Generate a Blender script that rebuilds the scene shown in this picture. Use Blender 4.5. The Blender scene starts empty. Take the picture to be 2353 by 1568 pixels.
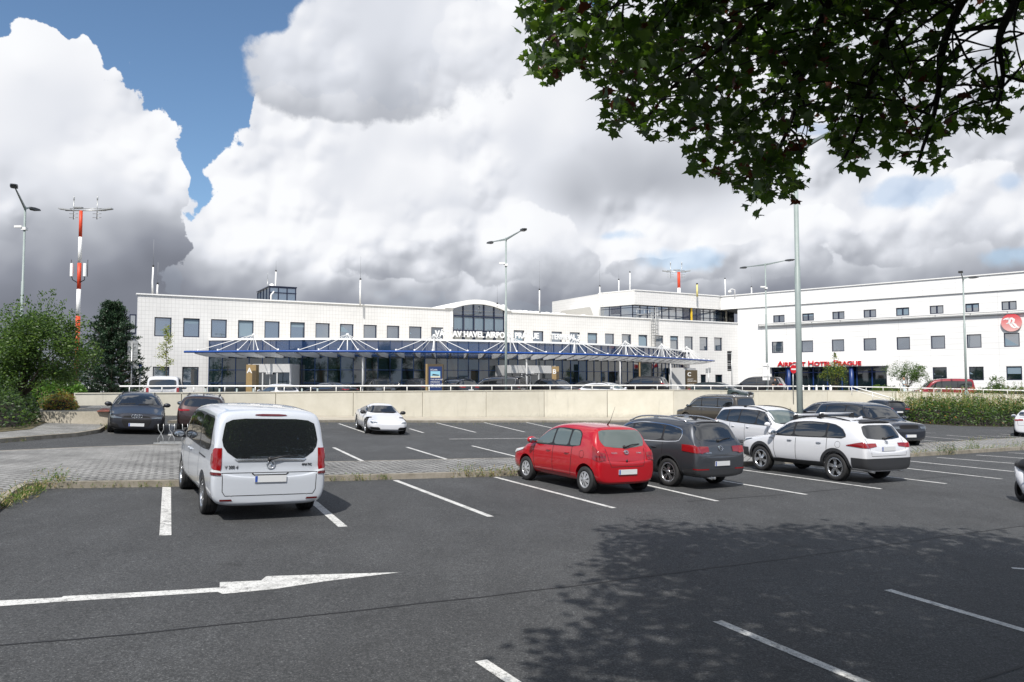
import bpy, bmesh, math, random
import numpy as np
from mathutils import Vector, Matrix, noise
from mathutils.bvhtree import BVHTree
R = math.radians
rnd = random.Random(7)
scn = bpy.context.scene
C = scn.collection
# ---------------------------------------------------------------- camera
F, CX, CY, CAMZ, PITCH = 1830.0, 1176.5, 784.0, 2.15, R(3.0)
cam = bpy.data.cameras.new('camera'); co = bpy.data.objects.new('camera', cam); C.objects.link(co)
cam.sensor_width = 36; cam.lens = F/2353*36; cam.clip_end = 3000; cam.clip_start = .1
co.location = (0, 0, CAMZ); co.rotation_euler = (R(90)+PITCH, 0, 0)
scn.camera = co
def ray(px, py):
    x, y = (px-CX)/F, (CY-py)/F
    c, s = math.cos(PITCH), math.sin(PITCH)
    return Vector((x, c-y*s, s+y*c))
def atY(px, py, Y):
    d = ray(px, py); k = Y/d.y
    return Vector((d.x*k, Y, CAMZ+d.z*k))
def atZ(px, py, z):
    d = ray(px, py); k = (z-CAMZ)/d.z
    return Vector((d.x*k, d.y*k, z))
def proj(p):
    c, s = math.cos(PITCH), math.sin(PITCH)
    x, y, z = p[0], p[1], p[2]-CAMZ
    dep = y*c+z*s
    if dep < .05: return None
    return (CX+F*x/dep, CY-F*(z*c-y*s)/dep)
GT = [(-60,1.0),(-30,.9),(-22,.62),(-16,.38),(-12,.17),(-6,-.09),(-4,-.16),(4,-.39),(6,-.43),(18,-.56),(22,-.64),(28,-.76),(40,-1.0),(90,-1.0)]
def gz(x):
    x = max(-59.9, min(89.9, x))
    def raw(x):
        for (a, za), (b, zb) in zip(GT, GT[1:]):
            if a <= x <= b: return za+(zb-za)*(x-a)/(b-a)
    a = math.floor(x/2)*2.0; t = (x-a)/2
    return raw(max(-60,a))*(1-t)+raw(min(90,a+2))*t
def G(px, py):
    z = 0
    for _ in range(30): p = atZ(px, py, z); z = gz(p.x)
    return Vector((p.x, p.y, z))
def zu(y): return .6+.012*(y-50)
def U(px, Y):
    p = atY(px, 880, Y); return Vector((p.x, Y, zu(Y)))
# ---------------------------------------------------------------- materials
def nodes(m):
    m.use_nodes = True; return m.node_tree.nodes, m.node_tree.links
def mat(name, col, rough=.6, metal=0, ior=1.45, coat=0, emis=None, alpha=1, noise_amt=0, noise_scale=5, bump=0, trans=0, coord='Object', spec=.5):
    m = bpy.data.materials.new(name); n, l = nodes(m); b = n['Principled BSDF']
    b.inputs['Base Color'].default_value = (*col, 1); b.inputs['Roughness'].default_value = rough
    b.inputs['Metallic'].default_value = metal; b.inputs['IOR'].default_value = ior
    b.inputs['Coat Weight'].default_value = coat; b.inputs['Coat Roughness'].default_value = .04
    b.inputs['Alpha'].default_value = alpha; b.inputs['Specular IOR Level'].default_value = spec
    if trans: b.inputs['Transmission Weight'].default_value = trans
    if emis: b.inputs['Emission Color'].default_value = (*emis[:3], 1); b.inputs['Emission Strength'].default_value = emis[3]
    if noise_amt or bump:
        tc = n.new('ShaderNodeTexCoord'); t = n.new('ShaderNodeTexNoise'); t.inputs['Scale'].default_value = noise_scale
        t.inputs['Detail'].default_value = 6; l.new(tc.outputs[coord], t.inputs['Vector'])
        if noise_amt:
            mr = n.new('ShaderNodeMapRange'); mr.inputs['To Min'].default_value = 1-noise_amt; mr.inputs['To Max'].default_value = 1+noise_amt
            mr.inputs['From Min'].default_value = .3; mr.inputs['From Max'].default_value = .7
            l.new(t.outputs['Fac'], mr.inputs['Value'])
            mx = n.new('ShaderNodeMix'); mx.data_type = 'RGBA'; mx.blend_type = 'MULTIPLY'; mx.inputs['Factor'].default_value = 1
            mx.inputs['A'].default_value = (*col, 1); l.new(mr.outputs['Result'], mx.inputs['B']); l.new(mx.outputs['Result'], b.inputs['Base Color'])
        if bump:
            bp = n.new('ShaderNodeBump'); bp.inputs['Strength'].default_value = bump; bp.inputs['Distance'].default_value = .02
            l.new(t.outputs['Fac'], bp.inputs['Height']); l.new(bp.outputs['Normal'], b.inputs['Normal'])
    return m
M = {}
M['conc'] = mat('concrete', (.50,.47,.40), .85, noise_amt=.10, noise_scale=1.2, bump=.1)
M['kerb'] = mat('kerb_concrete', (.34,.31,.26), .9, noise_amt=.25, noise_scale=3)
M['white'] = mat('white_metal', (.80,.80,.79), .45, noise_amt=.03)
M['blue'] = mat('blue_paint', (.015,.07,.30), .3)
M['bluem'] = mat('muted_blue', (.014,.04,.16), .35)
M['mull'] = mat('mullion_blue', (.010,.035,.11), .35)
M['bluedk'] = mat('blue_frame', (.015,.045,.12), .35)
M['frame'] = mat('navy_window_frame', (.012,.018,.045), .35)
M['steel'] = mat('galvanised_steel', (.42,.43,.43), .4, metal=.6, noise_amt=.15, noise_scale=8)
M['pole'] = mat('grey_green_pole', (.27,.32,.31), .45, noise_amt=.08, noise_scale=3)
M['lamphead'] = mat('lamp_housing', (.06,.065,.07), .4)
M['dark'] = mat('dark_plastic', (.018,.018,.02), .5)
M['black'] = mat('black_void', (.006,.006,.007), .8)
M['rubber'] = mat('tyre_rubber', (.02,.02,.021), .75, noise_amt=.2, noise_scale=14)
M['red'] = mat('red_paint_mast', (.62,.06,.02), .5)
M['redsign'] = mat('red_sign', (.58,.01,.02), .4)
M['yellow'] = mat('yellow_paint', (.75,.50,.03), .5)
M['gold'] = mat('gold_brown_panel', (.30,.21,.10), .4, noise_amt=.08)
M['brown'] = mat('brown_panel', (.085,.065,.04), .35)
M['paintline'] = None
def bldglass(name, col, ior):
    m = mat(name, col, .03, ior=ior); n, l = nodes(m)
    tc = n.new('ShaderNodeTexCoord'); t = n.new('ShaderNodeTexNoise'); t.inputs['Scale'].default_value = .5; t.inputs['Detail'].default_value = 1
    l.new(tc.outputs['Object'], t.inputs['Vector']); bp = n.new('ShaderNodeBump'); bp.inputs['Strength'].default_value = .12; bp.inputs['Distance'].default_value = .05
    l.new(t.outputs['Fac'], bp.inputs['Height']); l.new(bp.outputs['Normal'], n['Principled BSDF'].inputs['Normal'])
    return m
M['glass'] = bldglass('window_glass', (.035,.06,.09), 3.9)
M['glassb'] = bldglass('blue_window_glass', (.015,.032,.085), 2.3)
M['glassd'] = bldglass('entrance_glass', (.006,.014,.018), 2.0)
M['blind'] = mat('blind', (.20,.27,.33), .5)
# ---------------------------------------------------------------- mesh builder
class MB:
    def __init__(s): s.v = []; s.f = []; s.m = []; s.sm = []
    def add(s, vs, fs, mi=0, sm=False):
        o = len(s.v); s.v += [tuple(v) for v in vs]
        for f in fs: s.f.append([i+o for i in f]); s.m.append(mi); s.sm.append(sm)
    def box(s, c, d, rz=0, mi=0, mtx=None):
        x, y, z = d[0]/2, d[1]/2, d[2]/2
        vs = [Vector((a*x, b*y, e*z)) for a in (-1,1) for b in (-1,1) for e in (-1,1)]
        m = Matrix.Translation(c) @ (mtx or Matrix.Rotation(rz, 4, 'Z'))
        s.add([m @ v for v in vs], [(0,1,3,2),(4,6,7,5),(0,4,5,1),(2,3,7,6),(0,2,6,4),(1,5,7,3)], mi)
    def tube(s, pts, r, n=8, mi=0, caps=True):
        pts = [Vector(p) for p in pts]; rs = r if isinstance(r, (list, tuple)) else [r]*len(pts)
        o = len(s.v); up = Vector((0,0,1)); prev = None
        for i, p in enumerate(pts):
            a = pts[max(0, i-1)]; b = pts[min(len(pts)-1, i+1)]; d = (b-a).normalized()
            u = prev if prev is not None else (Vector((1,0,0)) if abs(d.z) > .9 else up)
            e1 = (u - d*u.dot(d)).normalized(); e2 = d.cross(e1); prev = e1
            for k in range(n):
                a_ = 2*math.pi*k/n; s.v.append(tuple(p+(e1*math.cos(a_)+e2*math.sin(a_))*rs[i]))
        for i in range(len(pts)-1):
            for k in range(n):
                q = (k+1) % n
                s.f.append([o+i*n+k, o+i*n+q, o+(i+1)*n+q, o+(i+1)*n+k]); s.m.append(mi); s.sm.append(True)
        if caps:
            s.f.append([o+k for k in range(n)][::-1]); s.m.append(mi); s.sm.append(False)
            e = o+(len(pts)-1)*n; s.f.append([e+k for k in range(n)]); s.m.append(mi); s.sm.append(False)
    def lathe(s, prof, mtx, n=24, mi=0, smooth=True):
        o = len(s.v)
        for r, z in prof:
            for k in range(n):
                a = 2*math.pi*k/n; s.v.append(tuple(mtx @ Vector((r*math.cos(a), r*math.sin(a), z))))
        for i in range(len(prof)-1):
            for k in range(n):
                q = (k+1) % n
                s.f.append([o+i*n+k, o+i*n+q, o+(i+1)*n+q, o+(i+1)*n+k]); s.m.append(mi); s.sm.append(smooth)
    def prism(s, poly, h, mtx=Matrix(), mi=0):
        n = len(poly); vs = [mtx @ Vector((p[0], p[1], 0)) for p in poly]+[mtx @ Vector((p[0], p[1], h)) for p in poly]
        s.add(vs, [list(range(n))[::-1], [n+i for i in range(n)]]+[[i, (i+1) % n, n+(i+1) % n, n+i] for i in range(n)], mi)
    def ell(s, c, r, n=12, mi=0, mtx=None):
        o = len(s.v); m = n//2; mt = mtx or Matrix()
        for i in range(m+1):
            th = math.pi*i/m
            for k in range(n):
                a = 2*math.pi*k/n
                s.v.append(tuple(Vector(c)+mt @ Vector((r[0]*math.sin(th)*math.cos(a), r[1]*math.sin(th)*math.sin(a), r[2]*math.cos(th)))))
        for i in range(m):
            for k in range(n):
                q = (k+1) % n; s.f.append([o+i*n+k, o+(i+1)*n+k, o+(i+1)*n+q, o+i*n+q]); s.m.append(mi); s.sm.append(True)
    def build(s, name, mats, parent=None):
        me = bpy.data.meshes.new(name); me.from_pydata(s.v, [], s.f)
        for m in (mats if isinstance(mats, (list, tuple)) else [mats]): me.materials.append(m)
        if me.polygons:
            me.polygons.foreach_set('material_index', s.m); me.polygons.foreach_set('use_smooth', s.sm)
        me.update()
        return link(name, me, parent)
def link(name, data, parent=None):
    o = bpy.data.objects.new(name, data); C.objects.link(o)
    if parent: o.parent = parent
    return o
def thing(name, label, cat, loc=(0,0,0), rz=0, group=None):
    o = link(name, None); o.location = loc; o.rotation_euler = (0,0,rz); o.empty_display_size = .2
    return tag(o, label, cat, group)
def tag(o, label, cat, group=None):
    o['label'] = label; o['category'] = cat
    if group: o['group'] = group
    return o
def struct(o): o['kind'] = 'structure'; return o
def stuff(o, label, cat): tag(o, label, cat); o['kind'] = 'stuff'; return o
def text(name, body, size, m, parent=None, extrude=.01, mtx=None, width=None, align='LEFT', smallcaps=False, offset=0):
    cu = bpy.data.curves.new(name, 'FONT'); cu.body = body; cu.size = size; cu.extrude = extrude; cu.align_x = align; cu.offset = offset
    cu.materials.append(m)
    if smallcaps:
        cu.small_caps_scale = .78
        for ch in cu.body_format: ch.use_small_caps = True
    o = link(name, cu, parent)
    if width:
        bpy.context.view_layer.update(); w = o.dimensions.x
        mtx = mtx @ Matrix.Diagonal((width/max(w, .01), 1, 1, 1))
    bpy.context.view_layer.update(); me = bpy.data.meshes.new_from_object(o.evaluated_get(bpy.context.evaluated_depsgraph_get()))
    if not me.materials: me.materials.append(m)
    bpy.data.objects.remove(o); o = link(name, me, parent)
    if mtx is not None: o.matrix_local = mtx
    return o
def frame_mtx(origin, ex, ez=(0,0,1)):
    ex = Vector(ex).normalized(); ez = Vector(ez).normalized(); ey = ez.cross(ex)
    return Matrix(((ex.x, ey.x, ez.x, origin[0]), (ex.y, ey.y, ez.y, origin[1]), (ex.z, ey.z, ez.z, origin[2]), (0,0,0,1)))
def copy_tree(o, parent=None):
    c = o.copy(); C.objects.link(c); c.parent = parent
    for ch in list(o.children): copy_tree(ch, c)
    return c
# ---------------------------------------------------------------- sky
SUN = Vector((-.25*.62, -.97*.62, .785)).normalized()
w = bpy.data.worlds.new('World'); scn.world = w; w.use_nodes = True
nt = w.node_tree; N, L = nt.nodes, nt.links
for n_ in list(N): N.remove(n_)
def mth(op, a, b=None, c=None, clamp=False):
    n = N.new('ShaderNodeMath'); n.operation = op; n.use_clamp = clamp
    for i, v in enumerate((a, b, c)):
        if v is None: continue
        if isinstance(v, (int, float)): n.inputs[i].default_value = v
        else: L.new(v, n.inputs[i])
    return n.outputs[0]
def comb(x, y, z=0):
    n = N.new('ShaderNodeCombineXYZ')
    for i, v in enumerate((x, y, z)):
        if isinstance(v, (int, float)): n.inputs[i].default_value = v
        else: L.new(v, n.inputs[i])
    return n.outputs[0]
def vm(op, a, b):
    n = N.new('ShaderNodeVectorMath'); n.operation = op
    for i, v in enumerate((a, b)):
        if isinstance(v, tuple): n.inputs[i].default_value = v
        elif isinstance(v, (int, float)): n.inputs['Scale' if op == 'SCALE' else i].default_value = v
        else: L.new(v, n.inputs[i])
    return n.outputs[0]
def nz(vec, sc, det=5, rough=.5, out='Fac', dist=0):
    n = N.new('ShaderNodeTexNoise'); n.noise_dimensions = '2D'; n.inputs['Scale'].default_value = sc; n.inputs['Detail'].default_value = det
    n.inputs['Roughness'].default_value = rough; n.inputs['Distortion'].default_value = dist; L.new(vec, n.inputs['Vector']); return n.outputs[out]
def vor(vec, sc, det=0):
    n = N.new('ShaderNodeTexVoronoi'); n.voronoi_dimensions = '2D'; n.feature = 'SMOOTH_F1'; n.inputs['Scale'].default_value = sc
    n.inputs['Smoothness'].default_value = .35; n.inputs['Detail'].default_value = det; n.inputs['Roughness'].default_value = .55
    n.normalize = True; L.new(vec, n.inputs['Vector']); return n.outputs['Distance']
def sstep(v, a, b):
    n = N.new('ShaderNodeMapRange'); n.interpolation_type = 'SMOOTHSTEP'
    n.inputs['From Min'].default_value = a; n.inputs['From Max'].default_value = b; L.new(v, n.inputs['Value']); return n.outputs[0]
def mixc(f, a, b):
    n = N.new('ShaderNodeMix'); n.data_type = 'RGBA'
    if isinstance(f, float): n.inputs['Factor'].default_value = f
    else: L.new(f, n.inputs['Factor'])
    for k, v in (('A', a), ('B', b)):
        if isinstance(v, tuple): n.inputs[k].default_value = (*v, 1)
        else: L.new(v, n.inputs[k])
    return n.outputs['Result']
tc = N.new('ShaderNodeTexCoord'); sep = N.new('ShaderNodeSeparateXYZ'); L.new(tc.outputs['Generated'], sep.inputs[0])
az = mth('ARCTAN2', sep.outputs[0], sep.outputs[1]); el = mth('ARCSINE', sep.outputs[2])
q0 = comb(az, el)
def angs(px, py):
    d = ray(px, py).normalized(); return math.atan2(d.x, d.y), math.asin(d.z)
wv = vm('SUBTRACT', nz(q0, 9, 3, .55, 'Color'), (.5,.5,.5))
q = vm('ADD', q0, vm('SCALE', wv, .022))
s2 = N.new('ShaderNodeSeparateXYZ'); L.new(q, s2.inputs[0]); qa, qe = s2.outputs[0], s2.outputs[1]
def blob(px, py, rx, ry):
    a, e = angs(px, py); a1, _ = angs(px+rx, py); _, e1 = angs(px, py-ry)
    u = mth('MULTIPLY', mth('SUBTRACT', qa, a), 1/(a1-a)); v = mth('MULTIPLY', mth('SUBTRACT', qe, e), 1/(e1-e))
    return mth('SUBTRACT', 1, mth('SQRT', mth('ADD', mth('MULTIPLY', u, u), mth('MULTIPLY', v, v))))
def union(bl, sm=.12):
    r = blob(*bl[0])
    for b in bl[1:]:
        r = mth('SMOOTH_MAX', r, blob(*b), sm)
    return r
def vdiff(sc, off, sm=0):
    a = vor(q, sc, 0); b = vor(vm('ADD', q, off), sc, 0); return a, mth('SUBTRACT', b, a)
vA, dA = vdiff(7.5, (-.014, .022, 0)); vB, dB = vdiff(19, (-.0065, .0095, 0)); vC, dC = vdiff(46, (-.003, .0045, 0))
B0 = mth('SUBTRACT', 1, mth('ADD', mth('MULTIPLY', vA, .40), mth('ADD', mth('MULTIPLY', vB, .42), mth('MULTIPLY', vC, .26))))
patch_ = sstep(nz(q0, 5, 2, .5), .36, .60)
rel = mth('ADD', mth('MULTIPLY', dA, .75), mth('MULTIPLY', patch_, mth('ADD', mth('MULTIPLY', dB, .95), mth('ADD', mth('MULTIPLY', dC, .42), mth('MULTIPLY', mth('SUBTRACT', .42, vB), .22)))))
fine = nz(q0, 30, 5, .60); big = nz(q0, 5.5, 3, .5)
# cloud masses: left tower, centre body, right bodies, horizon bank
left = union([(85,150,80,105),(180,200,62,105),(150,330,190,150),(250,330,150,140),(320,400,110,150),(60,520,330,330),(220,520,200,160)])
cent = union([(645,280,62,75),(600,400,110,60),(720,420,200,140),(900,420,300,180),(1250,330,330,300),(1500,420,420,330),(1900,450,500,320),(1250,560,420,140),(760,570,360,130),(530,590,120,140),(1230,120,230,150),(1700,120,420,300),(2200,250,330,330),(2290,470,120,95),(1950,520,330,110)])
top = union([(712,165,140,100),(880,112,215,150),(960,90,250,150),(830,220,210,70)])
low = sstep(el, angs(1176,500)[1], angs(1176,620)[1])
wig = mth('ADD', mth('MULTIPLY', mth('SUBTRACT', B0, .55), 1.0), mth('MULTIPLY', mth('SUBTRACT', fine, .5), .55))
def dens(f, k=1.0): return mth('ADD', f, mth('MULTIPLY', wig, k))
blue = union([(1085,10,60,28),(918,243,18,24),(1560,600,100,24),(2080,440,90,30),(2320,425,45,26),(1860,300,50,14),(1410,540,60,14),(2330,590,90,20)], .05)
mL = sstep(dens(left), .02, .065); mT = sstep(dens(top, .8), .0, .22)
mC = sstep(dens(cent), .02, .08); mB = mth('MULTIPLY', sstep(mth('ADD', blue, mth('MULTIPLY', wig, 2.6)), .0, .95), .42)
# the part of the sky behind and beside: generic cumulus
front = sstep(mth('ABSOLUTE', az), 1.0, .75)
hi = sstep(el, .75, .55)
fh = mth('MULTIPLY', front, hi)
def gate(m): return m
inv = mth('SUBTRACT', 1, fh)
# shading of each mass (0 dark .. 1 bright)
def shade(base, k=.9, kb=.22):
    amp = sstep(base, .15, .75)
    return mth('ADD', base, mth('ADD', mth('MULTIPLY', mth('MULTIPLY', rel, k), mth('ADD', mth('MULTIPLY', amp, .8), .2)), mth('MULTIPLY', mth('SUBTRACT', big, .5), kb)), clamp=True)
eL = sstep(mth('ADD', el, mth('MULTIPLY', mth('SUBTRACT', nz(q0, 6, 3, .6), .5), .12)), angs(200,690)[1], angs(200,330)[1])
shL = shade(mth('ADD', mth('MULTIPLY', eL, .74), .14), .85)
bank = sstep(mth('ADD', el, mth('MULTIPLY', mth('SUBTRACT', nz(q0, 5, 4, .55), .5), .10)), angs(1176,720)[1], angs(1176,560)[1])
rgt = sstep(az, .0, .22); upr = mth('MULTIPLY', rgt, sstep(mth('ADD', el, mth('MULTIPLY', mth('SUBTRACT', big, .5), .12)), angs(1176,600)[1], angs(1176,420)[1]))
greys = union([(1500,420,200,110),(2100,250,330,200),(1330,450,120,80),(1010,330,120,45)], .1)
shC = shade(mth('SUBTRACT', mth('ADD', mth('MULTIPLY', bank, .62), .22), mth('ADD', mth('MULTIPLY', upr, .13), mth('MULTIPLY', mth('MAXIMUM', mth('ADD', greys, .30), 0), .16))), .80, .30)
front_c = union([(1210,545,115,72),(1110,590,110,60),(1290,610,80,50),(930,600,130,50),(2265,425,70,58),(2200,500,110,72),(2330,500,90,90),(2040,560,130,48),(1850,520,110,45),(1760,600,160,45),(1500,630,120,30)], .08)
mF = mth('MULTIPLY', sstep(dens(front_c, 1.25), .0, .16), .92)
eF = sstep(mth('ADD', el, mth('MULTIPLY', wig, .05)), angs(1176,660)[1], angs(1176,490)[1])
shF = shade(mth('ADD', mth('MULTIPLY', eF, .50), .40), .85, .12)
shT = shade(mth('ADD', mth('MULTIPLY', sstep(mth('ADD', el, mth('MULTIPLY', mth('SUBTRACT', big, .5), .10)), angs(830,300)[1], angs(830,90)[1]), .30), .46), .42, .16)
K_ = 1/.10
def ccol(s):
    n = N.new('ShaderNodeValToRGB'); L.new(s, n.inputs[0]); cr = n.color_ramp
    cr.elements[0].color = (.125*K_,.135*K_,.165*K_,1); cr.elements[1].color = (.84*K_,.85*K_,.87*K_,1)
    for p_, c_ in ((.25,(.24,.255,.30)),(.5,(.44,.46,.505)),(.72,(.66,.68,.73)),(.88,(.79,.80,.83))):
        e = cr.elements.new(p_); e.color = (c_[0]*K_, c_[1]*K_, c_[2]*K_, 1)
    return n.outputs[0]
sky = N.new('ShaderNodeTexSky'); sky.sky_type = 'NISHITA'; sky.sun_disc = False
sky.sun_elevation = math.asin(SUN.z); sky.sun_rotation = math.atan2(SUN.x, SUN.y)
sky.altitude = 300; sky.air_density = 1.0; sky.dust_density = .3; sky.ozone_density = 3.5
gs = N.new('ShaderNodeGamma'); L.new(sky.outputs[0], gs.inputs[0]); gs.inputs[1].default_value = 1.0
skc = N.new('ShaderNodeMix'); skc.data_type = 'RGBA'; skc.blend_type = 'MULTIPLY'; skc.inputs['Factor'].default_value = 1; L.new(sky.outputs[0], skc.inputs['A']); skc.inputs['B'].default_value = (1.05,1.12,1.12,1)
col = skc.outputs['Result']
qg = nz(q0, 2.4, 6, .6); genc = mixc(sstep(qg, .44, .53), mixc(sstep(el, .45, .1), col, (5.0,6.0,7.6)), ccol(mth('ADD', mth('MULTIPLY', sstep(nz(vm('ADD', q0, (-.02, .04, 0)), 2.4, 6, .6), .44, .75), -.55), 1.0)))
col = mixc(gate(mth('MAXIMUM', mC, mth('MULTIPLY', low, .97))), col, ccol(shC))
col = mixc(mF, col, ccol(shF))
col = mixc(mB, col, skc.outputs['Result'])
col = mixc(gate(mL), col, ccol(shL))
col = mixc(gate(mth('MULTIPLY', mT, .96)), col, ccol(shT))
bg = N.new('ShaderNodeBackground'); bg.inputs['Strength'].default_value = .10; L.new(col, bg.inputs['Color'])
bg2 = N.new('ShaderNodeBackground'); bg2.inputs['Strength'].default_value = .10; L.new(genc, bg2.inputs['Color'])
fh = mth('MULTIPLY', fh, mth('GREATER_THAN', el, -.02)); ms = N.new('ShaderNodeMixShader'); L.new(fh, ms.inputs[0]); L.new(bg2.outputs[0], ms.inputs[1]); L.new(bg.outputs[0], ms.inputs[2])
ow = N.new('ShaderNodeOutputWorld'); L.new(ms.outputs[0], ow.inputs[0])
w.cycles.sampling_method = 'MANUAL'; w.cycles.sample_map_resolution = 512
sl = bpy.data.lights.new('sun', 'SUN'); sl.energy = 4.7; sl.angle = R(.7); sl.color = (1, .955, .89)
so = link('sun', sl); so.rotation_euler = SUN.to_track_quat('Z', 'Y').to_euler()
scn.view_settings.view_transform = 'Standard'; scn.view_settings.look = 'None'; scn.view_settings.exposure = .22; scn.view_settings.gamma = 1
scn.cycles.max_bounces = 6; scn.cycles.transparent_max_bounces = 8; scn.cycles.use_denoising = True
scn.cycles.caustics_reflective = False; scn.cycles.caustics_refractive = False
# ---------------------------------------------------------------- ground
def groundmat(name, kind):
    m = bpy.data.materials.new(name); n, l = nodes(m); b = n['Principled BSDF']; b.inputs['Roughness'].default_value = .85
    tc = n.new('ShaderNodeTexCoord')
    def T(sc, det=2, rough=.5, st=None):
        t = n.new('ShaderNodeTexNoise'); t.inputs['Scale'].default_value = sc; t.inputs['Detail'].default_value = det; t.inputs['Roughness'].default_value = rough
        if st:
            mp = n.new('ShaderNodeMapping'); mp.inputs['Scale'].default_value = st; l.new(tc.outputs['Object'], mp.inputs[0]); l.new(mp.outputs[0], t.inputs['Vector'])
        else: l.new(tc.outputs['Object'], t.inputs['Vector'])
        return t.outputs['Fac']
    def ramp(v, pts):
        r = n.new('ShaderNodeValToRGB'); l.new(v, r.inputs[0]); cr = r.color_ramp
        cr.elements[0].position, cr.elements[0].color = pts[0][0], (*pts[0][1], 1)
        cr.elements[1].position, cr.elements[1].color = pts[-1][0], (*pts[-1][1], 1)
        for p, c in pts[1:-1]: e = cr.elements.new(p); e.color = (*c, 1)
        return r.outputs[0]
    def mul(a, b_, f=1.0):
        x = n.new('ShaderNodeMix'); x.data_type = 'RGBA'; x.blend_type = 'MULTIPLY'; x.inputs['Factor'].default_value = f
        l.new(a, x.inputs['A']); l.new(b_, x.inputs['B']); return x.outputs['Result']
    g = lambda v: (v, v, v)
    if kind == 'asphalt':
        base = ramp(T(48, 4, .85), [(.30, (.010,.011,.012)), (.47, (.038,.040,.042)), (.60, (.085,.087,.090)), (.73, (.30,.30,.295))])
        c = mul(base, ramp(T(.35, 5, .6), [(.3, g(.80)), (.5, g(1.0)), (.7, g(1.16))]))
        c = mul(c, ramp(T(2.2, 4, .6, (1, .25, 1)), [(.3, g(.86)), (.7, g(1.1))]))
        c = mul(c, ramp(T(18, 3, .6), [(.35, g(.78)), (.65, g(1.18))]))
        c = mul(c, ramp(T(.9, 7, .72), [(.22, g(.55)), (.36, g(.93)), (.5, g(1.0)), (.72, g(1.12))]))
        c = mul(c, ramp(T(1.6, 2, .4), [(.20, g(.62)), (.27, g(1.0)), (1, g(1.0))]))
        l.new(c, b.inputs['Base Color'])
        bp = n.new('ShaderNodeBump'); bp.inputs['Strength'].default_value = .8; bp.inputs['Distance'].default_value = .012
        l.new(T(120, 2, .6), bp.inputs['Height']); l.new(bp.outputs[0], b.inputs['Normal'])
    if kind == 'pavers':
        mp = n.new('ShaderNodeMapping'); mp.inputs['Rotation'].default_value = (0, 0, R(22)); l.new(tc.outputs['Object'], mp.inputs[0])
        br = n.new('ShaderNodeTexBrick'); br.offset = 0; br.inputs['Scale'].default_value = 1
        br.inputs['Brick Width'].default_value = .20; br.inputs['Row Height'].default_value = .20; br.inputs['Mortar Size'].default_value = .012
        br.inputs['Color1'].default_value = (.27,.268,.26,1); br.inputs['Color2'].default_value = (.22,.218,.21,1); br.inputs['Mortar'].default_value = (.035,.035,.03,1)
        l.new(mp.outputs[0], br.inputs['Vector'])
        c = mul(br.outputs['Color'], ramp(T(.8, 5, .6), [(.3, g(.62)), (.5, g(.95)), (.7, g(1.2))]))
        c = mul(c, ramp(T(40, 2), [(.3, g(.85)), (.7, g(1.12))]))
        vo = n.new('ShaderNodeTexVoronoi'); vo.inputs['Scale'].default_value = 1; vo.inputs['Randomness'].default_value = 0
        m2 = n.new('ShaderNodeMapping'); m2.inputs['Scale'].default_value = (4.4, 4.4, 1); l.new(mp.outputs[0], m2.inputs[0]); l.new(m2.outputs[0], vo.inputs['Vector'])
        c = mul(c, ramp(vo.outputs['Distance'], [(.0, g(.06)), (.23, g(.08)), (.27, g(1.0)), (1, g(1.0))]))
        l.new(c, b.inputs['Base Color'])
    if kind == 'line':
        c = ramp(T(34, 8, .85), [(.34, (.07,.07,.07)), (.42, (.22,.22,.215)), (.47, (.56,.56,.545)), (1, (.70,.70,.68))])
        c = mul(c, ramp(T(3, 5, .6), [(.3, g(.7)), (.5, g(1.)), (1, g(1.05))])); c = mul(c, ramp(T(7, 9, .85), [(.36, g(.16)), (.44, g(.75)), (.48, g(1)), (1, g(1))]))
        l.new(c, b.inputs['Base Color'])
    if kind == 'slab':
        c = ramp(T(1.2, 5, .65), [(.3, (.33,.30,.24)), (.7, (.46,.42,.35))]); c = mul(c, ramp(T(30, 3), [(.3, g(.85)), (.7, g(1.1))]))
        l.new(c, b.inputs['Base Color'])
    if kind == 'wall':
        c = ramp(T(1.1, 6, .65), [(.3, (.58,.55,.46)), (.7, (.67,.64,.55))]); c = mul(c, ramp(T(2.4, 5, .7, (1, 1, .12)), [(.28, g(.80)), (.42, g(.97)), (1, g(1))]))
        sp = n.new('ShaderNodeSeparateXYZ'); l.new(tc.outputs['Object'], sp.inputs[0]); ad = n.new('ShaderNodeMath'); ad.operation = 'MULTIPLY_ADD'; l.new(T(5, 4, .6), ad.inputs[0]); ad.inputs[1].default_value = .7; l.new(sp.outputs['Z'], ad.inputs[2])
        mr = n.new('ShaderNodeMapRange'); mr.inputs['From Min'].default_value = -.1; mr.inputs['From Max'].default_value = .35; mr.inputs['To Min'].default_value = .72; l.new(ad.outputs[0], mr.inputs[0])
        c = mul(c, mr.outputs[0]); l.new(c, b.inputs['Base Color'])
    if kind == 'soil':
        c = ramp(T(2, 6, .7), [(.3, (.05,.055,.02)), (.5, (.10,.085,.045)), (.7, (.16,.13,.07))]); l.new(c, b.inputs['Base Color'])
    if kind == 'kerb':
        c = ramp(T(3, 6, .7), [(.25, (.13,.115,.085)), (.5, (.26,.235,.19)), (.75, (.36,.33,.28))]); l.new(c, b.inputs['Base Color'])
        bp = n.new('ShaderNodeBump'); bp.inputs['Strength'].default_value = .5; l.new(T(40, 4), bp.inputs['Height']); l.new(bp.outputs[0], b.inputs['Normal'])
    return m
M['asph'] = groundmat('asphalt', 'asphalt'); M['pav'] = groundmat('block_pavers', 'pavers'); M['line'] = groundmat('worn_road_paint', 'line')
M['wallc'] = groundmat('cream_concrete', 'wall')
M['slab'] = groundmat('sidewalk_slab', 'slab'); M['soil'] = groundmat('soil', 'soil'); M['kerb'] = groundmat('kerb_stone', 'kerb')
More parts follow.
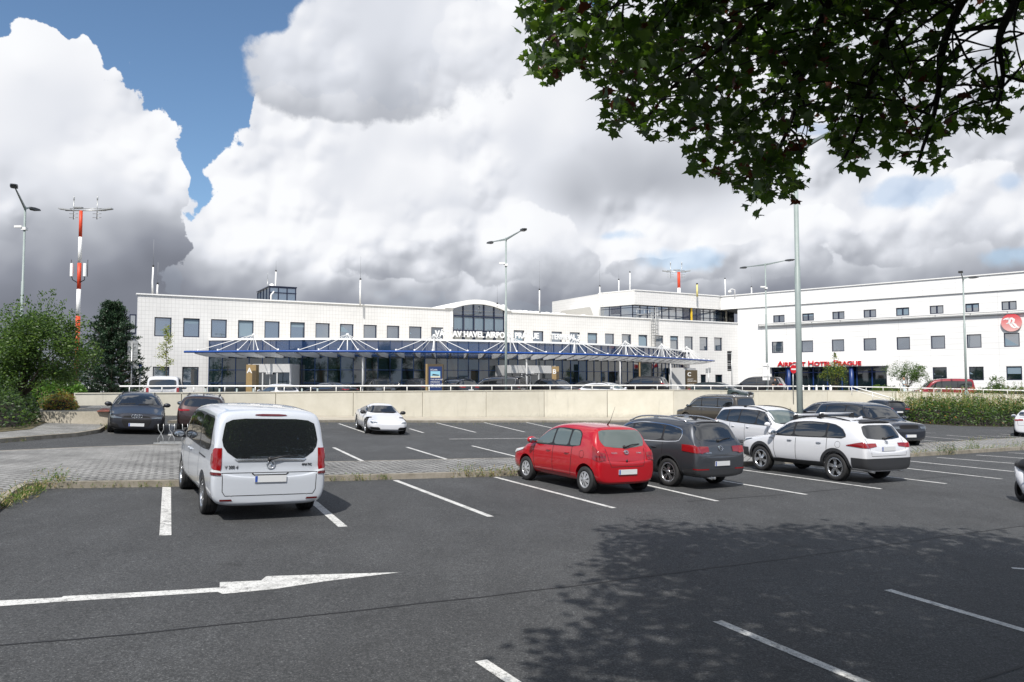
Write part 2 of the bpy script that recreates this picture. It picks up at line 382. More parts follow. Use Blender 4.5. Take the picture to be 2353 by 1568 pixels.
M['tactile'] = mat('red_tactile', (.30,.10,.07), .8, noise_amt=.2); M['seam'] = mat('bitumen_seam', (.010,.010,.011), .7)
def sheet(name, poly, m, dz=0.0, top=None, sidez=None, parent=None):
    """poly: list of (x,y); cut into 2 m strips in x so that it follows the ground exactly"""
    bm = bmesh.new(); vs = [bm.verts.new((p[0], p[1], 0)) for p in poly]; bm.faces.new(vs)
    xs = [p[0] for p in poly]
    for k in range(math.ceil(min(xs)/2), math.floor(max(xs)/2)+1):
        bmesh.ops.bisect_plane(bm, geom=bm.verts[:]+bm.edges[:]+bm.faces[:], plane_co=(k*2, 0, 0), plane_no=(1, 0, 0), dist=1e-5)
    for f in bm.faces:
        if f.normal.z < 0: f.normal_flip()
    if sidez is not None:
        top_f = bm.faces[:]
        be = [e for e in bm.edges if len(e.link_faces) == 1]
        r = bmesh.ops.extrude_edge_only(bm, edges=be)
        low = set(v for v in r['geom'] if isinstance(v, bmesh.types.BMVert))
    else: low = set()
    for v in bm.verts:
        v.co.z = (top if top is not None else gz(v.co.x)+dz) if v not in low else gz(v.co.x)+sidez
    bmesh.ops.recalc_face_normals(bm, faces=bm.faces[:])
    fs = sum(f.normal.z for f in bm.faces)
    if fs < 0: bmesh.ops.reverse_faces(bm, faces=bm.faces[:])
    me = bpy.data.meshes.new(name); bm.to_mesh(me); bm.free(); me.materials.append(m)
    return link(name, me, parent)
def pxpoly(pts): return [G(*p).xy for p in pts]
# far sheet to the horizon and the lower car park
me = MB(); me.add([(-900,-400,-2.4),(900,-400,-2.4),(900,1500,-2.4),(-900,1500,-2.4)], [(0,1,2,3)]); struct(me.build('ground', M['soil']))
struct(sheet('parking_lot', [(-60,-40),(90,-40),(90,75),(-60,75)], M['asph']))
# upper level behind the retaining wall (wall line in plan)
WALL = [Vector(p) for p in ((-21.4,39.0),(-13.2,44.6),(-9.4,47.3),(-5.6,50.0),(-1.7,52.7),(2.24,55.5),(6.8,57.0),(11.6,57.3),(18.5,61),(25.5,64.5),(32,66.5),(38.5,66),(46,62))]
up = [(-80,46),(-34,37.5)]+[(p.x, p.y+.12) for p in WALL]+[(62,62),(140,70),(140,140),(-120,140),(-120,60)]
mb = MB(); mb.add([(x, y, zu(y)) for x, y in up], [list(range(len(up)))]); o = struct(mb.build('road', M['asph']))
# side of that platform towards the open left end
def strip(name, a, b, wd, m, dz=.004, z=None):
    a, b = Vector(a[:2]), Vector(b[:2]); d = (b-a).normalized(); p = Vector((-d.y, d.x))*wd/2
    return [a+p, b+p, b-p, a-p]
def multi_sheet(name, polys, m, dz, parent=None):
    obs = [sheet(name, p, m, dz) for p in polys]
    vs, fs = [], []
    for ob in obs:
        k = len(vs); vs += [v.co[:] for v in ob.data.vertices]; fs += [[i+k for i in p.vertices] for p in ob.data.polygons]
        me_ = ob.data; bpy.data.objects.remove(ob); bpy.data.meshes.remove(me_)
    q_ = MB(); q_.add(vs, fs); return q_.build(name, m, parent)
# ---- painted bay lines
BAYS = [((383,1120),(380,1231),.165),((672,1112),(788,1211),.15),((908,1104),(1128,1188),.13),((1138,1097),(1411,1168),.12),((1352,1084),(1648,1152),.12),((1530,1083),(1853,1137),.12),((1690,1078),(2025,1124),.12),
 ((1770,1063),(2174,1112),.12),((1900,1056),(2303,1101.4),.12),((2040,1055),(2353,1086.5),.12),((2152,1051.5),(2375,1069),.12),((2243,1046),(2375,1055.5),.12),((2317,1040.6),(2380,1044.5),.12)]
FAR = [((767,1029),(848,1067),.12),((935,1028),(1040,1060),.12),((1085,1025),(1220,1058),.12),((1032,1009.5),(1330,1006.5),.12),((779,974),(846,997),.12),((941,985.5),(973,995),.12),((1003,972),(1093,994),.12),((1107,970),(1205,993),.12),((1200,969),(1300,991),.12),
 ((397,977),(391,1001),.16),((248,995.6),(380,995.6),.05),((2060,998),(2292,1018),.12),((2060,1007),(2227,1021),.12),((2060,1016),(2152,1024),.12),((2175,1000.4),(2375,1016),.12),((2291,1002),(2375,1007.5),.12),((2298,997.6),(2375,1003.5),.12),((2250,1001),(2300,1004),.1),((2110,994.5),(2150,995.5),.1)]
NEAR = [((1648,1428),(2060,1600),.12),((2040,1356),(2420,1469),.12),((1105,1519),(1215,1592),.12),((2325,1306),(2400,1311),.09)]
for nm, ll in (('near',BAYS),('far',FAR),('front',NEAR)):
    for a, b, wd in ll:
        o = struct(sheet('parking_line', strip('', G(*a), G(*b), wd, None), M['line'], .004))
y0 = 1147
arrow = [(-40,236),(142,227),(145,224),(505,204),(505,192),(600,188),(612,178),(735,174),(919,169),(745,190),(628,208),(512,219),(500,214),(150,236),(-40,250)]
struct(sheet('road_arrow', pxpoly([(x, y+y0) for x, y in arrow]), M['line'], .004))
seams = [[(-60,1490),(0,1484),(180,1470),(360,1452),(530,1434),(770,1410),(1000,1384),(1280,1352),(1550,1317),(1780,1288),(1990,1259),(2200,1229),(2353,1209),(2480,1192)],
         [(1990,1112),(2080,1104),(2180,1095),(2240,1090)],[(1580,1153),(1760,1140),(1960,1122)],[(2240,1568),(2353,1530),(2420,1508)]]
for k, sm_ in enumerate(seams):
    g_ = [G(*p) for p in sm_]; pts = [p.xy.copy() for p in g_]; lft, rgt = [], []
    dn = []
    for a, b in zip(pts, pts[1:]):
        for j in range(8): dn.append(a.lerp(b, j/8))
    dn.append(pts[-1])
    for i, p in enumerate(dn):
        d = (dn[min(i+1, len(dn)-1)]-dn[max(0, i-1)]).normalized(); nn = Vector((-d.y, d.x)); wd = .012+.008*rnd.random()
        p = p+nn*.03*(noise.noise(Vector((p.x*1.3, p.y*1.3, k)))); lft.append(p+nn*wd); rgt.append(p-nn*wd)
    struct(sheet('asphalt_seam', lft+rgt[::-1], M['seam'], .003))
# ---- paved islands with kerbs
def offset_poly(poly, d):
    out = []; n = len(poly)
    for i in range(n):
        a, b, c = Vector(poly[i-1]), Vector(poly[i]), Vector(poly[(i+1) % n])
        n1 = (b-a).normalized(); n2 = (c-b).normalized(); n1 = Vector((-n1.y, n1.x)); n2 = Vector((-n2.y, n2.x))
        m_ = (n1+n2); m_ = m_/max(.3, m_.length_squared)*2 if m_.length > 0 else n1
        out.append(b+m_*d)
    return out
def island(name, poly, h=.13, kw=.13, inner=None):
    area = sum(poly[i-1][0]*poly[i][1]-poly[i][0]*poly[i-1][1] for i in range(len(poly)))
    if area < 0: poly = poly[::-1]
    struct(sheet('kerb', poly, M['kerb'], h, sidez=-.05))
    struct(sheet(name, offset_poly(poly, kw), inner or M['pav'], h+.004))
front = [(-120,1262),(0,1171),(30,1146),(62,1127),(95,1123.5),(412,1118.5),(740,1106.5),(1117,1096),(1195,1093.5),(1560,1079),(2086,1051),(2239,1041.5),(2353,1034.5),(2500,1026)]
back = [(2500,1002),(2353,1011.5),(2115,1026),(1600,1052),(1200,1062),(1117,1063),(739,1072),(640,1075),(470,1028),(412,1029.5),(200,1037.5),(0,1047),(-120,1052)]
island('paved_island', pxpoly(front+back))
island('paved_island', pxpoly([(-120,1024),(0,1018.5),(124,1008),(175,1004),(229,995),(250,982),(254,968),(254,962),(-120,962)]))
# ---- walk along the wall
wk = pxpoly([(385,973),(560,973),(740,971),(900,971),(1250,971),(1500,970),(1700,968),(1976,965.5),(2040,967),(2200,974),(2353,978.5),(2480,984)])
wk2 = [(p.x, p.y-.02) for p in WALL if p.x > -18][::-1]
struct(sheet('kerb', wk+[Vector(p) for p in wk2], M['kerb'], .12, sidez=-.05))
wkin = [Vector((p.x, p.y+.15)) for p in wk]
struct(sheet('sidewalk', wkin+[Vector(p) for p in wk2], M['slab'], .124))
# ---- left access: low steps, road with crossing
def slabpx(name, pts, z0, z1, m):
    P = [atZ(px, py, z1) for px, py in pts]; q_ = MB(); n = len(P)
    q_.add([(p.x, p.y, z1) for p in P]+[(p.x, p.y, z0) for p in P], [list(range(n))]+[[i, n+i, n+(i+1) % n, (i+1) % n] for i in range(n)])
    ob = q_.build(name, m); 
    bm = bmesh.new(); bm.from_mesh(ob.data); bmesh.ops.recalc_face_normals(bm, faces=bm.faces[:]); bm.to_mesh(ob.data); bm.free(); return struct(ob)
zl = gz(-20)
slabpx('step', [(143,958),(262,957.5),(262,940),(150,941)], .2, .82, M['kerb'])
slabpx('step', [(140,946.5),(264,946),(268,930),(-60,932),(-60,946)], .5, 1.02, M['slab'])
slabpx('access_road', [(-60,940),(268,938),(300,921),(-60,924)], .4, 1.03, M['asph'])
for k in range(7):
    y_ = 926.2+k*2.0
    a_ = atZ(222-k*4, y_, 1.04); b_ = atZ(276, y_-.2, 1.04); d_ = .16
    q_ = MB(); q_.add([(a_.x,a_.y-d_,1.038),(b_.x,b_.y-d_,1.038),(b_.x,b_.y+d_,1.038),(a_.x,a_.y+d_,1.038)], [(0,1,2,3)]); struct(q_.build('crossing_stripe', M['line']))
slabpx('tactile_paving', [(222,945),(258,945),(262,938.5),(236,938.5)], 1.03, 1.045, M['tactile'])
# ---- retaining wall, thing with panels, coping and rail
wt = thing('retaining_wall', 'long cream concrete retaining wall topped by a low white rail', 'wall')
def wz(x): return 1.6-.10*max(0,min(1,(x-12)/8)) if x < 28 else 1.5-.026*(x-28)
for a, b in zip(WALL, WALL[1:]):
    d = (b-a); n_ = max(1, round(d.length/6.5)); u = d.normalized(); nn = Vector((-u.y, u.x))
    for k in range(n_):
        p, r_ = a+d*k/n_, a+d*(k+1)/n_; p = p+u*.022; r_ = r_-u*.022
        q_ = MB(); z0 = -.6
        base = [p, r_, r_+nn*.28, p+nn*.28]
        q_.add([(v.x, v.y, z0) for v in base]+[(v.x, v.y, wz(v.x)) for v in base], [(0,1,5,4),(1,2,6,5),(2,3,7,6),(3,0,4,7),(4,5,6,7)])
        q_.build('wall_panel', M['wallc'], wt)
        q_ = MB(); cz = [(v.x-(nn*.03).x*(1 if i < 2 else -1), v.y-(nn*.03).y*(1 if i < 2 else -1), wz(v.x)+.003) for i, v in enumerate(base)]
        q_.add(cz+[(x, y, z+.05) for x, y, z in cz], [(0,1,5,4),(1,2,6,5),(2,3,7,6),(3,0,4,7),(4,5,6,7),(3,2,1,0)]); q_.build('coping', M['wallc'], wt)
rail = MB(); posts = MB()
WR = [atZ(273, 889.5, 1.93).xy]+[p for p in WALL if p.x > -16]
WR = [Vector((p.x, p.y)) for p in WR]
rp = [Vector((p.x-.03, p.y+.14, wz(p.x)+.36)) for p in WR]
rail.tube(rp, .045, 8); rail.build('handrail', M['white'], wt)
for a, b in zip(rp, rp[1:]):
    nseg = max(1, round((b-a).length/1.7))
    for k in range(nseg):
        p = a.lerp(b, (k+.3)/nseg); posts.tube([(p.x, p.y, wz(p.x)), p], .028, 6)
posts.build('rail_posts', M['white'], wt)
st_ = thing('stair_handrail', 'sloping white handrail descending in front of the cream wall', 'handrail')
q_ = MB(); a, b = atY(1957, 888, 63), atY(2055, 917, 61); q_.tube([a, b], .04, 8); q_.tube([a-Vector((0,0,.25)), b-Vector((0,0,.25))], .025, 6)
for k in (0, .5, 1): p = a.lerp(b, k); q_.tube([p, (p.x, p.y, gz(p.x)+.1 if k == 1 else p.z-.7)], .025, 6)
q_.build('rail', M['white'], st_)
# ---------------------------------------------------------------- buildings
KS = 1.18
E = Vector((.875, .483, 0)).normalized(); NB = Vector((E.y, -E.x, 0))
O0 = Vector((-28.3, 60, 0))
HE = Vector((.729, -.685, 0)).normalized(); HN = Vector((-.685, -.729, 0)).normalized(); H0 = Vector((25.4, 89.6, 0))
def sc(p, z): return Vector((p.x*KS, p.y*KS, CAMZ+KS*(z-CAMZ)))
def T_(t, b, z): return sc(O0+E*t+NB*b, z)
def H_(t, b, z): return sc(H0+HE*t+HN*b, z)
def t_of(px, o=O0, e=E, b=0, n=NB):
    r = (px-CX)/F; p = o+n*b   # (p.x+e.x t) = r (p.y+e.y t)
    return (r*p.y-p.x)/(e.x-r*e.y)
def zz(z): return CAMZ+KS*(z-CAMZ)
GZU = .9
def tile_mat(name, tw, th, line, col, var=.04):
    m = bpy.data.materials.new(name); n, l = nodes(m); b = n['Principled BSDF']; b.inputs['Roughness'].default_value = .45
    tc = n.new('ShaderNodeTexCoord'); br = n.new('ShaderNodeTexBrick'); br.offset = 0
    br.inputs['Scale'].default_value = 1; br.inputs['Brick Width'].default_value = tw; br.inputs['Row Height'].default_value = th; br.inputs['Mortar Size'].default_value = line
    br.inputs['Mortar Smooth'].default_value = .3
    br.inputs['Color1'].default_value = (*col, 1); br.inputs['Color2'].default_value = (*[c*(1-var) for c in col], 1); br.inputs['Mortar'].default_value = (*[c*.68 for c in col], 1)
    l.new(tc.outputs['UV'], br.inputs['Vector'])
    t = n.new('ShaderNodeTexNoise'); t.inputs['Scale'].default_value = .35; t.inputs['Detail'].default_value = 5; l.new(tc.outputs['UV'], t.inputs['Vector'])
    mr = n.new('ShaderNodeMapRange'); mr.inputs['From Min'].default_value = .35; mr.inputs['From Max'].default_value = .65; mr.inputs['To Min'].default_value = .94; mr.inputs['To Max'].default_value = 1.02; l.new(t.outputs['Fac'], mr.inputs[0])
    mx = n.new('ShaderNodeMix'); mx.data_type = 'RGBA'; mx.blend_type = 'MULTIPLY'; mx.inputs['Factor'].default_value = 1
    l.new(br.outputs['Color'], mx.inputs['A']); l.new(mr.outputs[0], mx.inputs['B']); l.new(mx.outputs['Result'], b.inputs['Base Color'])
    return m
M['tile'] = tile_mat('white_tile_cladding', .31, .36, .012, (.74,.735,.72))
M['panel'] = tile_mat('white_panel_cladding', 3.36, .62, .014, (.84,.84,.83), .02)
def wallmesh(name, fn, L_, z0, z1, holes, m, parent, b=0, depth=.16, t0=0, ends=True):
    """fn(t,b,z)->point; holes (ta,tb,za,zb). wall sheet with window openings, their reveals and thickness"""
    xs = sorted(set([t0, L_]+[h[0] for h in holes]+[h[1] for h in holes])); zs = sorted(set([z0, z1]+[h[2] for h in holes]+[h[3] for h in holes]))
    vs, fs, uv = [], [], []
    def quad(P, U): o = len(vs); vs.extend(P); fs.append([o, o+1, o+2, o+3]); uv.extend(U)
    for i in range(len(xs)-1):
        for k in range(len(zs)-1):
            a, c, p, q_ = xs[i], xs[i+1], zs[k], zs[k+1]; tm, zm = (a+c)/2, (p+q_)/2
            if any(h[0] < tm < h[1] and h[2] < zm < h[3] for h in holes): continue
            quad([fn(a,b,p), fn(c,b,p), fn(c,b,q_), fn(a,b,q_)], [(a*KS,p*KS),(c*KS,p*KS),(c*KS,q_*KS),(a*KS,q_*KS)])
    for h in holes:
        a, c, p, q_ = h[:4]
        for (t1, z1_), (t2, z2_) in (((a,p),(a,q_)),((a,q_),(c,q_)),((c,q_),(c,p)),((c,p),(a,p))):
            quad([fn(t1,b,z1_), fn(t2,b,z2_), fn(t2,b-depth,z2_), fn(t1,b-depth,z1_)], [(0,0),(.1,0),(.1,.1),(0,.1)])
    me = bpy.data.meshes.new(name); me.from_pydata([tuple(v) for v in vs], [], fs); me.materials.append(m)
    ul = me.uv_layers.new(name='UVMap'); ul.data.foreach_set('uv', [c for u in uv for c in u]); me.update()
    return link(name, me, parent)
def block(name, fn, corners, z0, z1, m, parent, uvs=True):
    """closed prism over plan corners [(t,b)...]"""
    n = len(corners); vs, fs, uv = [], [], []
    for i in range(n):
        (t1, b1), (t2, b2) = corners[i], corners[(i+1) % n]; d = math.hypot(t2-t1, b2-b1)*KS
        o = len(vs); vs += [fn(t1,b1,z0), fn(t2,b2,z0), fn(t2,b2,z1), fn(t1,b1,z1)]; fs.append([o,o+1,o+2,o+3])
        uv += [(0,z0*KS),(d,z0*KS),(d,z1*KS),(0,z1*KS)]
    o = len(vs); vs += [fn(t,b,z1) for t, b in corners]; fs.append([o+i for i in range(n)]); uv += [(.1,.1)]*n
    me = bpy.data.meshes.new(name); me.from_pydata([tuple(v) for v in vs], [], fs); me.materials.append(m)
    ul = me.uv_layers.new(name='UVMap'); ul.data.foreach_set('uv', [c for u in uv for c in u]); me.update()
    return link(name, me, parent)
def bbox(mb, fn, ta, tb, b0, b1, za, zb, mi=0):
    vs = [fn(t,b,z) for t in (ta,tb) for b in (b0,b1) for z in (za,zb)]
    mb.add(vs, [(0,1,3,2),(4,6,7,5),(0,4,5,1),(2,3,7,6),(0,2,6,4),(1,5,7,3)], mi)
def window(parent, fn, ta, tb, za, zb, b=-.13, split=0, fw=.075, blind=0, tilt=0, gm='glass'):
    fr = MB()
    for (a, c, p, q_) in ((ta,tb,za,za+fw),(ta,tb,zb-fw,zb),(ta,ta+fw,za+fw,zb-fw),(tb-fw,tb,za+fw,zb-fw)): bbox(fr, fn, a, c, b-.05, b+.05, p, q_)
    for k in range(split): tm = ta+(tb-ta)*(k+1)/(split+1); bbox(fr, fn, tm-fw*.8, tm+fw*.8, b-.05, b+.05, za+fw, zb-fw)
    o = fr.build('window', M['frame'], parent)
    g = MB(); x0, x1, y0_, y1 = ta+fw, tb-fw, za+fw, zb-fw
    g.add([fn(x0,b-.01,y0_), fn(x1,b-.01+tilt*.4,y0_), fn(x1,b-.01+tilt,y1), fn(x0,b-.01+tilt*.6,y1)], [(0,1,2,3)])
    g.build('pane', M[gm], o)
    if blind:
        g = MB(); zc = y1-(y1-y0_)*blind
        g.add([fn(x0,b-.004,zc), fn(x1,b-.004,zc), fn(x1,b-.004,y1), fn(x0,b-.004,y1)], [(0,1,2,3)]); g.build('blind', M['blind'], o)
    return o
term = thing('airport_terminal', 'long white tiled airport terminal with bulging glass front, arched roof window and blue edged canopy', 'building', T_(0,0,.8))
term.location = (0,0,0)
# window columns
def r2(x): return (400+x/2.353)/1.7
def r3(x): return (1300+x/2.353)/1.7
def r4(x): return (2200+x/2.353)/1.7
def r5(x): return (3000+x/2.353)/1.7
W2 = [(470,628),(735,887),(992,1138),(1241,1385),(1485,1624),(1722,1857),(1955,2086)]
W3 = [(62,188),(280,402),(494,610),(700,815),(903,1014),(1663,1760),(1840,1937),(2012,2108)]
W4 = [(62,155),(226,315),(386,470),(541,627),(694,776),(842,922),(986,1060),(1118,1195),(1256,1332),(1390,1463)]
cols = [(t_of(r2(a)), t_of(r2(b))) for a, b in W2]+[(t_of(r3(a)), t_of(r3(b))) for a, b in W3]+[(t_of(r4(a)), t_of(r4(b))) for a, b in W4]
LT = 61.6; ZR = 8.82
holes = [(a, b, 5.69, 7.16) for a, b in cols]+[(cols[0][0]-.04, cols[0][1]-.08, 1.9, 3.38), (cols[1][0], cols[1][1], 1.9, 3.38)]
doorw = [(t_of(r4(1262)), t_of(r4(1312)), .8, 3.05), (t_of(r4(1396)), t_of(r4(1462)), .8, 3.05)]
archl, archr = 26.15, 31.5
wallmesh('wall', T_, LT, .3, ZR, holes+doorw+[(archl, archr, 5.45, ZR-.001)], M['tile'], term)
block('wall', T_, [(LT,-.4),(LT,-16),(3.5,-16),(.02,-.4)], .3, ZR-.4, M['tile'], term)
for e_ in (0, LT-.02):
    q_ = MB(); bbox(q_, T_, e_, e_+.02, -.41, -.001, .3, ZR); q_.build('wall_end', M['white'], term)
cp = MB(); bbox(cp, T_, -.12, archl, -.4, .10, ZR, ZR+.10); bbox(cp, T_, archr, LT+.1, -.4, .10, ZR, ZR+.10); cp.build('parapet_coping', M['white'], term)
rf = MB(); rf.add([T_(0,0,ZR-.35), T_(LT,0,ZR-.35), T_(LT,-16,ZR-.35), T_(3.4,-16,ZR-.35)], [(0,1,2,3)]); rf.build('roof', M['conc'], term)
rr = random.Random(3)
for i, (ta, tb, za, zb) in enumerate(holes):
    window(term, T_, ta, tb, za, zb, tilt=rr.uniform(-.012, .012)*1.2, blind=(.45 if i in (7, 10, 16) else (.92 if i in (3, 12, 19) else (.25 if i in (1, 5, 21) else 0))))
for ta, tb, za, zb in doorw: window(term, T_, ta, tb, za, zb, gm='glassd', split=0)
# side bay window far left corner
bw = MB(); bbox(bw, T_, -.46, 0, -2.2, -1.2, 5.9, 7.4); bw.build('window', M['frame'], term)
bw = MB(); bbox(bw, T_, -.40, -.08, -1.22, -1.17, 6.0, 7.3); bw.build('pane', M['glass'], term.children[-1])
# arched roof window
def arc(t, zc=9.45, z0=8.93):
    u = (t-(archl+archr)/2)/((archr-archl)/2); return z0+(zc-z0)*(1-u*u)
n_ = 24; ts = [archl+(archr-archl)*k/n_ for k in range(n_+1)]
g = MB(); vs = [T_(t,-.12,5.3) for t in ts]+[T_(t,-.12,arc(t)) for t in ts]
g.add(vs, [(k,k+1,n_+2+k,n_+1+k) for k in range(n_)]); ag = g.build('arched_window', M['glass'], term)
g = MB()
for k in range(6):
    t = archl+(archr-archl)*k/5; bbox(g, T_, t-.05, t+.05, -.12, -.02, 5.3, arc(t))
for z in (6.95, 8.3, 5.7): bbox(g, T_, archl, archr, -.12, -.03, z-.06, z+.06)
g.build('glazing_bars', M['frame'], ag)
g = MB(); rr2 = random.Random(5)
for k in range(44):
    t = archl+.1+(archr-archl-.2)*k/44
    if k % 9 == 0: continue
    zt_ = 8.25; zb_ = 7.05+(.0 if k % 3 else .1)
    g.add([T_(t,-.108,zb_), T_(t+.07,-.108,zb_), T_(t+.07,-.108,zt_), T_(t,-.108,zt_)], [(0,1,2,3)])
g.build('vertical_blinds', M['blind'], ag)
g = MB()
for k in range(5):
    t = archl+(archr-archl)*(k+.15)/5; t2 = archl+(archr-archl)*(k+.85)/5
    g.add([T_(t,-.1,5.75), T_(t2,-.1,5.75), T_(t2,.12,6.75), T_(t,.12,6.75)], [(0,1,2,3)])
g.build('tilted_sashes', M['glass'], ag)
# vault: white arch band with body running back
def vault(t, zc, z0, tl, tr):
    u = (t-(tl+tr)/2)/((tr-tl)/2); return z0+(zc-z0)*(1-abs(u)**2.1)
tl, tr = archl-.9, archr+.75
g = MB(); n_ = 28; ts = [tl+(tr-tl)*k/n_ for k in range(n_+1)]
def ins(t): return arc(t) if archl <= t <= archr else min(ZR+.12, vault(t,9.86,ZR+.1,tl,tr))
up_ = [vault(t,9.86,ZR+.1,tl,tr) for t in ts]; lo_ = [min(ins(t), u-.001) for t, u in zip(ts, up_)]
vs = [T_(t,.18,l) for t, l in zip(ts, lo_)]+[T_(t,.18,u) for t, u in zip(ts, up_)]+[T_(t,-7,u) for t, u in zip(ts, up_)]+[T_(t,-.14,l) for t, l in zip(ts, lo_)]
k1 = n_+1
for k in range(n_): g.f += [[k,k+1,k1+k+1,k1+k],[k1+k,k1+k+1,2*k1+k+1,2*k1+k],[3*k1+k,3*k1+k+1,k+1,k]]; g.m += [0,0,0]; g.sm += [False,True,False]
g.v = [tuple(v) for v in vs]; g.build('vaulted_roof', M['white'], term)
jm = MB(); bbox(jm, T_, archl-.22, archl, -.02, .02, 7.2, 8.95); bbox(jm, T_, archr, archr+.2, -.02, .02, 7.2, 8.95); jm.build('arch_jambs', M['white'], term)
# bulging curtain wall
TA, TB = 5.1, 54.2
def gb(t):
    u = abs((t-29)/24.3); return max(0, 9.0*(1-u**2.4))
ng = 56; gt = [TA+(TB-TA)*k/ng for k in range(ng+1)]
g = MB(); lv = [.75, 4.25]; 
g.add([T_(t,gb(t),z) for z in lv for t in gt], [(k,k+1,ng+2+k,ng+1+k) for k in range(ng)]); cw = g.build('curtain_wall', M['glassd'], term)
g = MB(); g.add([T_(t,gb(t),z) for z in (4.25, 5.45) for t in gt], [(k,k+1,ng+2+k,ng+1+k) for k in range(ng)]); g.build('upper_glazing', M['glassb'], cw)
g = MB()
for t in gt[::1]: bbox(g, T_, t-.022, t+.022, gb(t)-.02, gb(t)+.05, .75, 5.45)
def ring(mb, z0, z1, b0, b1, ts=gt, f=gb, mi=0):
    for a, b in zip(ts, ts[1:]):
        vs = [T_(t, f(t)+bb, z) for t in (a, b) for bb in (b0, b1) for z in (z0, z1)]
        mb.add(vs, [(0,1,3,2),(4,6,7,5),(0,4,5,1),(2,3,7,6),(0,2,6,4),(1,5,7,3)], mi)
for z in (1.25, 2.13, 3.14, 4.17): ring(g, z-.022, z+.022, -.02, .065)
g.build('mullions', M['mull'], cw)
g = MB(); ring(g, 5.45, 5.60, -.3, .12); g.build('fascia', M['white'], term)
g = MB(); g.add([T_(t,gb(t)-.2,5.56) for t in gt]+[T_(t,.01,5.56) for t in gt], [(k,k+1,ng+2+k,ng+1+k) for k in range(ng)]); g.build('bulge_roof', M['conc'], term)
g = MB(); ring(g, .5, .85, -.1, .1); g.build('plinth', M['conc'], term)
# interior back so the glass is not see-through
# canopy
def cfront(u):  # u 0..1 -> (t,b)
    P_ = [(2.9,3.9),(11.4,9.9),(21,13.0),(28,13.8),(35.2,12.8),(41.2,10.4),(53.9,4.2)]; U_ = [0,.17,.355,.49,.63,.75,1]
    for (a, b), (p, q_) in zip(zip(U_, U_[1:]), zip(P_, P_[1:])):
        if u <= b+1e-9:
            i = U_.index(a); f = (u-a)/(b-a)
            def cr(k, j): return P_[max(0, min(len(P_)-1, j))][k]
            def tg(k, j): return (cr(k, j+1)-cr(k, j-1))/(U_[min(len(U_)-1, j+1)]-U_[max(0, j-1)])
            h = b-a; out = []
            for k in (0, 1):
                p0, p1, m0, m1 = cr(k, i), cr(k, i+1), tg(k, i)*h, tg(k, i+1)*h
                out.append((2*f**3-3*f*f+1)*p0+(f**3-2*f*f+f)*m0+(-2*f**3+3*f*f)*p1+(f**3-f*f)*m1)
            return out
def cback(u): t = TA+.6+(TB-TA-1)*u; return (t, gb(t)+.15)
ZC = 4.4
can = link('canopy', None, term)
can = None
g = MB(); us = [k/60 for k in range(61)]
g.tube([T_(*cfront(u), ZC) for u in us], .095, 10); canopy = g.build('canopy', M['blue'], term)
bpy.data.objects.remove(bpy.data.objects['canopy']) if bpy.data.objects['canopy'].type == 'EMPTY' else None
M['canglass'] = mat('milky_canopy_glass', (.75,.78,.78), .25, alpha=.45)
g = MB(); nf = [T_(*cfront(u), ZC+.10) for u in us]; nb = [T_(*cback(u), ZC-.02) for u in us]
g.add(nf+nb, [(k,k+1,62+k,61+k) for k in range(60)]); g.build('roof_glass', M['canglass'], canopy)
NBM = 40
for i in range(NBM):
    u = (i+.5)/NBM; f = Vector(cfront(u)); b = Vector(cback(u)); d = (f-b); L_ = d.length; d.normalize(); s_ = Vector((-d.y, d.x))*.085
    g = MB(); vs = []
    for p, h in ((f-d*.14, .13), (f-d*L_*.35, .30), (b, .34)):
        for sg in (-1, 1):
            for zt in (0.0, -h): q_ = p+s_*sg; vs.append(T_(q_.x, q_.y, ZC-.0+zt))
    fs = []
    for k in (0, 4): fs += [(k,k+1,k+5,k+4),(k+2,k+6,k+7,k+3),(k,k+4,k+6,k+2),(k+1,k+3,k+7,k+5)]
    fs += [(0,2,3,1),(8,9,11,10)]; g.add(vs, fs); g.build('beam', M['white'], canopy)
for j in range(8):
    u = (j*5+2.5)/NBM; f = Vector(cfront(u)); b = Vector(cback(u)); d = (f-b).normalized(); pk = f.lerp(b, .62); P0 = T_(pk.x, pk.y, 5.78); g = MB()
    g.tube([T_(pk.x, pk.y, ZC-.25), P0], [.055, .04], 8)
    g.ell(P0, (.15, .15, .10), 8)
    g.tube([P0, P0+Vector(T_(b.x, b.y, 0)-T_(f.x, f.y, 0)).normalized()*-.0+Vector((0,0,.02)), T_(b.x, b.y, 5.35)], .035, 6)
    ms = g.build('canopy_mast', M['white'], canopy)
    g = MB(); g2 = MB()
    for k in range(5):
        uu = (j*5+k+.5)/NBM; q_ = Vector(cfront(uu)); q_ = q_.lerp(Vector(cback(uu)), .1); p1 = T_(q_.x, q_.y, ZC+.10)
        g.tube([P0, p1], .026, 6); g2.tube([p1-Vector((0,0,.1)), p1+Vector((0,0,.12))], .07, 6)
        if k in (1, 3): r_ = Vector(cback(uu)); g.tube([P0, T_(r_.x, r_.y, ZC)], .02, 5)
    g.build('stay_rods', M['white'], ms); g2.build('anchor_lugs', M['white'], ms)
for i in (8, 18, 26, 33):
    u = (i+.5)/NBM; p = Vector(cfront(u)).lerp(Vector(cback(u)), .45); g = MB(); g.tube([T_(p.x, p.y, .7), T_(p.x, p.y, ZC-.3)], .08, 8); g.build('column', M['white'], canopy)
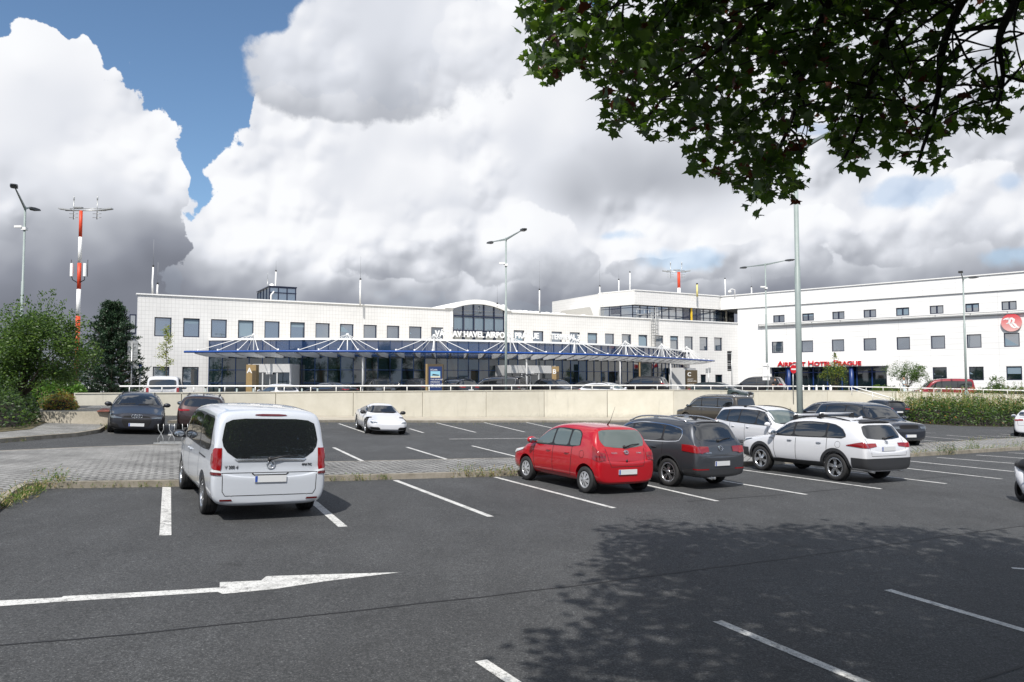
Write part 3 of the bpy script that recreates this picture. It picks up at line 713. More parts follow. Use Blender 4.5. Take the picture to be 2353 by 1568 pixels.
# entrance portals
def portal(t, b, w_, h, dep, name='entrance_portal'):
    a = (gb(t+.5)-gb(t-.5)); ex = (E+NB*a).normalized(); ny = Vector((ex.y, -ex.x, 0)); o_ = T_(t, b, .75); m = frame_mtx(o_, ex)
    g = MB(); W_, H_2, D_ = w_, h, dep
    def bx(x0, x1, y0_, y1, z0, z1, mi=0): g.box((0,0,0), (1,1,1)); v = g.v[-8:]; g.v[-8:] = [tuple(m @ Vector((x0+(p[0]+.5)*(x1-x0), y0_+(p[1]+.5)*(y1-y0_), z0+(p[2]+.5)*(z1-z0)))) for p in v]; g.m[-6:] = [mi]*6
    bx(-W_/2, W_/2, -.001-D_, 0, H_2-.62*KS, H_2); 
    for x in (-W_/2, W_/2-.16): bx(x, x+.16, -D_+.002, -.002, 0, H_2-.62*KS-.002)
    for x in (-W_/6, W_/6): bx(x-.06, x+.06, -D_+.05, -D_+.15, 0, H_2-.62*KS-.002)
    pt = g.build(name, M['white'], term); g = MB(); bx(-W_/2+.17, W_/2-.17, -D_+.14, -D_+.16, 0, H_2-.62*KS-.004); g.build('sliding_door', M['glassd'], pt)
    g = MB(); bx(-.03, .03, -D_+.08, -D_+.13, 0, H_2-.62*KS-.01); bx(-.3, .3, -D_-.12, -D_-.002, H_2-.9, H_2-.72); g.build('door_sensor', M['white'], pt)
    g = MB()
    for k in range(int(W_/.16)): 
        if 0 < k < W_/.16-1: bx(-W_/2+k*.16, -W_/2+k*.16+.05, -D_+.128, -D_+.138, 1.4, 1.45)
    g.build('safety_dots', M['white'], pt); return pt
portal(9.7, gb(9.7), 3.9, 3.3, 2.2); portal(28.2, gb(28.2), 5.6, 3.3, 1.9); portal(49.0, gb(49.0)+.2, 3.9, 3.4, 2.2)
# rooftop lettering on a frame
pa = sc(atY(1000.5, 772.4, 63.6), 0); pa.z = 0
A_ = atY(1000.0, 772.6, 63.3*KS); B_ = atY(1239.0, 777.0, 66.9*KS); C_ = atY(1266, 779.0, 67.5*KS); D_ = atY(1332, 781.3, 69.2*KS)
A_.z = B_.z = C_.z = D_.z = 6.52
sg = link('roof_letters', None, term); bpy.data.objects.remove(sg)
def roofsign(s, a, b):
    fr = MB(); d = (b-a); n_ = int(d.length/1.7)
    fr.tube([a+Vector((0,.12,.05)), b+Vector((0,.12,.05))], .025, 5); fr.tube([a+Vector((0,.12,.45)), b+Vector((0,.12,.45))], .025, 5)
    for k in range(n_+1): p = a.lerp(b, k/n_)+Vector((0,.14,0)); fr.tube([p-Vector((0,0,.6)), p+Vector((0,0,.45))], .02, 5); fr.tube([p-Vector((0,-.7,.6)), p+Vector((0,0,.3))], .018, 5)
    f_ = fr.build('letter_frame', M['steel'], term)
    text('roof_lettering', s, .78, M['white'], f_, .05, frame_mtx(a, d) @ Matrix.Rotation(R(90), 4, 'X'), width=d.length, offset=.022)
roofsign('VÁCLAV HAVEL AIRPORT PRAGUE', A_, B_); roofsign('TERMINAL 3', C_, D_)
# roof glass box on the left
gbx = link('roof_lantern', MB().build('x', M['glass']).data, term); bpy.data.objects.remove(bpy.data.objects['x'])
me_ = MB(); tb0 = t_of(617, b=-3); tb1 = t_of(677, b=-3)
bbox(me_, T_, tb0, tb1, -8, -3, ZR-.3, 10.35); bpy.data.objects.remove(gbx)
gbx = me_.build('roof_lantern', M['glass'], term); g = MB()
for k in range(4): t = tb0+(tb1-tb0)*k/3; bbox(g, T_, t-.04, t+.04, -3.0, -2.94, ZR-.2, 10.3)
for k in range(5): b = -8+5*k/4; bbox(g, T_, tb0-.05, tb0, b-.04, b+.04, ZR-.2, 10.3)
for z in (10.3, 9.85): bbox(g, T_, tb0-.06, tb1+.06, -3.0, -2.93, z-.04, z+.04)
bbox(g, T_, tb0-.1, tb1+.1, -8.1, -2.9, 10.35, 10.42); g.build('lantern_frame', M['frame'], gbx)
g = MB(); p_ = [T_(tb0+.1,-2.9,z) for z in (ZR-.2, 9.6)]+[T_(tb0+.35,-2.9,9.95)]; g.tube(p_, .08, 8); g.build('vent_pipe', M['white'], gbx)
# roof plant: low white humps behind the parapet
g = MB()
for k in range(14):
    t = 33.2+k*.62; z = 8.95+rr.uniform(0, .1)-.012*k; g.ell(T_(t, -1.2, z), (.55, .5, .26), 10)
g.ell(T_(32.1,-1.3,9.4), (.5,.5,.35), 10); g.build('roof_plant', M['white'], term)
# upper block
ub = thing('penthouse_block', 'white tiled upper storey with dark window strip above the terminal roof', 'building')
tA, bA = t_of(1379, b=-3.2), -3.2
A2 = (t_of(1379, b=-6.0), -6.0); B2 = (t_of(1459, b=-1.6), -1.6); C2 = (t_of(1653, b=-1.6), -1.6); D2 = (t_of(1692, b=-3.4), -3.4)
pent = [A2, B2, C2, D2, (D2[0]+2, -16), (A2[0], -16)]
block('wall', T_, pent, 10.5, 12.0, M['tile'], ub)
g = MB(); g.add([T_(t,b,10.5) for t, b in pent], [list(range(6))[::-1]]); g.build('soffit', M['white'], ub)
def inset(c, d): return (c[0], c[1]-d)
pi_ = [inset(c, .35) for c in pent[:4]]+[(D2[0]+2,-15.9),(A2[0]+.2,-15.9)]
sgl = block('strip_window', T_, pi_, ZR-.3, 10.5, M['glass'], ub); g = MB()
for (a, b), n_ in (((pi_[0], pi_[1]), 3), ((pi_[1], pi_[2]), 12), ((pi_[2], pi_[3]), 3)):
    for k in range(n_+1):
        t = a[0]+(b[0]-a[0])*k/n_; bb = a[1]+(b[1]-a[1])*k/n_; bbox(g, T_, t-.035, t+.035, bb-.02, bb+.06, ZR-.3, 10.5)
    for z in (9.45, 10.2, 10.42):
        vs = [T_(p[0], p[1]+o_, zq) for p in (a, b) for o_ in (0, .055) for zq in (z-.03, z+.03)]
        g.add(vs, [(0,1,3,2),(4,6,7,5),(0,4,5,1),(2,3,7,6),(0,2,6,4),(1,5,7,3)])
g.build('window_bars', M['frame'], sgl)
def seg(a, b, f): return a[0]+(b[0]-a[0])*f, a[1]+(b[1]-a[1])*f
g = MB()
for f0, f1 in ((.585,.665),(.70,.80)):
    g = MB(); ta, ba = seg(pi_[1], pi_[2], f0); tb, _ = seg(pi_[1], pi_[2], f1)
    for k in range(12): z = 8.95+k*.12; bbox(g, T_, ta, tb, ba, ba+.07, z, z+.08)
    g.build('louvre_grille', M['frame'], ub)
g = MB()
for k in range(8):
    ta, ba = seg(pi_[0], pi_[1], .36); tb, bb = seg(pi_[0], pi_[1], .64); z = 9.6+k*.1
    g.add([T_(ta,ba+.06,z), T_(tb,bb+.06,z), T_(tb,bb+.06,z+.06), T_(ta,ba+.06,z+.06)], [(0,1,2,3)])
g.build('louvres', M['frame'], ub)
g = MB(); ta, ba = seg(pi_[1], pi_[2], .682); bbox(g, T_, ta-.1, ta+.1, ba, ba+.12, ZR, 10.5); g.build('yellow_post', M['yellow'], ub)
g = MB(); ta, ba = seg(pi_[2], pi_[3], .45); g.tube([T_(ta,ba+.3,ZR), T_(ta,ba+.3,10.5)], .14, 10); g.build('column', M['conc'], ub)
g = MB(); g.add([T_(A2[0]-1.3,-6.0,10.5), T_(A2[0]+.3,-6.0,10.5), T_(A2[0]+.3,-6.0,ZR-.2), T_(A2[0]-.4,-6.0,ZR-.2), T_(A2[0]-1.3,-12,10.5), T_(A2[0]+.3,-12,10.5), T_(A2[0]+.3,-12,ZR-.2), T_(A2[0]-.4,-12,ZR-.2)], [(0,1,2,3),(0,3,7,4),(0,4,5,1)]); g.build('raking_fin', M['white'], ub)
g = MB(); 
for a, b in zip(pent[:4], pent[1:4]):
    vs = [T_(p[0], p[1]+o_, zq) for p in (a, b) for o_ in (-.3, .08) for zq in (12.0, 12.1)]; g.add(vs, [(0,1,3,2),(4,6,7,5),(0,4,5,1),(2,3,7,6),(0,2,6,4),(1,5,7,3)])
g.build('parapet_coping', M['white'], ub)
# caged ladder and guard rail at the strip window
ld = thing('caged_ladder', 'galvanised ladder with safety cage climbing the white tiled wall below the strip window', 'ladder')
g = MB(); tl_ = t_of(r4(822)); 
for s_ in (-.28, .28): g.tube([T_(tl_+s_,.18,5.62), T_(tl_+s_,.18,10.0)], .035, 6)
for k in range(15): z = 5.7+k*.29; g.tube([T_(tl_-.28,.18,z), T_(tl_+.28,.18,z)], .02, 5)
g.build('ladder', M['steel'], ld); g = MB()
for k in range(7):
    z = 7.3+k*.45; g.tube([T_(tl_+.28*math.cos(a)*1.25, .18+.62*math.sin(a), z) for a in [math.pi*j/8 for j in range(9)]], .022, 5)
for a in (.5, 1.2, 1.9, 2.6): g.tube([T_(tl_+.35*math.cos(a), .18+.62*math.sin(a), z) for z in (7.3, 10.0)], .018, 5)
g.build('safety_cage', M['steel'], ld); g = MB()
t0_, t1_ = t_of(r4(686)), t_of(r4(903))
for z in (9.3, 9.85): g.tube([T_(t0_,-.1,z), T_(t1_,-.1,z)], .03, 5)
for t in (t0_, (t0_+tl_)/2, tl_-.4, t1_): g.tube([T_(t,-.1,8.8), T_(t,-.1,9.85)], .03, 5)
g.build('guard_rail', M['steel'], ld)
# ------------------------------------------------- hotel
hot = thing('airport_hotel', 'long white panelled hotel with three rows of small windows and a glazed red lettered entrance', 'building')
def th(px): return t_of(px, H0, HE, 0, HN)
R3_ = [(50,155),(318,426),(596,708),(885,1001),(1185,1306),(1497,1623),(1825,1953),(2160,2300)]
R2_ = [(33,138),(304,413),(586,700),(878,996),(1183,1306),(1499,1630),(1830,1965),(2172,2317)]
R1_ = [(1508,1638),(1842,1977),(2185,2330)]
hh = [(th(r5(a)), th(r5(b)), 8.70, 9.50) for a, b in R3_]+[(th(r5(a)), th(r5(b)), 5.37, 6.62) for a, b in R2_]+[(th(r5(a)), th(r5(b)), 2.38, 3.63) for a, b in R1_]
te0, te1 = th(1771), th(2036)
LH = 46; extra = []
for k in range(1, 4):
    for (z0, z1) in ((8.7,9.5),(5.37,6.62),(2.38,3.63)): extra.append((hh[7][0]+2.98*k, hh[7][1]+2.98*k, z0, z1))
wallmesh('wall', H_, LH, .3, 10.52, hh+extra+[(te0, te1, .3, 3.8)], M['panel'], hot, b=-.12)
block('wall', H_, [(-3.4,0),(LH,0),(LH,-16),(-3.4,-16)], 10.5, 12.0, M['panel'], hot)
block('wall', H_, [(LH,-.75),(LH,-16),(0,-16),(0,-.75)], .3, 10.45, M['panel'], hot)
q_ = MB(); bbox(q_, H_, 0, .02, -.76, -.125, .3, 10.5); q_.build('wall_end', M['white'], hot)
g = MB(); bbox(g, H_, -3.4, LH, -.3, .10, 12.0, 12.1); g.build('parapet_coping', M['white'], hot)
g = MB(); tl_ = th(1744); bbox(g, H_, tl_, LH, -.12, .12, 8.33, 8.43); bbox(g, H_, tl_, LH, .02, .14, 8.55, 8.60)
k = tl_
while k < LH: bbox(g, H_, k, k+.05, 0, .06, 8.4, 8.56); k += 2.98
g.build('ledge', M['steel'], hot)
for i, (ta, tb, za, zb) in enumerate(hh+extra): window(hot, H_, ta, tb, za, zb, b=-.22, split=1 if zb-za < 1 else 0, tilt=rr.uniform(-.02,.02), gm='glass' if za > 3 else 'glassd', blind=[0,.3,0,0,.95,0,.5,0,0,0,.2][i % 11] if za > 3 else .55)
g = MB(); bbox(g, H_, te0, te1, -.6, -.5, .4, 3.8); eg = g.build('entrance_glazing', M['glassd'], hot); g = MB()
for k in range(9): t = te0+(te1-te0)*k/8; bbox(g, H_, t-.05, t+.05, -.5, -.4, .4, 3.8)
for k in (1, 5.4): t = te0+(te1-te0)*(k+.35)/8; g.tube([H_(t,0,.3), H_(t,0,3.8)], .26, 12)
bbox(g, H_, te0, te1, -.5, -.42, 3.2, 3.28); g.build('blue_posts', M['bluem'], eg)
g = MB(); bbox(g, H_, te0-.3, te1+.2, -.12, .35, 3.82, 4.35); fas = g.build('entrance_fascia', M['white'], hot)
a, b = H_(th(1790.5), .42, 3.92), H_(th(1983), .42, 3.92)
text('hotel_lettering', 'Airport Hotel Prague', .95, M['redsign'], hot, .05, frame_mtx(a, b-a) @ Matrix.Rotation(R(90), 4, 'X'), width=(b-a).length, smallcaps=True, offset=.018)
# round emblem
lc = H_(th(2324), .25, 0); lc = atY(2324, 741.5, H_(th(2324), .2, 0).y); Rr = .95
m = Matrix.Translation(lc) @ frame_mtx((0,0,0), HE) @ Matrix.Rotation(R(90), 4, 'X')
def gradmat():
    mm = bpy.data.materials.new('red_white_disc'); n, l = nodes(mm); tc = n.new('ShaderNodeTexCoord'); sp = n.new('ShaderNodeSeparateXYZ'); l.new(tc.outputs['Object'], sp.inputs[0])
    mr = n.new('ShaderNodeMapRange'); mr.inputs['From Min'].default_value = -Rr; mr.inputs['From Max'].default_value = Rr; l.new(sp.outputs['Y'], mr.inputs[0])
    rp_ = n.new('ShaderNodeValToRGB'); l.new(mr.outputs[0], rp_.inputs[0]); rp_.color_ramp.elements[0].color = (.75,.45,.42,1); rp_.color_ramp.elements[1].color = (.60,.03,.05,1)
    l.new(rp_.outputs[0], n['Principled BSDF'].inputs['Base Color']); return mm
lg = MB(); lg.lathe([(0,-.14),(Rr,-.14),(Rr,0),(0,.005)], Matrix(), 32, smooth=False); ob = lg.build('round_emblem', gradmat(), hot); ob.matrix_local = m
g = MB()
def ribbon(pts, ws, z=.015):
    l_, r_ = [], []
    for i, p in enumerate(pts):
        a = Vector(pts[max(0,i-1)]); b = Vector(pts[min(len(pts)-1,i+1)]); d = (b-a).normalized(); nn = Vector((-d.y, d.x)); l_.append(Vector(p)+nn*ws[i]); r_.append(Vector(p)-nn*ws[i])
    n_ = len(pts); g.add([(p.x*Rr,p.y*Rr,z) for p in l_]+[(p.x*Rr,p.y*Rr,z) for p in r_], [(i,i+1,n_+i+1,n_+i) for i in range(n_-1)])
for dx in (-.22, .16):
    ribbon([(-.62+dx,.30),(-.38+dx,.44),(-.10+dx,.46),(.08+dx,.30),(.04+dx,.08),(-.14+dx,-.08),(-.30+dx,-.12)], [.02,.07,.11,.13,.11,.07,.02])
    ribbon([(-.22+dx,-.06),(0+dx,-.08),(.18+dx,-.24),(.32+dx,-.46),(.5+dx,-.58),(.66+dx*.6,-.58)], [.02,.08,.12,.11,.08,.02])
g.build('emblem_ribbons', M['white'], ob)
# ---------------------------------------------------------------- cars
def paint(name, col, metal=0.0, rough=.35, coat=1.0, flake=0):
    m = mat(name, col, rough, metal=metal, coat=coat); return m
P = {'white': paint('white_car_paint', (.60,.61,.64)), 'pearl': paint('pearl_white_van_paint', (.52,.55,.60), .1), 'red': paint('red_car_paint', (.38,.0015,.008), rough=.28), 'grey': paint('grey_metallic_paint', (.065,.07,.08), .6, .38),
     'dark': paint('dark_blue_grey_paint', (.022,.026,.036), .4, .35), 'black': paint('black_car_paint', (.008,.008,.011)), 'brown': paint('brown_metallic_paint', (.085,.075,.062), .6, .38),
     'matte': paint('dark_matte_grey_paint', (.028,.03,.038), .5, .42, .5), 'green': paint('dark_green_paint', (.02,.035,.032), .4), 'burg': paint('dark_brown_red_paint', (.035,.02,.02), .5),
     'red2': paint('deep_red_van_paint', (.22,.003,.012), rough=.35), 'silver': paint('silver_paint', (.42,.43,.45), .7, .35)}
M['cglass'] = mat('car_glass', (.012,.014,.016), .02, ior=1.95, coat=.3); M['cglass2'] = mat('pale_car_glass', (.10,.125,.12), .03, ior=1.6, coat=.3)
M['clad'] = mat('dark_cladding', (.028,.029,.032), .55); M['seamc'] = mat('panel_gap', (.02,.02,.022), .8)
M['chrome'] = mat('chrome', (.75,.76,.78), .12, metal=1); M['alloy'] = mat('alloy', (.48,.49,.51), .25, metal=.9); M['hubcap'] = mat('silver_hubcap', (.52,.53,.55), .35, metal=.5)
M['tail'] = mat('red_lamp_lens', (.22,.004,.006), .12, coat=1); M['taild'] = mat('dark_red_lens', (.10,.004,.006), .1, coat=1); M['clear'] = mat('clear_lens', (.55,.57,.58), .12, coat=1); M['amber'] = mat('amber_lens', (.75,.28,.03), .15, coat=1)
M['headl'] = mat('headlamp_lens', (.16,.18,.20), .06, metal=.5, coat=1); M['plate'] = mat('number_plate', (.62,.63,.64), .4); M['plateb'] = mat('plate_band', (.03,.08,.35), .4)
M['seat'] = mat('seat_fabric', (.03,.03,.032), .9)
def car_body(S):
    """paint shell from longitudinal control lines; x forward"""
    L2, W2 = S['L']/2, S['W']/2; H = S['H']; zb = S.get('zb', .24)
    xc, zc = S['cowl']; xr, zr = S['rooff']; xe, ze = S['roofr']; xg, zg = S['glassr']; hf = S['hoodf']; bf, br = S['belt']; we = S.get('we', .70)
    deck = S.get('deck'); nose = S.get('nose', .10); tw = S.get('tailw', .90); ax = S['axf']; ar = S['axr']; sh = S.get('shoulder', .97)
    st = []  # xl, xt, zb, w, zbelt, zt, we, dz
    st.append((L2-.01, L2-.05-nose*.3, zb+.10, S.get('nw', .70), hf*.72, hf*.82, .55, .03))
    st.append((L2-.06, L2-nose, zb+.02, S.get('nw', .70)+.13, hf*.88, hf*.97, .60, .04))
    st.append((L2-.22, L2-nose-.16, zb, .93, hf*.94, hf+.01, .66, .05))
    st.append((ax+.12, ax+.10, zb, .985, hf*.96+.02, hf+(zc-hf)*.55, .70, .07))
    st.append((xc+.18, xc+.06, zb, .995, bf-.03, zc-.02, .72, .07))
    st.append((xc-.10, xc+(xr-xc)*.10, zb, 1, bf, zc+(zr-zc)*.10, .74, .07))
    st.append((xc-.40, xc+(xr-xc)*.52, zb, 1, bf+.01, zc+(zr-zc)*.56, we+.02, .07))
    st.append((xc-.85, xr, zb, 1, bf+(br-bf)*.25, zr, we, .085))
    xm = (xr+xe)/2
    st.append((min(xm+.15, xc-1.15), xm+.25, zb, 1, bf+(br-bf)*.5, H, we, .09))
    st.append(((xm+xe)/2, (xm+xe)/2+.05, zb, 1, bf+(br-bf)*.8, H*.6+ze*.4, we, .09))
    st.append((max(ar, xe+.02) if not deck else ar+.2, xe+.10, zb, .995, br, ze+.005, we-.01, .085))
    st.append((min(ar-.25, xe) if not deck else ar-.1, xe-.02, zb, .98, br, ze-.03, we-.02, .08))
    if deck:
        st.append((-L2+.42, xg+(xe-xg)*.45, zb, .965, br-.01, zg+(ze-zg)*.45, we-.0, .08))
        st.append((-L2+.26, xg, zb, .955, br-.02, zg, .72, .05)); st.append((-L2+.10, -L2+.10, zb, .93, br-.05, deck, .72, .04))
        st.append((-L2+.03, -L2+.03, zb+.05, .86, br-.18, deck-.10, .66, .04))
    else:
        st.append((-L2+.24, xg+(xe-xg)*.50, zb, .965, br-.01, zg+(ze-zg)*.5, we, .08))
        st.append((-L2+.10, xg, zb, tw+.035, br-.04, zg, we+.08, .06))
        st.append((-L2+.035, -L2+.06, zb+.02, tw, br-.14, zg-.14, .74, .05))
        st.append((-L2, -L2+.03, zb+.07, tw-.06, (zb+zg)*.55, zg-.30, .70, .04))
    rows = []
    for xl, xt, b, w, zt_, zp, e, dz in st:
        w *= 1; zt_ = min(zt_, zp-.015); h = zt_-b; lift = S.get('tuck', .0)
        r = [(xl,0,b), (xl,.80*w,b), (xl,.955*w,b+.09), (xl,w,b+h*.42), (xl,w*.992,b+h*.78), (xl+.10*(xt-xl),w*sh-.012,zt_),
             (xl+.55*(xt-xl), (.94*w+e)/2+.035, (zt_+zp-dz)/2+.01), (xt,e,zp-dz), (xt,.80*e,zp-dz*.28), (xt,0,zp)]
        rows.append([(x, y*W2, z) for x, y, z in r])
    nr = len(rows[0]); bm = bmesh.new(); grid = []
    for r in rows:
        ring_ = [bm.verts.new(p) for p in r]+[bm.verts.new((p[0], -p[1], p[2])) for p in r[-2:0:-1]]; grid.append(ring_)
    n = len(grid[0])
    for a, b in zip(grid, grid[1:]):
        for k in range(n): bm.faces.new((a[k], a[(k+1) % n], b[(k+1) % n], b[k]))
    for ring_, rev in ((grid[0], True), (grid[-1], False)):
        # cap as rows across
        half = ring_[:nr]; oth = [ring_[0]]+ring_[:nr-1:-1]+[ring_[nr-1]]
        for k in range(nr-1):
            a, b, c, d = half[k], half[k+1], oth[k+1], oth[k]
            vs = [v for i, v in enumerate((a, b, c, d)) if v not in (a, b, c, d)[:i]]
            if len(vs) >= 3: bm.faces.new(vs if not rev else vs[::-1])
    bmesh.ops.recalc_face_normals(bm, faces=bm.faces[:])
    cl = bm.edges.layers.float.new('crease_edge')
    me = bpy.data.meshes.new('body'); 
    for f in bm.faces: f.smooth = True
    bm.to_mesh(me); bm.free(); ob = link('tmp', me)
    md = ob.modifiers.new('s', 'SUBSURF'); md.levels = 3 if S.get('hero') else 2; md.render_levels = md.levels
    dg = bpy.context.evaluated_depsgraph_get(); m2 = bpy.data.meshes.new_from_object(ob.evaluated_get(dg)); bpy.data.objects.remove(ob)
    co_ = np.zeros(len(m2.vertices)*3); m2.vertices.foreach_get('co', co_); co_ = co_.reshape(-1, 3)
    mn, mx = co_.min(0), co_.max(0)
    co_[:,0] = (co_[:,0]-mn[0])/(mx[0]-mn[0])*S['L']-S['L']/2; co_[:,1] *= S['W']/(mx[1]-mn[1]); co_[:,2] = zb+(co_[:,2]-mn[2])*(H-zb)/(mx[2]-mn[2])
    m2.vertices.foreach_set('co', co_.ravel()); m2.update(); return m2
def chaik(poly, n=2, closed=True, f=.22):
    for _ in range(n):
        out = []
        for i in range(len(poly)):
            a, b = Vector(poly[i]), Vector(poly[(i+1) % len(poly)]); out += [a.lerp(b, f), a.lerp(b, 1-f)]
        poly = out
    return [tuple(p) for p in poly]
def clipx(poly, x, keep):
    out = []
    for i in range(len(poly)):
        a, b = poly[i], poly[(i+1) % len(poly)]; ia = (a[0]-x)*keep >= 0; ib = (b[0]-x)*keep >= 0
        if ia: out.append(a)
        if ia != ib: t = (x-a[0])/(b[0]-a[0]); out.append((x, a[1]+(b[1]-a[1])*t))
    return out
def insetp(poly, d):
    cx = sum(p[0] for p in poly)/len(poly); a = sum(poly[i-1][0]*poly[i][1]-poly[i][0]*poly[i-1][1] for i in range(len(poly)))
    q_ = offset_poly([Vector(p) for p in poly], d if a > 0 else -d); return [tuple(p) for p in q_]
def fillgrid(poly, nu, nv):
    zs = [p[1] for p in poly]; z0, z1 = min(zs), max(zs); rows = []
    for j in range(nv+1):
        z = z0+(z1-z0)*(.5-.5*math.cos(math.pi*(.02+.96*j/nv))); xs = []
        for i in range(len(poly)):
            a, b = poly[i], poly[(i+1) % len(poly)]
            if (a[1] <= z < b[1]) or (b[1] <= z < a[1]): t = (z-a[1])/(b[1]-a[1]); xs.append(a[0]+(b[0]-a[0])*t)
        if len(xs) >= 2: rows.append([(min(xs)+(max(xs)-min(xs))*k/nu, z) for k in range(nu+1)])
    return rows
class Shell:
    def __init__(s, me):
        s.me = me; vs = [v.co[:] for v in me.vertices]; s.bvh = BVHTree.FromPolygons(vs, [p.vertices[:] for p in me.polygons])
    def hit(s, u, z, ax, sg):
        if ax == 'y': o, d = Vector((u, sg*3, z)), Vector((0, -sg, 0))
        elif ax == 'x': o, d = Vector((sg*6, u, z)), Vector((-sg, 0, 0))
        else: o, d = Vector((u, z, 4)), Vector((0, 0, -1))
        h = s.bvh.ray_cast(o, d)
        if h[0] is None:
            n = s.bvh.find_nearest(o+d*(2.0 if ax == 'y' else 3.6)); return n[0], n[1]
        return h[0], h[1]
    def patch(s, mb, poly, ax, sg, off=.004, nu=10, nv=8, mi=0, lim=None):
        rows = fillgrid(poly, nu, nv); vs = []
        for r in rows:
            for u, z in r:
                p, n_ = s.hit(u, z, ax, sg)
                if n_.dot(Vector((0, sg, 0) if ax == 'y' else ((sg, 0, 0) if ax == 'x' else (0, 0, 1)))) < 0: n_ = -n_
                vs.append(p+n_*off)
        w_ = nu+1; fs = []
        flip = (ax == 'y') == (sg > 0)
        for j in range(len(rows)-1):
            for k in range(nu):
                f = (j*w_+k, j*w_+k+1, (j+1)*w_+k+1, (j+1)*w_+k); fs.append(f[::-1] if flip else f)
        mb.add(vs, fs, mi, True)
    def near(s, mb, gridpts, off=.006, mi=0):
        vs = []
        for r in gridpts:
            for p in r:
                h = s.bvh.find_nearest(Vector(p)); n_ = h[1]
                if n_.dot(Vector((p[0]*.6, p[1], .2*p[2]))) < 0: n_ = -n_
                vs.append(h[0]+n_*off)
        w_ = len(gridpts[0])
        mb.add(vs, [(j*w_+k, j*w_+k+1, (j+1)*w_+k+1, (j+1)*w_+k) for j in range(len(gridpts)-1) for k in range(w_-1)], mi, True)
    def line(s, mb, pts, ax, sg, wd=.007, off=.0025, mi=0, n=6):
        dn = []
        for a, b in zip(pts, pts[1:]):
            for j in range(n): dn.append(tuple(a[i]+(b[i]-a[i])*j/n for i in (0, 1)))
        dn.append(pts[-1]); P_ = []
        for i, p in enumerate(dn):
            a, b = Vector(dn[max(0, i-1)]), Vector(dn[min(len(dn)-1, i+1)]); d = (b-a).normalized(); nn = Vector((-d.y, d.x))*wd
            for sg2 in (1, -1):
                q_ = Vector(p)+nn*sg2; h, n_ = s.hit(q_.x, q_.y, ax, sg)
                if n_.dot(Vector((0, sg, 0) if ax == 'y' else ((sg, 0, 0) if ax == 'x' else (0,0,1)))) < 0: n_ = -n_
                P_.append(h+n_*off)
        mb.add(P_, [(2*i, 2*i+1, 2*i+3, 2*i+2) for i in range(len(dn)-1)], mi, True)
WHEELS = {}
def wheel_meshes(r, wd, style):
    key = (r, wd, style)
    if key in WHEELS: return WHEELS[key]
    rx = Matrix.Rotation(R(-90), 4, 'X')   # local +z -> +y (outside)
    rr_ = r*(.70 if style != 'cap' else .62); t = MB(); h = wd/2
    t.lathe([(rr_, -h*.86), (rr_+.02, -h), (r*.93, -h*.98), (r*.985, -h*.80), (r, -h*.45), (r, h*.45), (r*.985, h*.80), (r*.93, h*.98), (rr_+.02, h), (rr_, h*.90), (rr_-.004, h*.2)], rx, 40)
    t.lathe([(0, -h*.2), (rr_, -h*.2)], rx, 32); 
    for k in (-.5, 0, .5): t.lathe([(r+.001, k*h-.006), (r+.001, k*h+.006)], rx, 40, mi=1)
    g = MB(); n = {'ten': 10, 'five': 5, 'cap': 8, 'twin': 10, 'thin': 12}.get(style, 5)
    g.lathe([(rr_, h*.90), (rr_-.012, h*.95), (rr_-.03, h*.90), (rr_-.032, h*.55)], rx, 40, mi=0)
    g.lathe([(0, h*.30), (rr_-.02, h*.30)], rx, 32, mi=1)
    if style == 'cap':
        g.lathe([(0, h*.98), (.075, h*.97), (.09, h*.86), (rr_*.5, h*.80), (rr_-.03, h*.74)], rx, 32, mi=1)
        for k in range(n):
            a = 2*math.pi*(k+.5)/n; ri, ro = .06, rr_-.015; vs = []
            for rq, hw, zq in ((ri, .022, .99), (rr_*.6, .034, .93), (ro, .046, .86)):
                for sg in (-1, 1):
                    b = a+sg*hw/rq*.9 if rq > .1 else a+sg*.33; vs.append(rx @ Vector((rq*math.cos(b+.1*(rq/rr_)), rq*math.sin(b+.1*(rq/rr_)), h*zq)))
            g.add(vs, [(0,1,3,2),(2,3,5,4)], 0)
        g.lathe([(0, h*1.02), (.05, h*1.0), (.06, h*.95)], rx, 20, mi=0)
    else:
        for k in range(n):
            a0 = 2*math.pi*k/n
            if style == 'twin': a0 += (.13 if k % 2 else -.13)
            hw0, hw1 = {'five': (.034,.052), 'ten': (.018,.017), 'twin': (.016,.018), 'thin': (.012,.014)}.get(style, (.03,.04))
            sw = .22 if style == 'five' else 0; vs = []
            for rq, hw, zq, dz in ((.045, hw0, .82, .12), (rr_*.55, (hw0+hw1)/2, .70, .14), (rr_-.012, hw1, .84, .12)):
                for sg in (-1, 1):
                    for dd in (0, -dz):
                        b = a0+sw*(rq/rr_)**2; cx_, cy_ = rq*math.cos(b)-sg*hw*math.sin(b), rq*math.sin(b)+sg*hw*math.cos(b); vs.append(rx @ Vector((cx_, cy_, h*(zq+dd))))
            fs = []
            for q_ in (0, 4): fs += [(q_,q_+2,q_+6,q_+4),(q_,q_+4,q_+5,q_+1),(q_+2,q_+3,q_+7,q_+6)]
            g.add(vs, fs, 0)
        g.lathe([(0, h*.90), (.035, h*.89), (.06, h*.80), (.065, h*.55)], rx, 20, mi=0)
        for k in range(5):
            a = 2*math.pi*k/5+.3; g.ell(rx @ Vector((.048*math.cos(a), .048*math.sin(a), h*.84)), (.008,.008,.008), 6, mi=1)
    tb = t.build('x', [M['rubber'], M['black']]); rb = g.build('x', [M['hubcap'] if style == 'cap' else M['alloy'], M['dark']])
    WHEELS[key] = (tb.data, rb.data); bpy.data.objects.remove(tb); bpy.data.objects.remove(rb); return WHEELS[key]
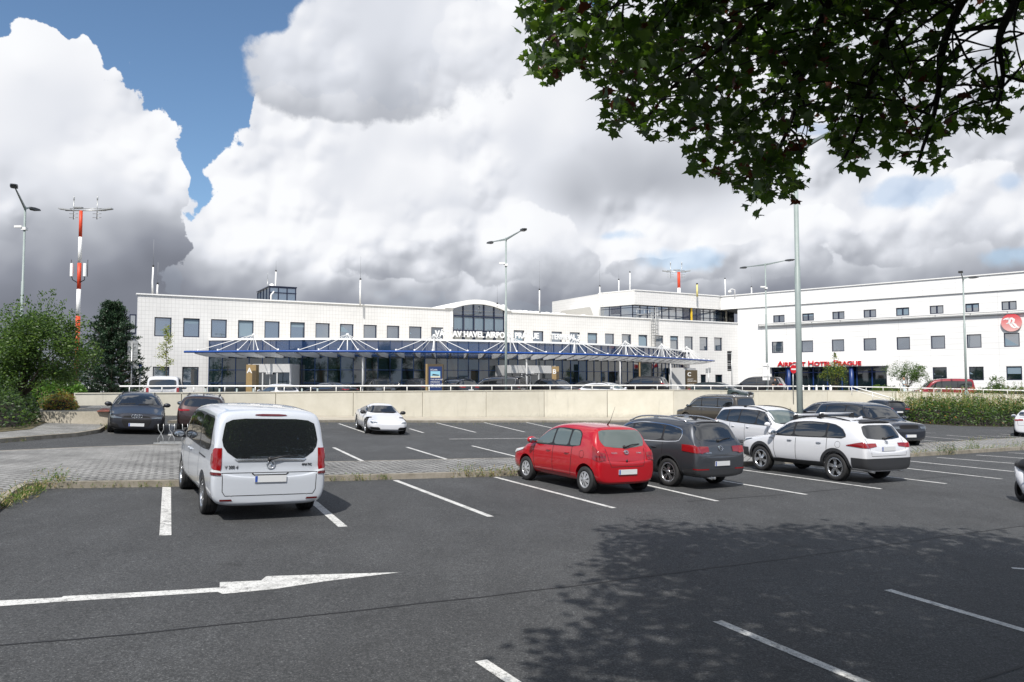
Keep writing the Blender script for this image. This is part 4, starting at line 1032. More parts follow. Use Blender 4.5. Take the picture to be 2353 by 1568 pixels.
def three_star(mb, m, r):
    mb.tube([m @ Vector((r*math.cos(a), r*math.sin(a), .006)) for a in [2*math.pi*k/20 for k in range(21)]], r*.11, 6)
    for k in range(3):
        a = math.pi/2+2*math.pi*k/3; t = m @ Vector((r*.93*math.cos(a), r*.93*math.sin(a), .004)); c = m @ Vector((0,0,.012))
        l_ = m @ Vector((r*.17*math.cos(a+math.pi/3), r*.17*math.sin(a+math.pi/3), .006)); q_ = m @ Vector((r*.17*math.cos(a-math.pi/3), r*.17*math.sin(a-math.pi/3), .006)); mb.add([t, l_, c, q_], [(0,1,2),(0,2,3)])
def ringm(mb, m, rx_, ry, cx=0, cy=0, th=.008, n=24):
    mb.tube([m @ Vector((cx+rx_*math.cos(a), cy+ry*math.sin(a), .006)) for a in [2*math.pi*k/n for k in range(n+1)]], th, 6)
def emblem(kind, m, par, r):
    g = MB()
    if kind == 'star': three_star(g, m, r)
    if kind == 'ovals': ringm(g, m, r, r*.68, th=r*.12); ringm(g, m, r*.38, r*.62, th=r*.09); ringm(g, m, r*.72, r*.26, 0, r*.34, th=r*.09)
    if kind == 'vw':
        ringm(g, m, r, r, th=r*.10)
        g.tube([m @ Vector((x*r, y*r, .006)) for x, y in ((-.38,.85),(0,.08),(.38,.85))], r*.10, 6)
        g.tube([m @ Vector((x*r, y*r, .006)) for x, y in ((-.8,.5),(-.38,-.78),(0,.02),(.38,-.78),(.8,.5))], r*.10, 6)
    if kind == 'rings':
        for k in range(4): ringm(g, m, r, r, (k-1.5)*r*1.35, 0, th=r*.14, n=18)
    return g.build('emblem', M['chrome'], par)
BODIES = {}
def make_car(name, label, S, paintm, loc, rz, group=None, glass='cglass', opts=()):
    root = thing(name, label, 'van' if S.get('van') else 'car', loc, rz, group); o = S; W2 = S['W']/2; L2 = S['L']/2; rw = S['rw']; ty = S.get('ty', .225)
    key = S['key']
    if key not in BODIES:
        me = car_body(S); sh = Shell(me.copy()); tmp = link('tmp', me); me.materials.clear(); me.materials.append(paintm); me.materials.append(M['black'])
        cut = MB(); 
        for ax in (S['axf'], S['axr']):
            for sg in (1, -1): cut.lathe([(0, 0), (rw+.055, 0), (rw+.055, .55), (0, .55)], Matrix.Translation((ax, sg*(W2-.02)-.275, rw+.015)) @ Matrix.Rotation(R(-90), 4, 'X'), 36, mi=1, smooth=False)
        cb = cut.build('cut', [paintm, M['black']]); bm = bmesh.new(); bm.from_mesh(cb.data); bmesh.ops.remove_doubles(bm, verts=bm.verts[:], dist=1e-5); bmesh.ops.recalc_face_normals(bm, faces=bm.faces[:]); bm.to_mesh(cb.data); bm.free()
        md = tmp.modifiers.new('b', 'BOOLEAN'); md.operation = 'DIFFERENCE'; md.solver = 'EXACT'; md.object = cb
        dg = bpy.context.evaluated_depsgraph_get(); m3 = bpy.data.meshes.new_from_object(tmp.evaluated_get(dg)); bpy.data.objects.remove(tmp); bpy.data.objects.remove(cb)
        bm = bmesh.new(); bm.from_mesh(m3)
        for e in bm.edges:
            if len(e.link_faces) == 2 and (e.link_faces[0].material_index != e.link_faces[1].material_index or e.calc_face_angle(0) > R(42)): e.smooth = False
        bm.to_mesh(m3); bm.free(); BODIES[key] = (m3, sh)
    m3, sh = BODIES[key]; me = m3.copy()
    me.materials.clear(); me.materials.append(paintm); me.materials.append(M['black']); link('body', me, root)
    xc, zc = S['cowl']; xr, zr = S['rooff']; xe, ze = S['roofr']; xg, zg = S['glassr']; bf, br = S['belt']
    # ---- side windows
    if 'dlo' in S: dlo = S['dlo']
    else:
        zt_ = S['H']-.135; dlo = [(xc-.10, bf+.015), (xc-.52*abs(xc-xr)-.16, (bf+zt_)*.5+.06), (xr-.02, zt_-.02), ((xr+xe)/2, zt_+.015), (xe+.12, min(ze-.12, zt_)), (S.get('dlor', xe-.12), br+.06), (S.get('dlor', xe-.12)+.10, br+.015)]
    out = chaik(dlo, 2, f=.16)
    for sg in (1, -1):
        g = MB(); sh.patch(g, out, 'y', sg, .003, 16, 10); g.build('window_surround', M['dark'], root)
        xs = [max(p[0] for p in out)+.1]+list(S['pillars'])+[min(p[0] for p in out)-.1]
        for a, b in zip(xs, xs[1:]):
            pl = insetp(dlo, .028); pl = clipx(pl, a-.032, -1); pl = clipx(pl, b+.032, 1)
            if len(pl) < 3: continue
            g = MB(); sh.patch(g, chaik(pl, 2, f=.10), 'y', sg, .007, 8, 8); g.build('side_window', M[S.get('glass_rear', glass)] if b < S['pillars'][0]-.1 and 'privacy' in opts else M[glass], root)
        if 'chrome_line' in opts:
            g = MB(); sh.line(g, [p for p in out]+[out[0]], 'y', sg, .011, .008, n=2); g.build('window_trim', M['chrome'], root)
    # ---- windscreen / rear screen
    yw = S.get('ws', (.80, .66)); z0, z1 = zc+.03, zr-.055
    ws = chaik([(-W2*yw[0], z0), (W2*yw[0], z0), (W2*yw[1], z1), (0, z1+.012), (-W2*yw[1], z1)], 2, f=.12)
    g = MB(); sh.patch(g, ws, 'x', 1, .004, 16, 10); wo = g.build('windscreen', M[glass if 'palews' not in opts else 'cglass2'], root)
    if 'front' in opts:
        g = MB(); sh.line(g, [(-W2*.62, z0+.02), (-W2*.1, z0+.05)], 'x', 1, .012, .015); sh.line(g, [(W2*.02, z0+.02), (W2*.55, z0+.05)], 'x', 1, .012, .015); g.build('wiper', M['dark'], root)
    yr = S.get('rs', (.74, .68)); z0, z1 = S.get('rsz', (zg+.05, ze-.09))
    rs = S.get('rspoly') or [(-W2*yr[0], z0), (W2*yr[0], z0), (W2*yr[1], z1), (-W2*yr[1], z1)]
    g = MB(); sh.patch(g, chaik(rs, 2, f=.13), 'x', -1, .005, 18, 10); g.build('rear_window', M[S.get('glass_rear', glass)], root)
    if 'wiper' in opts:
        g = MB(); zz0 = min(p[1] for p in rs)+.035; a, _ = sh.hit(.02, zz0, 'x', -1); b, _ = sh.hit(-.45 if S.get('wipr', 1) > 0 else .45, zz0+.06, 'x', -1); g.tube([a+Vector((-.04,0,0)), a.lerp(b, .5)+Vector((-.045,0,.02)), b+Vector((-.02,0,0))], [.02,.012,.008], 6); g.ell(a+Vector((-.02,0,0)), (.03,.035,.045), 8); g.build('wiper', M['dark'], root)
    # ---- door gaps, handles
    if 'noseams' not in opts:
        for sg in (1, -1):
            g = MB()
            for x in S['doors']: 
                x0 = x if not isinstance(x, tuple) else x[0]; low = x0 if not isinstance(x, tuple) else x[1]
                sh.line(g, [(x0, bf-.0 if x0 > 0 else br), (x0, S.get('zb', .24)+.42), (low, S.get('zb', .24)+.14)], 'y', sg, .008)
            ds = [d[1] if isinstance(d, tuple) else d for d in S['doors']]
            sh.line(g, [(max(ds), S.get('zb', .24)+.14), (min(ds), S.get('zb', .24)+.14)], 'y', sg, .006)
            g.build('door_gap', M['seamc'], root)
            for x in S['handles']:
                p, n_ = sh.hit(x, (bf+br)/2-.115, 'y', sg); g = MB(); g.ell(p+Vector((0, sg*.014, 0)), (.095,.024,.016), 10); g.build('door_handle', M['chrome'] if 'chromeh' in opts else paintm, root)
    # ---- mirrors
    for sg in (1, -1):
        p, n_ = sh.hit(xc-.30, bf+.06, 'y', sg); g = MB(); g.tube([p-Vector((0,sg*.02,0)), p+Vector((.03,sg*.09,.01))], .032, 6); c = p+Vector((.03, sg*.135, .05))
        g.ell(c, (.085,.13,.085), 12); mo = g.build('wing_mirror', paintm if 'bmir' not in opts else M['dark'], root)
        g = MB(); g.ell(c+Vector((-.062,0,0)), (.03,.105,.06), 10); g.build('mirror_glass', M['glass'], mo)
    # ---- wheels
    tm, rm = wheel_meshes(rw, ty, S['rim'])
    for ax in (S['axf'], S['axr']):
        for sg in (1, -1):
            wo = link('wheel', tm, root); wo.location = (ax, sg*(W2-ty/2-.012), rw); ro = link('rim', rm, wo)
            if sg < 0: wo.rotation_euler = (0, 0, math.pi)
            wo.rotation_euler.rotate_axis('Y', rnd.uniform(0, 6))
    # ---- cladding
    if 'clad' in opts:
        g = MB()
        for sg in (1, -1):
            for ax in (S['axf'], S['axr']):
                rin, rou = rw+.045, rw+.045+S.get('arch', .07); grid = []
                for j in range(25):
                    a = R(-8)+R(196)*j/24; row = []
                    for q_ in (rin, (rin+rou)/2, rou):
                        u = ax+q_*math.cos(a)*(1.0); z = max(rw+.02+q_*math.sin(a), S.get('zb',.24)+.03); h, n_ = sh.hit(u, z, 'y', sg)
                        row.append(h+Vector((0, sg*.014, 0)))
                    grid.append(row)
                vs = [p for r in grid for p in r]; g.add(vs, [(j*3+k, j*3+k+1, (j+1)*3+k+1, (j+1)*3+k) for j in range(24) for k in (0, 1)], 0, True)
                # lip thickness
                vs = [r[0] for r in grid]+[r[0]-Vector((0, sg*.06, 0)) for r in grid]; g.add(vs, [(j, j+1, 26+j, 25+j) for j in range(24)])
            zb = S.get('zb', .24); sh.patch(g, [(S['axr']+rw+.05, zb+.02), (S['axf']-rw-.05, zb+.02), (S['axf']-rw-.05, zb+.17), (S['axf']-rw-.25, zb+.13), (S['axr']+rw+.35, zb+.13), (S['axr']+rw+.05, zb+.19)], 'y', sg, .012, 20, 5)
        g.build('wheel_arch_cladding', M['clad'], root)
    if 'lower' in opts:
        g = MB(); zb = S.get('zb', .24); zl_ = zb+S.get('bump', .22)
        for end in (-1, 1):
            rc = .22; wrap = L2-abs(S['axr'] if end < 0 else S['axf'])-rw-.13-rc; Ls = (W2-rc)+math.pi/2*rc+max(.02, wrap); pth = []
            for k in range(-24, 25):
                q_ = abs(k)/24*Ls; sg_ = 1 if k >= 0 else -1
                if q_ < W2-rc: x_, y_ = L2+.03, q_
                elif q_ < W2-rc+math.pi/2*rc: a_ = (q_-W2+rc)/rc; x_, y_ = L2+.03-rc+rc*math.cos(a_), W2-rc+rc*math.sin(a_)
                else: x_, y_ = L2+.03-rc-(q_-(W2-rc)-math.pi/2*rc), W2+.01
                pth.append((end*x_, sg_*y_))
            rows_ = [[(x_, y_, z) for x_, y_ in pth] for z in [zb+.03+(zl_-zb-.03)*j/5 for j in range(6)]]
            g = MB(); sh.near(g, rows_, .012); g.build('lower_bumper', M['clad'], root)
        g = None
    # ---- lights
    for sg in (1, -1):
        for (nm, spec, mm) in S['lights']:
            g = MB(); grid = []
            end, y_in, wrap, zin, zout, zw = spec  # end sign, inner y, wrap length along side, (z0,z1) inner, at corner, at wrap end
            rc = .16; yc = W2-rc; cols_ = []; path = []
            y_in = min(y_in, yc-.01); d1 = yc-y_in; d2 = math.pi/2*rc; tot1 = d1+d2*.5; tot2 = d2*.5+wrap; Ltot = tot1+tot2; n_ = max(10, int(Ltot/.022))
            for k in range(n_+1):
                q_ = Ltot*k/n_
                if q_ < d1: x_, y_ = L2+.03, y_in+q_
                elif q_ < d1+d2: a_ = (q_-d1)/rc; x_, y_ = L2+.03-rc+rc*math.cos(a_), yc+rc*math.sin(a_)
                else: x_, y_ = L2+.03-rc-(q_-d1-d2), W2
                if q_ <= tot1: f = q_/tot1; z_ = (zin[0]+(zout[0]-zin[0])*f, zin[1]+(zout[1]-zin[1])*f)
                else: f = (q_-tot1)/tot2; z_ = (zout[0]+(zw[0]-zout[0])*f, zout[1]+(zw[1]-zout[1])*f)
                cols_.append((end*x_, sg*y_, z_))
            for j in range(7): grid.append([(c[0], c[1], c[2][0]+(c[2][1]-c[2][0])*j/6) for c in cols_])
            if S.get('slope'): grid = [[(p[0]*(1) - end*S['slope']*max(0, p[2]-.9), p[1], p[2]) for p in r] for r in grid]
            sh.near(g, grid, .013); g.build(nm, M[mm], root)
    # ---- plates, emblem
    def plate(end, z, y=0, w_=.52, h_=.11):
        p, n_ = sh.hit(y, z, 'x', end); m = frame_mtx(p+Vector((end*.012,0,0)), (0, end, 0)) ; m = m @ Matrix.Rotation(R(90), 4, 'X'); g = MB()
        g.prism([(-w_/2,-h_/2),(w_/2,-h_/2),(w_/2,h_/2),(-w_/2,h_/2)], .012, m); g.add([m @ Vector(q_) for q_ in ((-w_/2+.005,-h_/2+.005,.014),(-w_/2+.045,-h_/2+.005,.014),(-w_/2+.045,h_/2-.005,.014),(-w_/2+.005,h_/2-.005,.014))], [(0,1,2,3)], 1)
        g.build('number_plate', [M['plate'], M['plateb']], root)
    if S.get('plr'): plate(-1, S['plr'])
    if S.get('plf'): plate(1, S['plf'])
    def face_mtx(end, y, z, off=.01):
        p, n_ = sh.hit(y, z, 'x', end); 
        if n_.x*end < 0: n_ = -n_
        n_ = Vector((n_.x, n_.y*.3, n_.z)).normalized(); ex = Vector((0, end, 0)); ez = n_; ey = ez.cross(ex).normalized(); ex = ey.cross(ez)
        q_ = p+n_*off; return Matrix(((ex.x,ey.x,ez.x,q_.x),(ex.y,ey.y,ez.y,q_.y),(ex.z,ey.z,ez.z,q_.z),(0,0,0,1)))
    if S.get('emr'): emblem(S['emr'][0], face_mtx(-1, 0, S['emr'][1]), root, S['emr'][2])
    if S.get('emf'): emblem(S['emf'][0], face_mtx(1, 0, S['emf'][1], .02), root, S['emf'][2])
    if 'grille' in S:
        g = MB(); sh.patch(g, chaik(S['grille'], 2, f=.12), 'x', 1, .006, 14, 8); g.build('grille', M['black'], root)
    for pl in S.get('vents', ()):
        for sg in (1, -1): g = MB(); sh.patch(g, chaik([(p[0]*sg, p[1]) for p in pl], 1, f=.12), 'x', 1, .006, 8, 5); g.build('air_intake', M['black'], root)
    if S.get('flap'):
        x_, z_ = S['flap']; g = MB(); sh.line(g, [(x_+.085*math.cos(a), z_+.085*math.sin(a)) for a in [2*math.pi*k/14 for k in range(15)]], 'y', 1, .004, .003, n=1); g.build('fuel_flap', M['seamc'], root)
    # ---- tailgate gap
    if S.get('gate') and 'noseams' not in opts:
        g = MB(); sh.line(g, S['gate'], 'x', -1, .0055, .003, n=5); g.build('tailgate_gap', M['seamc'], root)
    # ---- roof rails / spoiler / aerial
    if S.get('rails'):
        x0, x1, y, hgt = S['rails']
        for sg in (1, -1):
            pts = []
            for k in range(13):
                f = k/12; x = x0+(x1-x0)*f; h, _ = sh.hit(x, sg*y, 'z', 1); pts.append(h+Vector((0,0,hgt*min(1, 4.5*min(f, 1-f)+.02))))
            g = MB(); g.tube(pts, .02, 6)
            for k in (1, 6, 11): h, _ = sh.hit(pts[k].x, sg*y, 'z', 1); g.box((pts[k].x, pts[k].y, (h.z+pts[k].z)/2), (.14,.028,pts[k].z-h.z+.01))
            g.build('roof_rail', M['alloy'] if 'railsilver' in opts else M['dark'], root)
    if S.get('spoiler'):
        x0, wd, dp = S['spoiler']; h, _ = sh.hit(x0, 0, 'z', 1); g = MB(); n_ = 12; vs = []
        for k in range(n_+1):
            a = -1+2*k/n_; y = a*wd; hh_, _ = sh.hit(x0+.06, y, 'z', 1); zt_ = hh_.z+.006
            vs += [(x0+.10, y, zt_), (x0-dp*(1-.25*a**4), y*.98, zt_-.035), (x0-dp*(1-.25*a**4)+.01, y*.97, zt_-.075), (x0+.05, y*.97, zt_-.06)]
        fs = [(4*k+a, 4*k+b, 4*k+4+b, 4*k+4+a) for k in range(n_) for a, b in ((0,1),(1,2),(2,3),(3,0))]+[(0,1,2,3),(4*n_+3,4*n_+2,4*n_+1,4*n_)]
        g.add(vs, fs, 0, False); g.build('rear_spoiler', paintm if 'bspoil' not in opts else M['dark'], root)
    if S.get('fin'):
        h, _ = sh.hit(S['fin'], 0, 'z', 1); g = MB(); g.add([h+Vector(v) for v in ((.10,0,0),(-.08,.03,0),(-.08,-.03,0),(-.09,0,.075),(-.05,0,.07))], [(0,1,4),(0,4,2),(1,3,4),(4,3,2),(1,2,3)]); g.build('aerial_fin', paintm if 'bfin' not in opts else M['dark'], root)
    root['_'] = 0; del root['_']
    return root, sh, face_mtx
def base(**k): return k
VANS = base(key='van', van=1, hero=1, L=5.14, W=1.93, H=1.89, zb=.24, cowl=(1.62,1.12), rooff=(.86,1.80), roofr=(-2.33,1.83), glassr=(-2.53,1.04), hoodf=.93, belt=(1.06,1.12), we=.89, axf=1.62, axr=-1.58, rw=.345, ty=.24, nose=.14, tailw=.95, nw=.74,
  dlo=[(1.42,1.12),(1.05,1.40),(.62,1.70),(-.3,1.73),(-2.05,1.72),(-2.16,1.58),(-2.12,1.18),(-1.9,1.11)], pillars=(.30,-.98), doors=((1.18,1.05),.30,-1.05), handles=(.42,.12), ws=(.84,.74), rspoly=[(-.50,.985),(.50,.985),(.74,1.16),(.80,1.30),(.73,1.69),(-.73,1.69),(-.80,1.30),(-.74,1.16)],
  rim='five', lights=[('taillight',(-1,.80,.10,(.86,1.22),(.86,1.22),(.93,1.10)),'tail'),('reverse_lamp',(-1,.80,.06,(.82,.858),(.82,.858),(.83,.858)),'clear'),('lower_lens',(-1,.80,.06,(.77,.818),(.77,.818),(.78,.818)),'taild'),('headlight',(1,.52,.38,(.74,.86),(.74,.92),(.92,1.0)),'headl')], plr=.70, plf=.5, emr=('star',.93,.065), emf=('star',.76,.11), grille=[(-.46,.62),(.46,.62),(.42,.86),(-.42,.86)],
  gate=[(-.775,.80),(-.765,.5),(-.72,.43),(.72,.43),(.765,.5),(.775,.80)], slope=.18)

def gen(key, L, W, H, wb, rw, kind='suv', **k):
    L2 = L/2; fo = k.pop('fo', .90 if kind != 'coupe' else .95); axf = L2-fo; d = base(key=key, L=L, W=W, H=H, rw=rw, axf=axf, axr=axf-wb, rim='five')
    if kind == 'suv': d.update(zb=.27, cowl=(L2-1.22,.655*H), rooff=(L2-2.0,H-.05), roofr=(-L2+.42,H-.055), glassr=(-L2+.13,.66*H), hoodf=.56*H, belt=(.615*H,.66*H), we=.74)
    if kind == 'mpv': d.update(zb=.24, cowl=(L2-.98,.60*H), rooff=(L2-1.95,H-.07), roofr=(-L2+.38,H-.06), glassr=(-L2+.10,.62*H), hoodf=.50*H, belt=(.55*H,.60*H), we=.70)
    if kind == 'hatch': d.update(zb=.22, cowl=(L2-.98,.645*H), rooff=(L2-1.72,H-.06), roofr=(-L2+.42,H-.07), glassr=(-L2+.12,.655*H), hoodf=.53*H, belt=(.60*H,.655*H), we=.68)
    if kind == 'wagon': d.update(zb=.19, cowl=(L2-1.30,.655*H), rooff=(L2-2.1,H-.05), roofr=(-L2+.55,H-.08), glassr=(-L2+.14,.66*H), hoodf=.52*H, belt=(.625*H,.67*H), we=.66)
    if kind == 'sedan': d.update(zb=.19, cowl=(L2-1.30,.66*H), rooff=(L2-2.12,H-.05), roofr=(-L2+1.45,H-.05), glassr=(-L2+.70,.72*H), deck=.705*H, hoodf=.51*H, belt=(.635*H,.68*H), we=.64)
    if kind == 'coupe': d.update(zb=.16, cowl=(L2-1.42,.665*H), rooff=(L2-2.18,H-.03), roofr=(-L2+1.55,H-.04), glassr=(-L2+.62,.74*H), deck=.70*H, hoodf=.50*H, belt=(.62*H,.70*H), we=.60, shoulder=.94)
    b = (d['cowl'][0]+d['roofr'][0])/2; xr = d['roofr'][0]
    d.update(pillars=(b+.15, xr+.62 if kind not in ('sedan','coupe') else xr-.0), doors=((d['cowl'][0]-.30, axf-rw-.12), b+.10, (axf-wb+.30, axf-wb+.42)), handles=(b+.28, b-.62))
    d['lights'] = [('taillight',(-1,W/2*.50,.22,(.60*H,.68*H),(.585*H,.69*H),(.62*H,.68*H)),'tail'),('headlight',(1,W/2*.52,.30,(.46*H,.52*H),(.455*H,.54*H),(.52*H,.56*H)),'headl')]
    d.update(plr=.47*H, plf=.27*H+.05); d['grille'] = [(-.34,.33*H),(.34,.33*H),(.40,.485*H),(-.40,.485*H)]
    d['gate'] = [(-W/2*.78,.64*H),(-W/2*.76,.42*H),(W/2*.76,.42*H),(W/2*.78,.64*H)]
    d.update(k); return d
YARIS = gen('yaris', 3.75, 1.695, 1.53, 2.46, .298, 'hatch', hero=1, fo=.79, rim='cap', ty=.19, cowl=(.97,.985), rooff=(.22,1.455), roofr=(-1.50,1.48), glassr=(-1.75,1.03), hoodf=.80, belt=(.93,1.00), we=.755, zb=.21, tailw=.93, nose=.16,
  dlo=[(.86,.935),(.62,1.10),(.26,1.325),(-.15,1.405),(-.95,1.40),(-1.13,1.31),(-1.17,1.05),(-1.12,1.005)], pillars=(.0-.07,-.72), doors=((.72,.68),-.10,(-.86,-.80)), handles=(.08,-.68), ws=(.80,.66),
  rspoly=[(-.56,1.05),(0,1.015),(.56,1.05),(.635,1.20),(.575,1.42),(-.575,1.42),(-.635,1.20)], lights=[('taillight',(-1,.585,.10,(.80,.95),(.74,1.04),(.80,1.10)),'tail'),('reverse_lamp',(-1,.60,.02,(.83,.89),(.83,.88),(.83,.88)),'taild'),('headlight',(1,.42,.52,(.60,.70),(.62,.80),(.78,.86)),'clear')],
  plr=.50, plf=.42, emr=('ovals',.93,.062), emf=('ovals',.70,.07), gate=[(-.56,1.02),(-.50,.72),(-.46,.62),(.46,.62),(.50,.72),(.56,1.02)], slope=.28)
YARIS['flap'] = (-1.25, .86)
TIG = gen('tiguan', 4.43, 1.81, 1.665, 2.604, .345, 'suv', hero=1, fo=.89, rim='twin', ty=.235, cowl=(1.06,1.07), rooff=(.34,1.60), roofr=(-1.84,1.60), glassr=(-2.10,1.12), hoodf=.92, belt=(1.02,1.09), we=.765, tailw=.93,
  dlo=[(.98,1.03),(.66,1.27),(.30,1.46),(-.3,1.53),(-1.15,1.50),(-1.62,1.42),(-1.68,1.26),(-1.58,1.10)], pillars=(.05,-1.05), doors=((.80,.75),-.0,(-1.08,-.98)), handles=(.20,-.80),
  rspoly=[(-.66,1.15),(0,1.12),(.66,1.15),(.70,1.28),(.62,1.55),(-.62,1.55),(-.70,1.28)], lights=[('taillight',(-1,.42,.34,(.91,1.05),(.88,1.08),(.91,1.07)),'tail'),('reflector',(-1,.46,.0,(.475,.505),(.475,.505),(.475,.505)),'tail'),('headlight',(1,.45,.30,(.74,.84),(.74,.90),(.86,.93)),'headl')],
  plr=.62, emr=('vw',.975,.062), emf=('vw',.80,.08), rails=(.55,-1.60,.56,.065), spoiler=(-1.62,.60,.22), fin=-1.30, arch=.055, gate=[(-.66,1.14),(-.60,.80),(.60,.80),(.66,1.14)], slope=.15)
RAV = gen('rav', 4.60, 1.855, 1.67, 2.69, .362, 'suv', hero=1, fo=.93, ty=.235, cowl=(1.10,1.11), rooff=(.42,1.60), roofr=(-1.86,1.60), glassr=(-2.14,1.13), hoodf=.98, belt=(1.06,1.13), we=.745, tailw=.93, zb=.30, sh=.95,
  dlo=[(1.06,1.07),(.70,1.31),(.36,1.48),(-.3,1.545),(-1.15,1.52),(-1.50,1.40),(-1.68,1.20),(-1.58,1.13),(-1.1,1.115)], pillars=(.12,-1.02), doors=((.84,.78),.02,(-1.06,-1.0)), handles=(.24,-.80),
  rspoly=[(-.62,1.15),(0,1.12),(.62,1.15),(.68,1.25),(.60,1.50),(-.60,1.50),(-.68,1.25)], lights=[('taillight',(-1,.42,.46,(.985,1.10),(.93,1.12),(.965,.98)),'tail'),('headlight',(1,.50,.40,(.80,.88),(.82,.92),(.96,1.0)),'headl')],
  plr=.90, emr=('ovals',1.06,.055), rails=(.50,-1.55,.58,.045), spoiler=(-1.66,.60,.26), fin=-1.38, arch=.085, bump=.36, gate=[(-.70,1.16),(-.66,.72),(.66,.72),(.70,1.16)], slope=.12)
RAV['flap'] = (-1.42, .97)
SHAR = gen('sharan', 4.85, 1.90, 1.72, 2.92, .335, 'mpv', fo=.94, rim='ten', cowl=(1.52,1.06), rooff=(.70,1.64), belt=(.98,1.08), glassr=(-2.30,1.08), plf=.48, emf=('vw',.72,.08), rails=(.75,-1.9,.60,.05), pillars=(.42,-.62,-1.35))
VANB = dict(VANS, key='vanb', hero=0, rails=(.70,-2.1,.66,.05))
RRV = gen('rr', 5.0, 2.0, 1.84, 2.92, .385, 'suv', fo=.87, zb=.32, cowl=(1.32,1.16), rooff=(.62,1.78), roofr=(-2.1,1.76), glassr=(-2.36,1.18), hoodf=1.06, belt=(1.10,1.16), we=.72, grille=[(-.45,.82),(.45,.82),(.47,.98),(-.47,.98)])
VEL = gen('velar', 4.80, 1.93, 1.66, 2.87, .37, 'suv', roofr=(-1.95,1.56), glassr=(-2.24,1.14), rails=None, spoiler=(-1.85,.62,.22), fin=-1.5)
COUPESUV = gen('csuv', 4.9, 1.97, 1.68, 2.9, .38, 'suv', fo=.9, roofr=(-1.75,1.55), glassr=(-2.2,1.13))
AUDI = gen('audi', 4.98, 1.95, 1.46, 2.92, .355, 'wagon', fo=.94, zb=.15, cowl=(1.10,.98), rooff=(.30,1.40), hoodf=.77, plf=.36, emf=('rings',.66,.058), grille=[(-.40,.28),(.40,.28),(.50,.48),(.44,.68),(-.44,.68),(-.50,.48)], vents=([(.55,.22),(.88,.25),(.88,.44),(.62,.40)],), ws=(.80,.62),
  lights=[('taillight',(-1,.5,.2,(.8,.9),(.8,.93),(.85,.92)),'tail'),('headlight',(1,.50,.30,(.60,.67),(.60,.74),(.73,.79)),'headl')], rails=(.15,-1.8,.58,.03))
PORS = gen('porsche', 4.38, 1.80, 1.295, 2.475, .335, 'coupe', fo=.99, rim='ten', ty=.26, cowl=(.86,.86), rooff=(.10,1.255), hoodf=.66, roofr=(-.62,1.25), glassr=(-1.62,.96), deck=.93, belt=(.80,.93), plf=None, grille=None, vents=([(.38,.22),(.80,.24),(.80,.36),(.42,.34)],), we=.58, shoulder=.90,
  dlo=[(.66,.84),(.38,1.0),(.02,1.13),(-.35,1.17),(-.80,1.12),(-1.02,1.0),(-.98,.93)], pillars=(-.48,-3), doors=((.50,.46),-.62), handles=(-.45,), ws=(.80,.60), nw=.62, nose=.24,
  lights=[('taillight',(-1,.5,.25,(.68,.76),(.68,.78),(.70,.78)),'tail'),('headlight',(1,.52,.10,(.56,.66),(.56,.72),(.60,.72)),'headl')])
PORS.pop('grille'); PORS.pop('gate')
SUVG = gen('suvg', 4.60, 1.87, 1.68, 2.75, .36, 'suv', rails=(.5,-1.6,.58,.05), fin=-1.35, spoiler=(-1.75,.62,.2))
SUVB = gen('suvb', 5.15, 1.98, 1.82, 3.1, .39, 'suv', rails=(.6,-2.0,.62,.05))
CROSS = gen('cross', 4.60, 1.84, 1.50, 2.70, .35, 'suv', rails=(.5,-1.6,.58,.05), fin=-1.35, lights=[('taillight',(-1,.45,.34,(.92,1.0),(.90,1.04),(.95,1.0)),'tail'),('headlight',(1,.45,.30,(.7,.8),(.7,.84),(.8,.86)),'headl')], plr=.68)
SEDAN = gen('sedan', 4.90, 1.86, 1.45, 2.95, .345, 'sedan')
WAGON = gen('wagon', 4.78, 1.84, 1.46, 2.8, .335, 'wagon', rails=(.3,-1.8,.56,.05))
SMALL = gen('small', 4.0, 1.75, 1.46, 2.5, .31, 'hatch')
TRANS = dict(VANS, key='transit', L=4.97, W=1.99, H=1.97, hero=0, rspoly=[(-.80,1.22),(-.66,1.10),(.66,1.10),(.80,1.22),(.78,1.72),(-.78,1.72)], emr=None, emf=None, rooff=(.86,1.88), roofr=(-2.28,1.91), glassr=(-2.43,1.06), rim='ten')
TRED = dict(VANS, key='tred', L=4.90, W=1.90, H=1.97, hero=0, emr=('vw',1.0,.07), emf=('vw',.85,.1), rooff=(.90,1.88), roofr=(-2.25,1.91), glassr=(-2.40,1.06), rim='ten')
def place(px0, py0, px1, py1, axr, axf, W, ty=.225):
    """from the ground contacts of the near-side rear and front wheel -> car origin and heading (left side seen)"""
    a, b = G(px0, py0), G(px1, py1); d = (b-a); d.z = 0; h = math.atan2(d.y, d.x); u = d.normalized(); left = Vector((-u.y, u.x, 0))
    c = a-u*axr-left*(W/2-.13)
    return c, h
def ontop(c): return Vector((c.x, c.y, gz(c.x)))
def tilt(root):
    h = root.rotation_euler.z; s_ = (gz(root.location.x+1)-gz(root.location.x-1))/2
    # ground slopes along world x only
    n_ = Vector((-s_, 0, 1)).normalized(); f = Vector((math.cos(h), math.sin(h), 0)); f = (f-n_*f.dot(n_)).normalized(); l_ = n_.cross(f)
    root.rotation_euler = Matrix(((f.x,l_.x,n_.x),(f.y,l_.y,n_.y),(f.z,l_.z,n_.z))).to_euler()
# hero: white passenger van
c, h = place(476.5, 1180, 429, 1125.5, -1.58, 1.62, 1.93)
van, vsh, vf = make_car('passenger_van', 'large white passenger van parked nearest the camera, seen from behind', VANS, P['pearl'], ontop(c), h, opts=('bmir','wiper'))
tilt(van); print('VAN', c, math.degrees(h), proj(c))

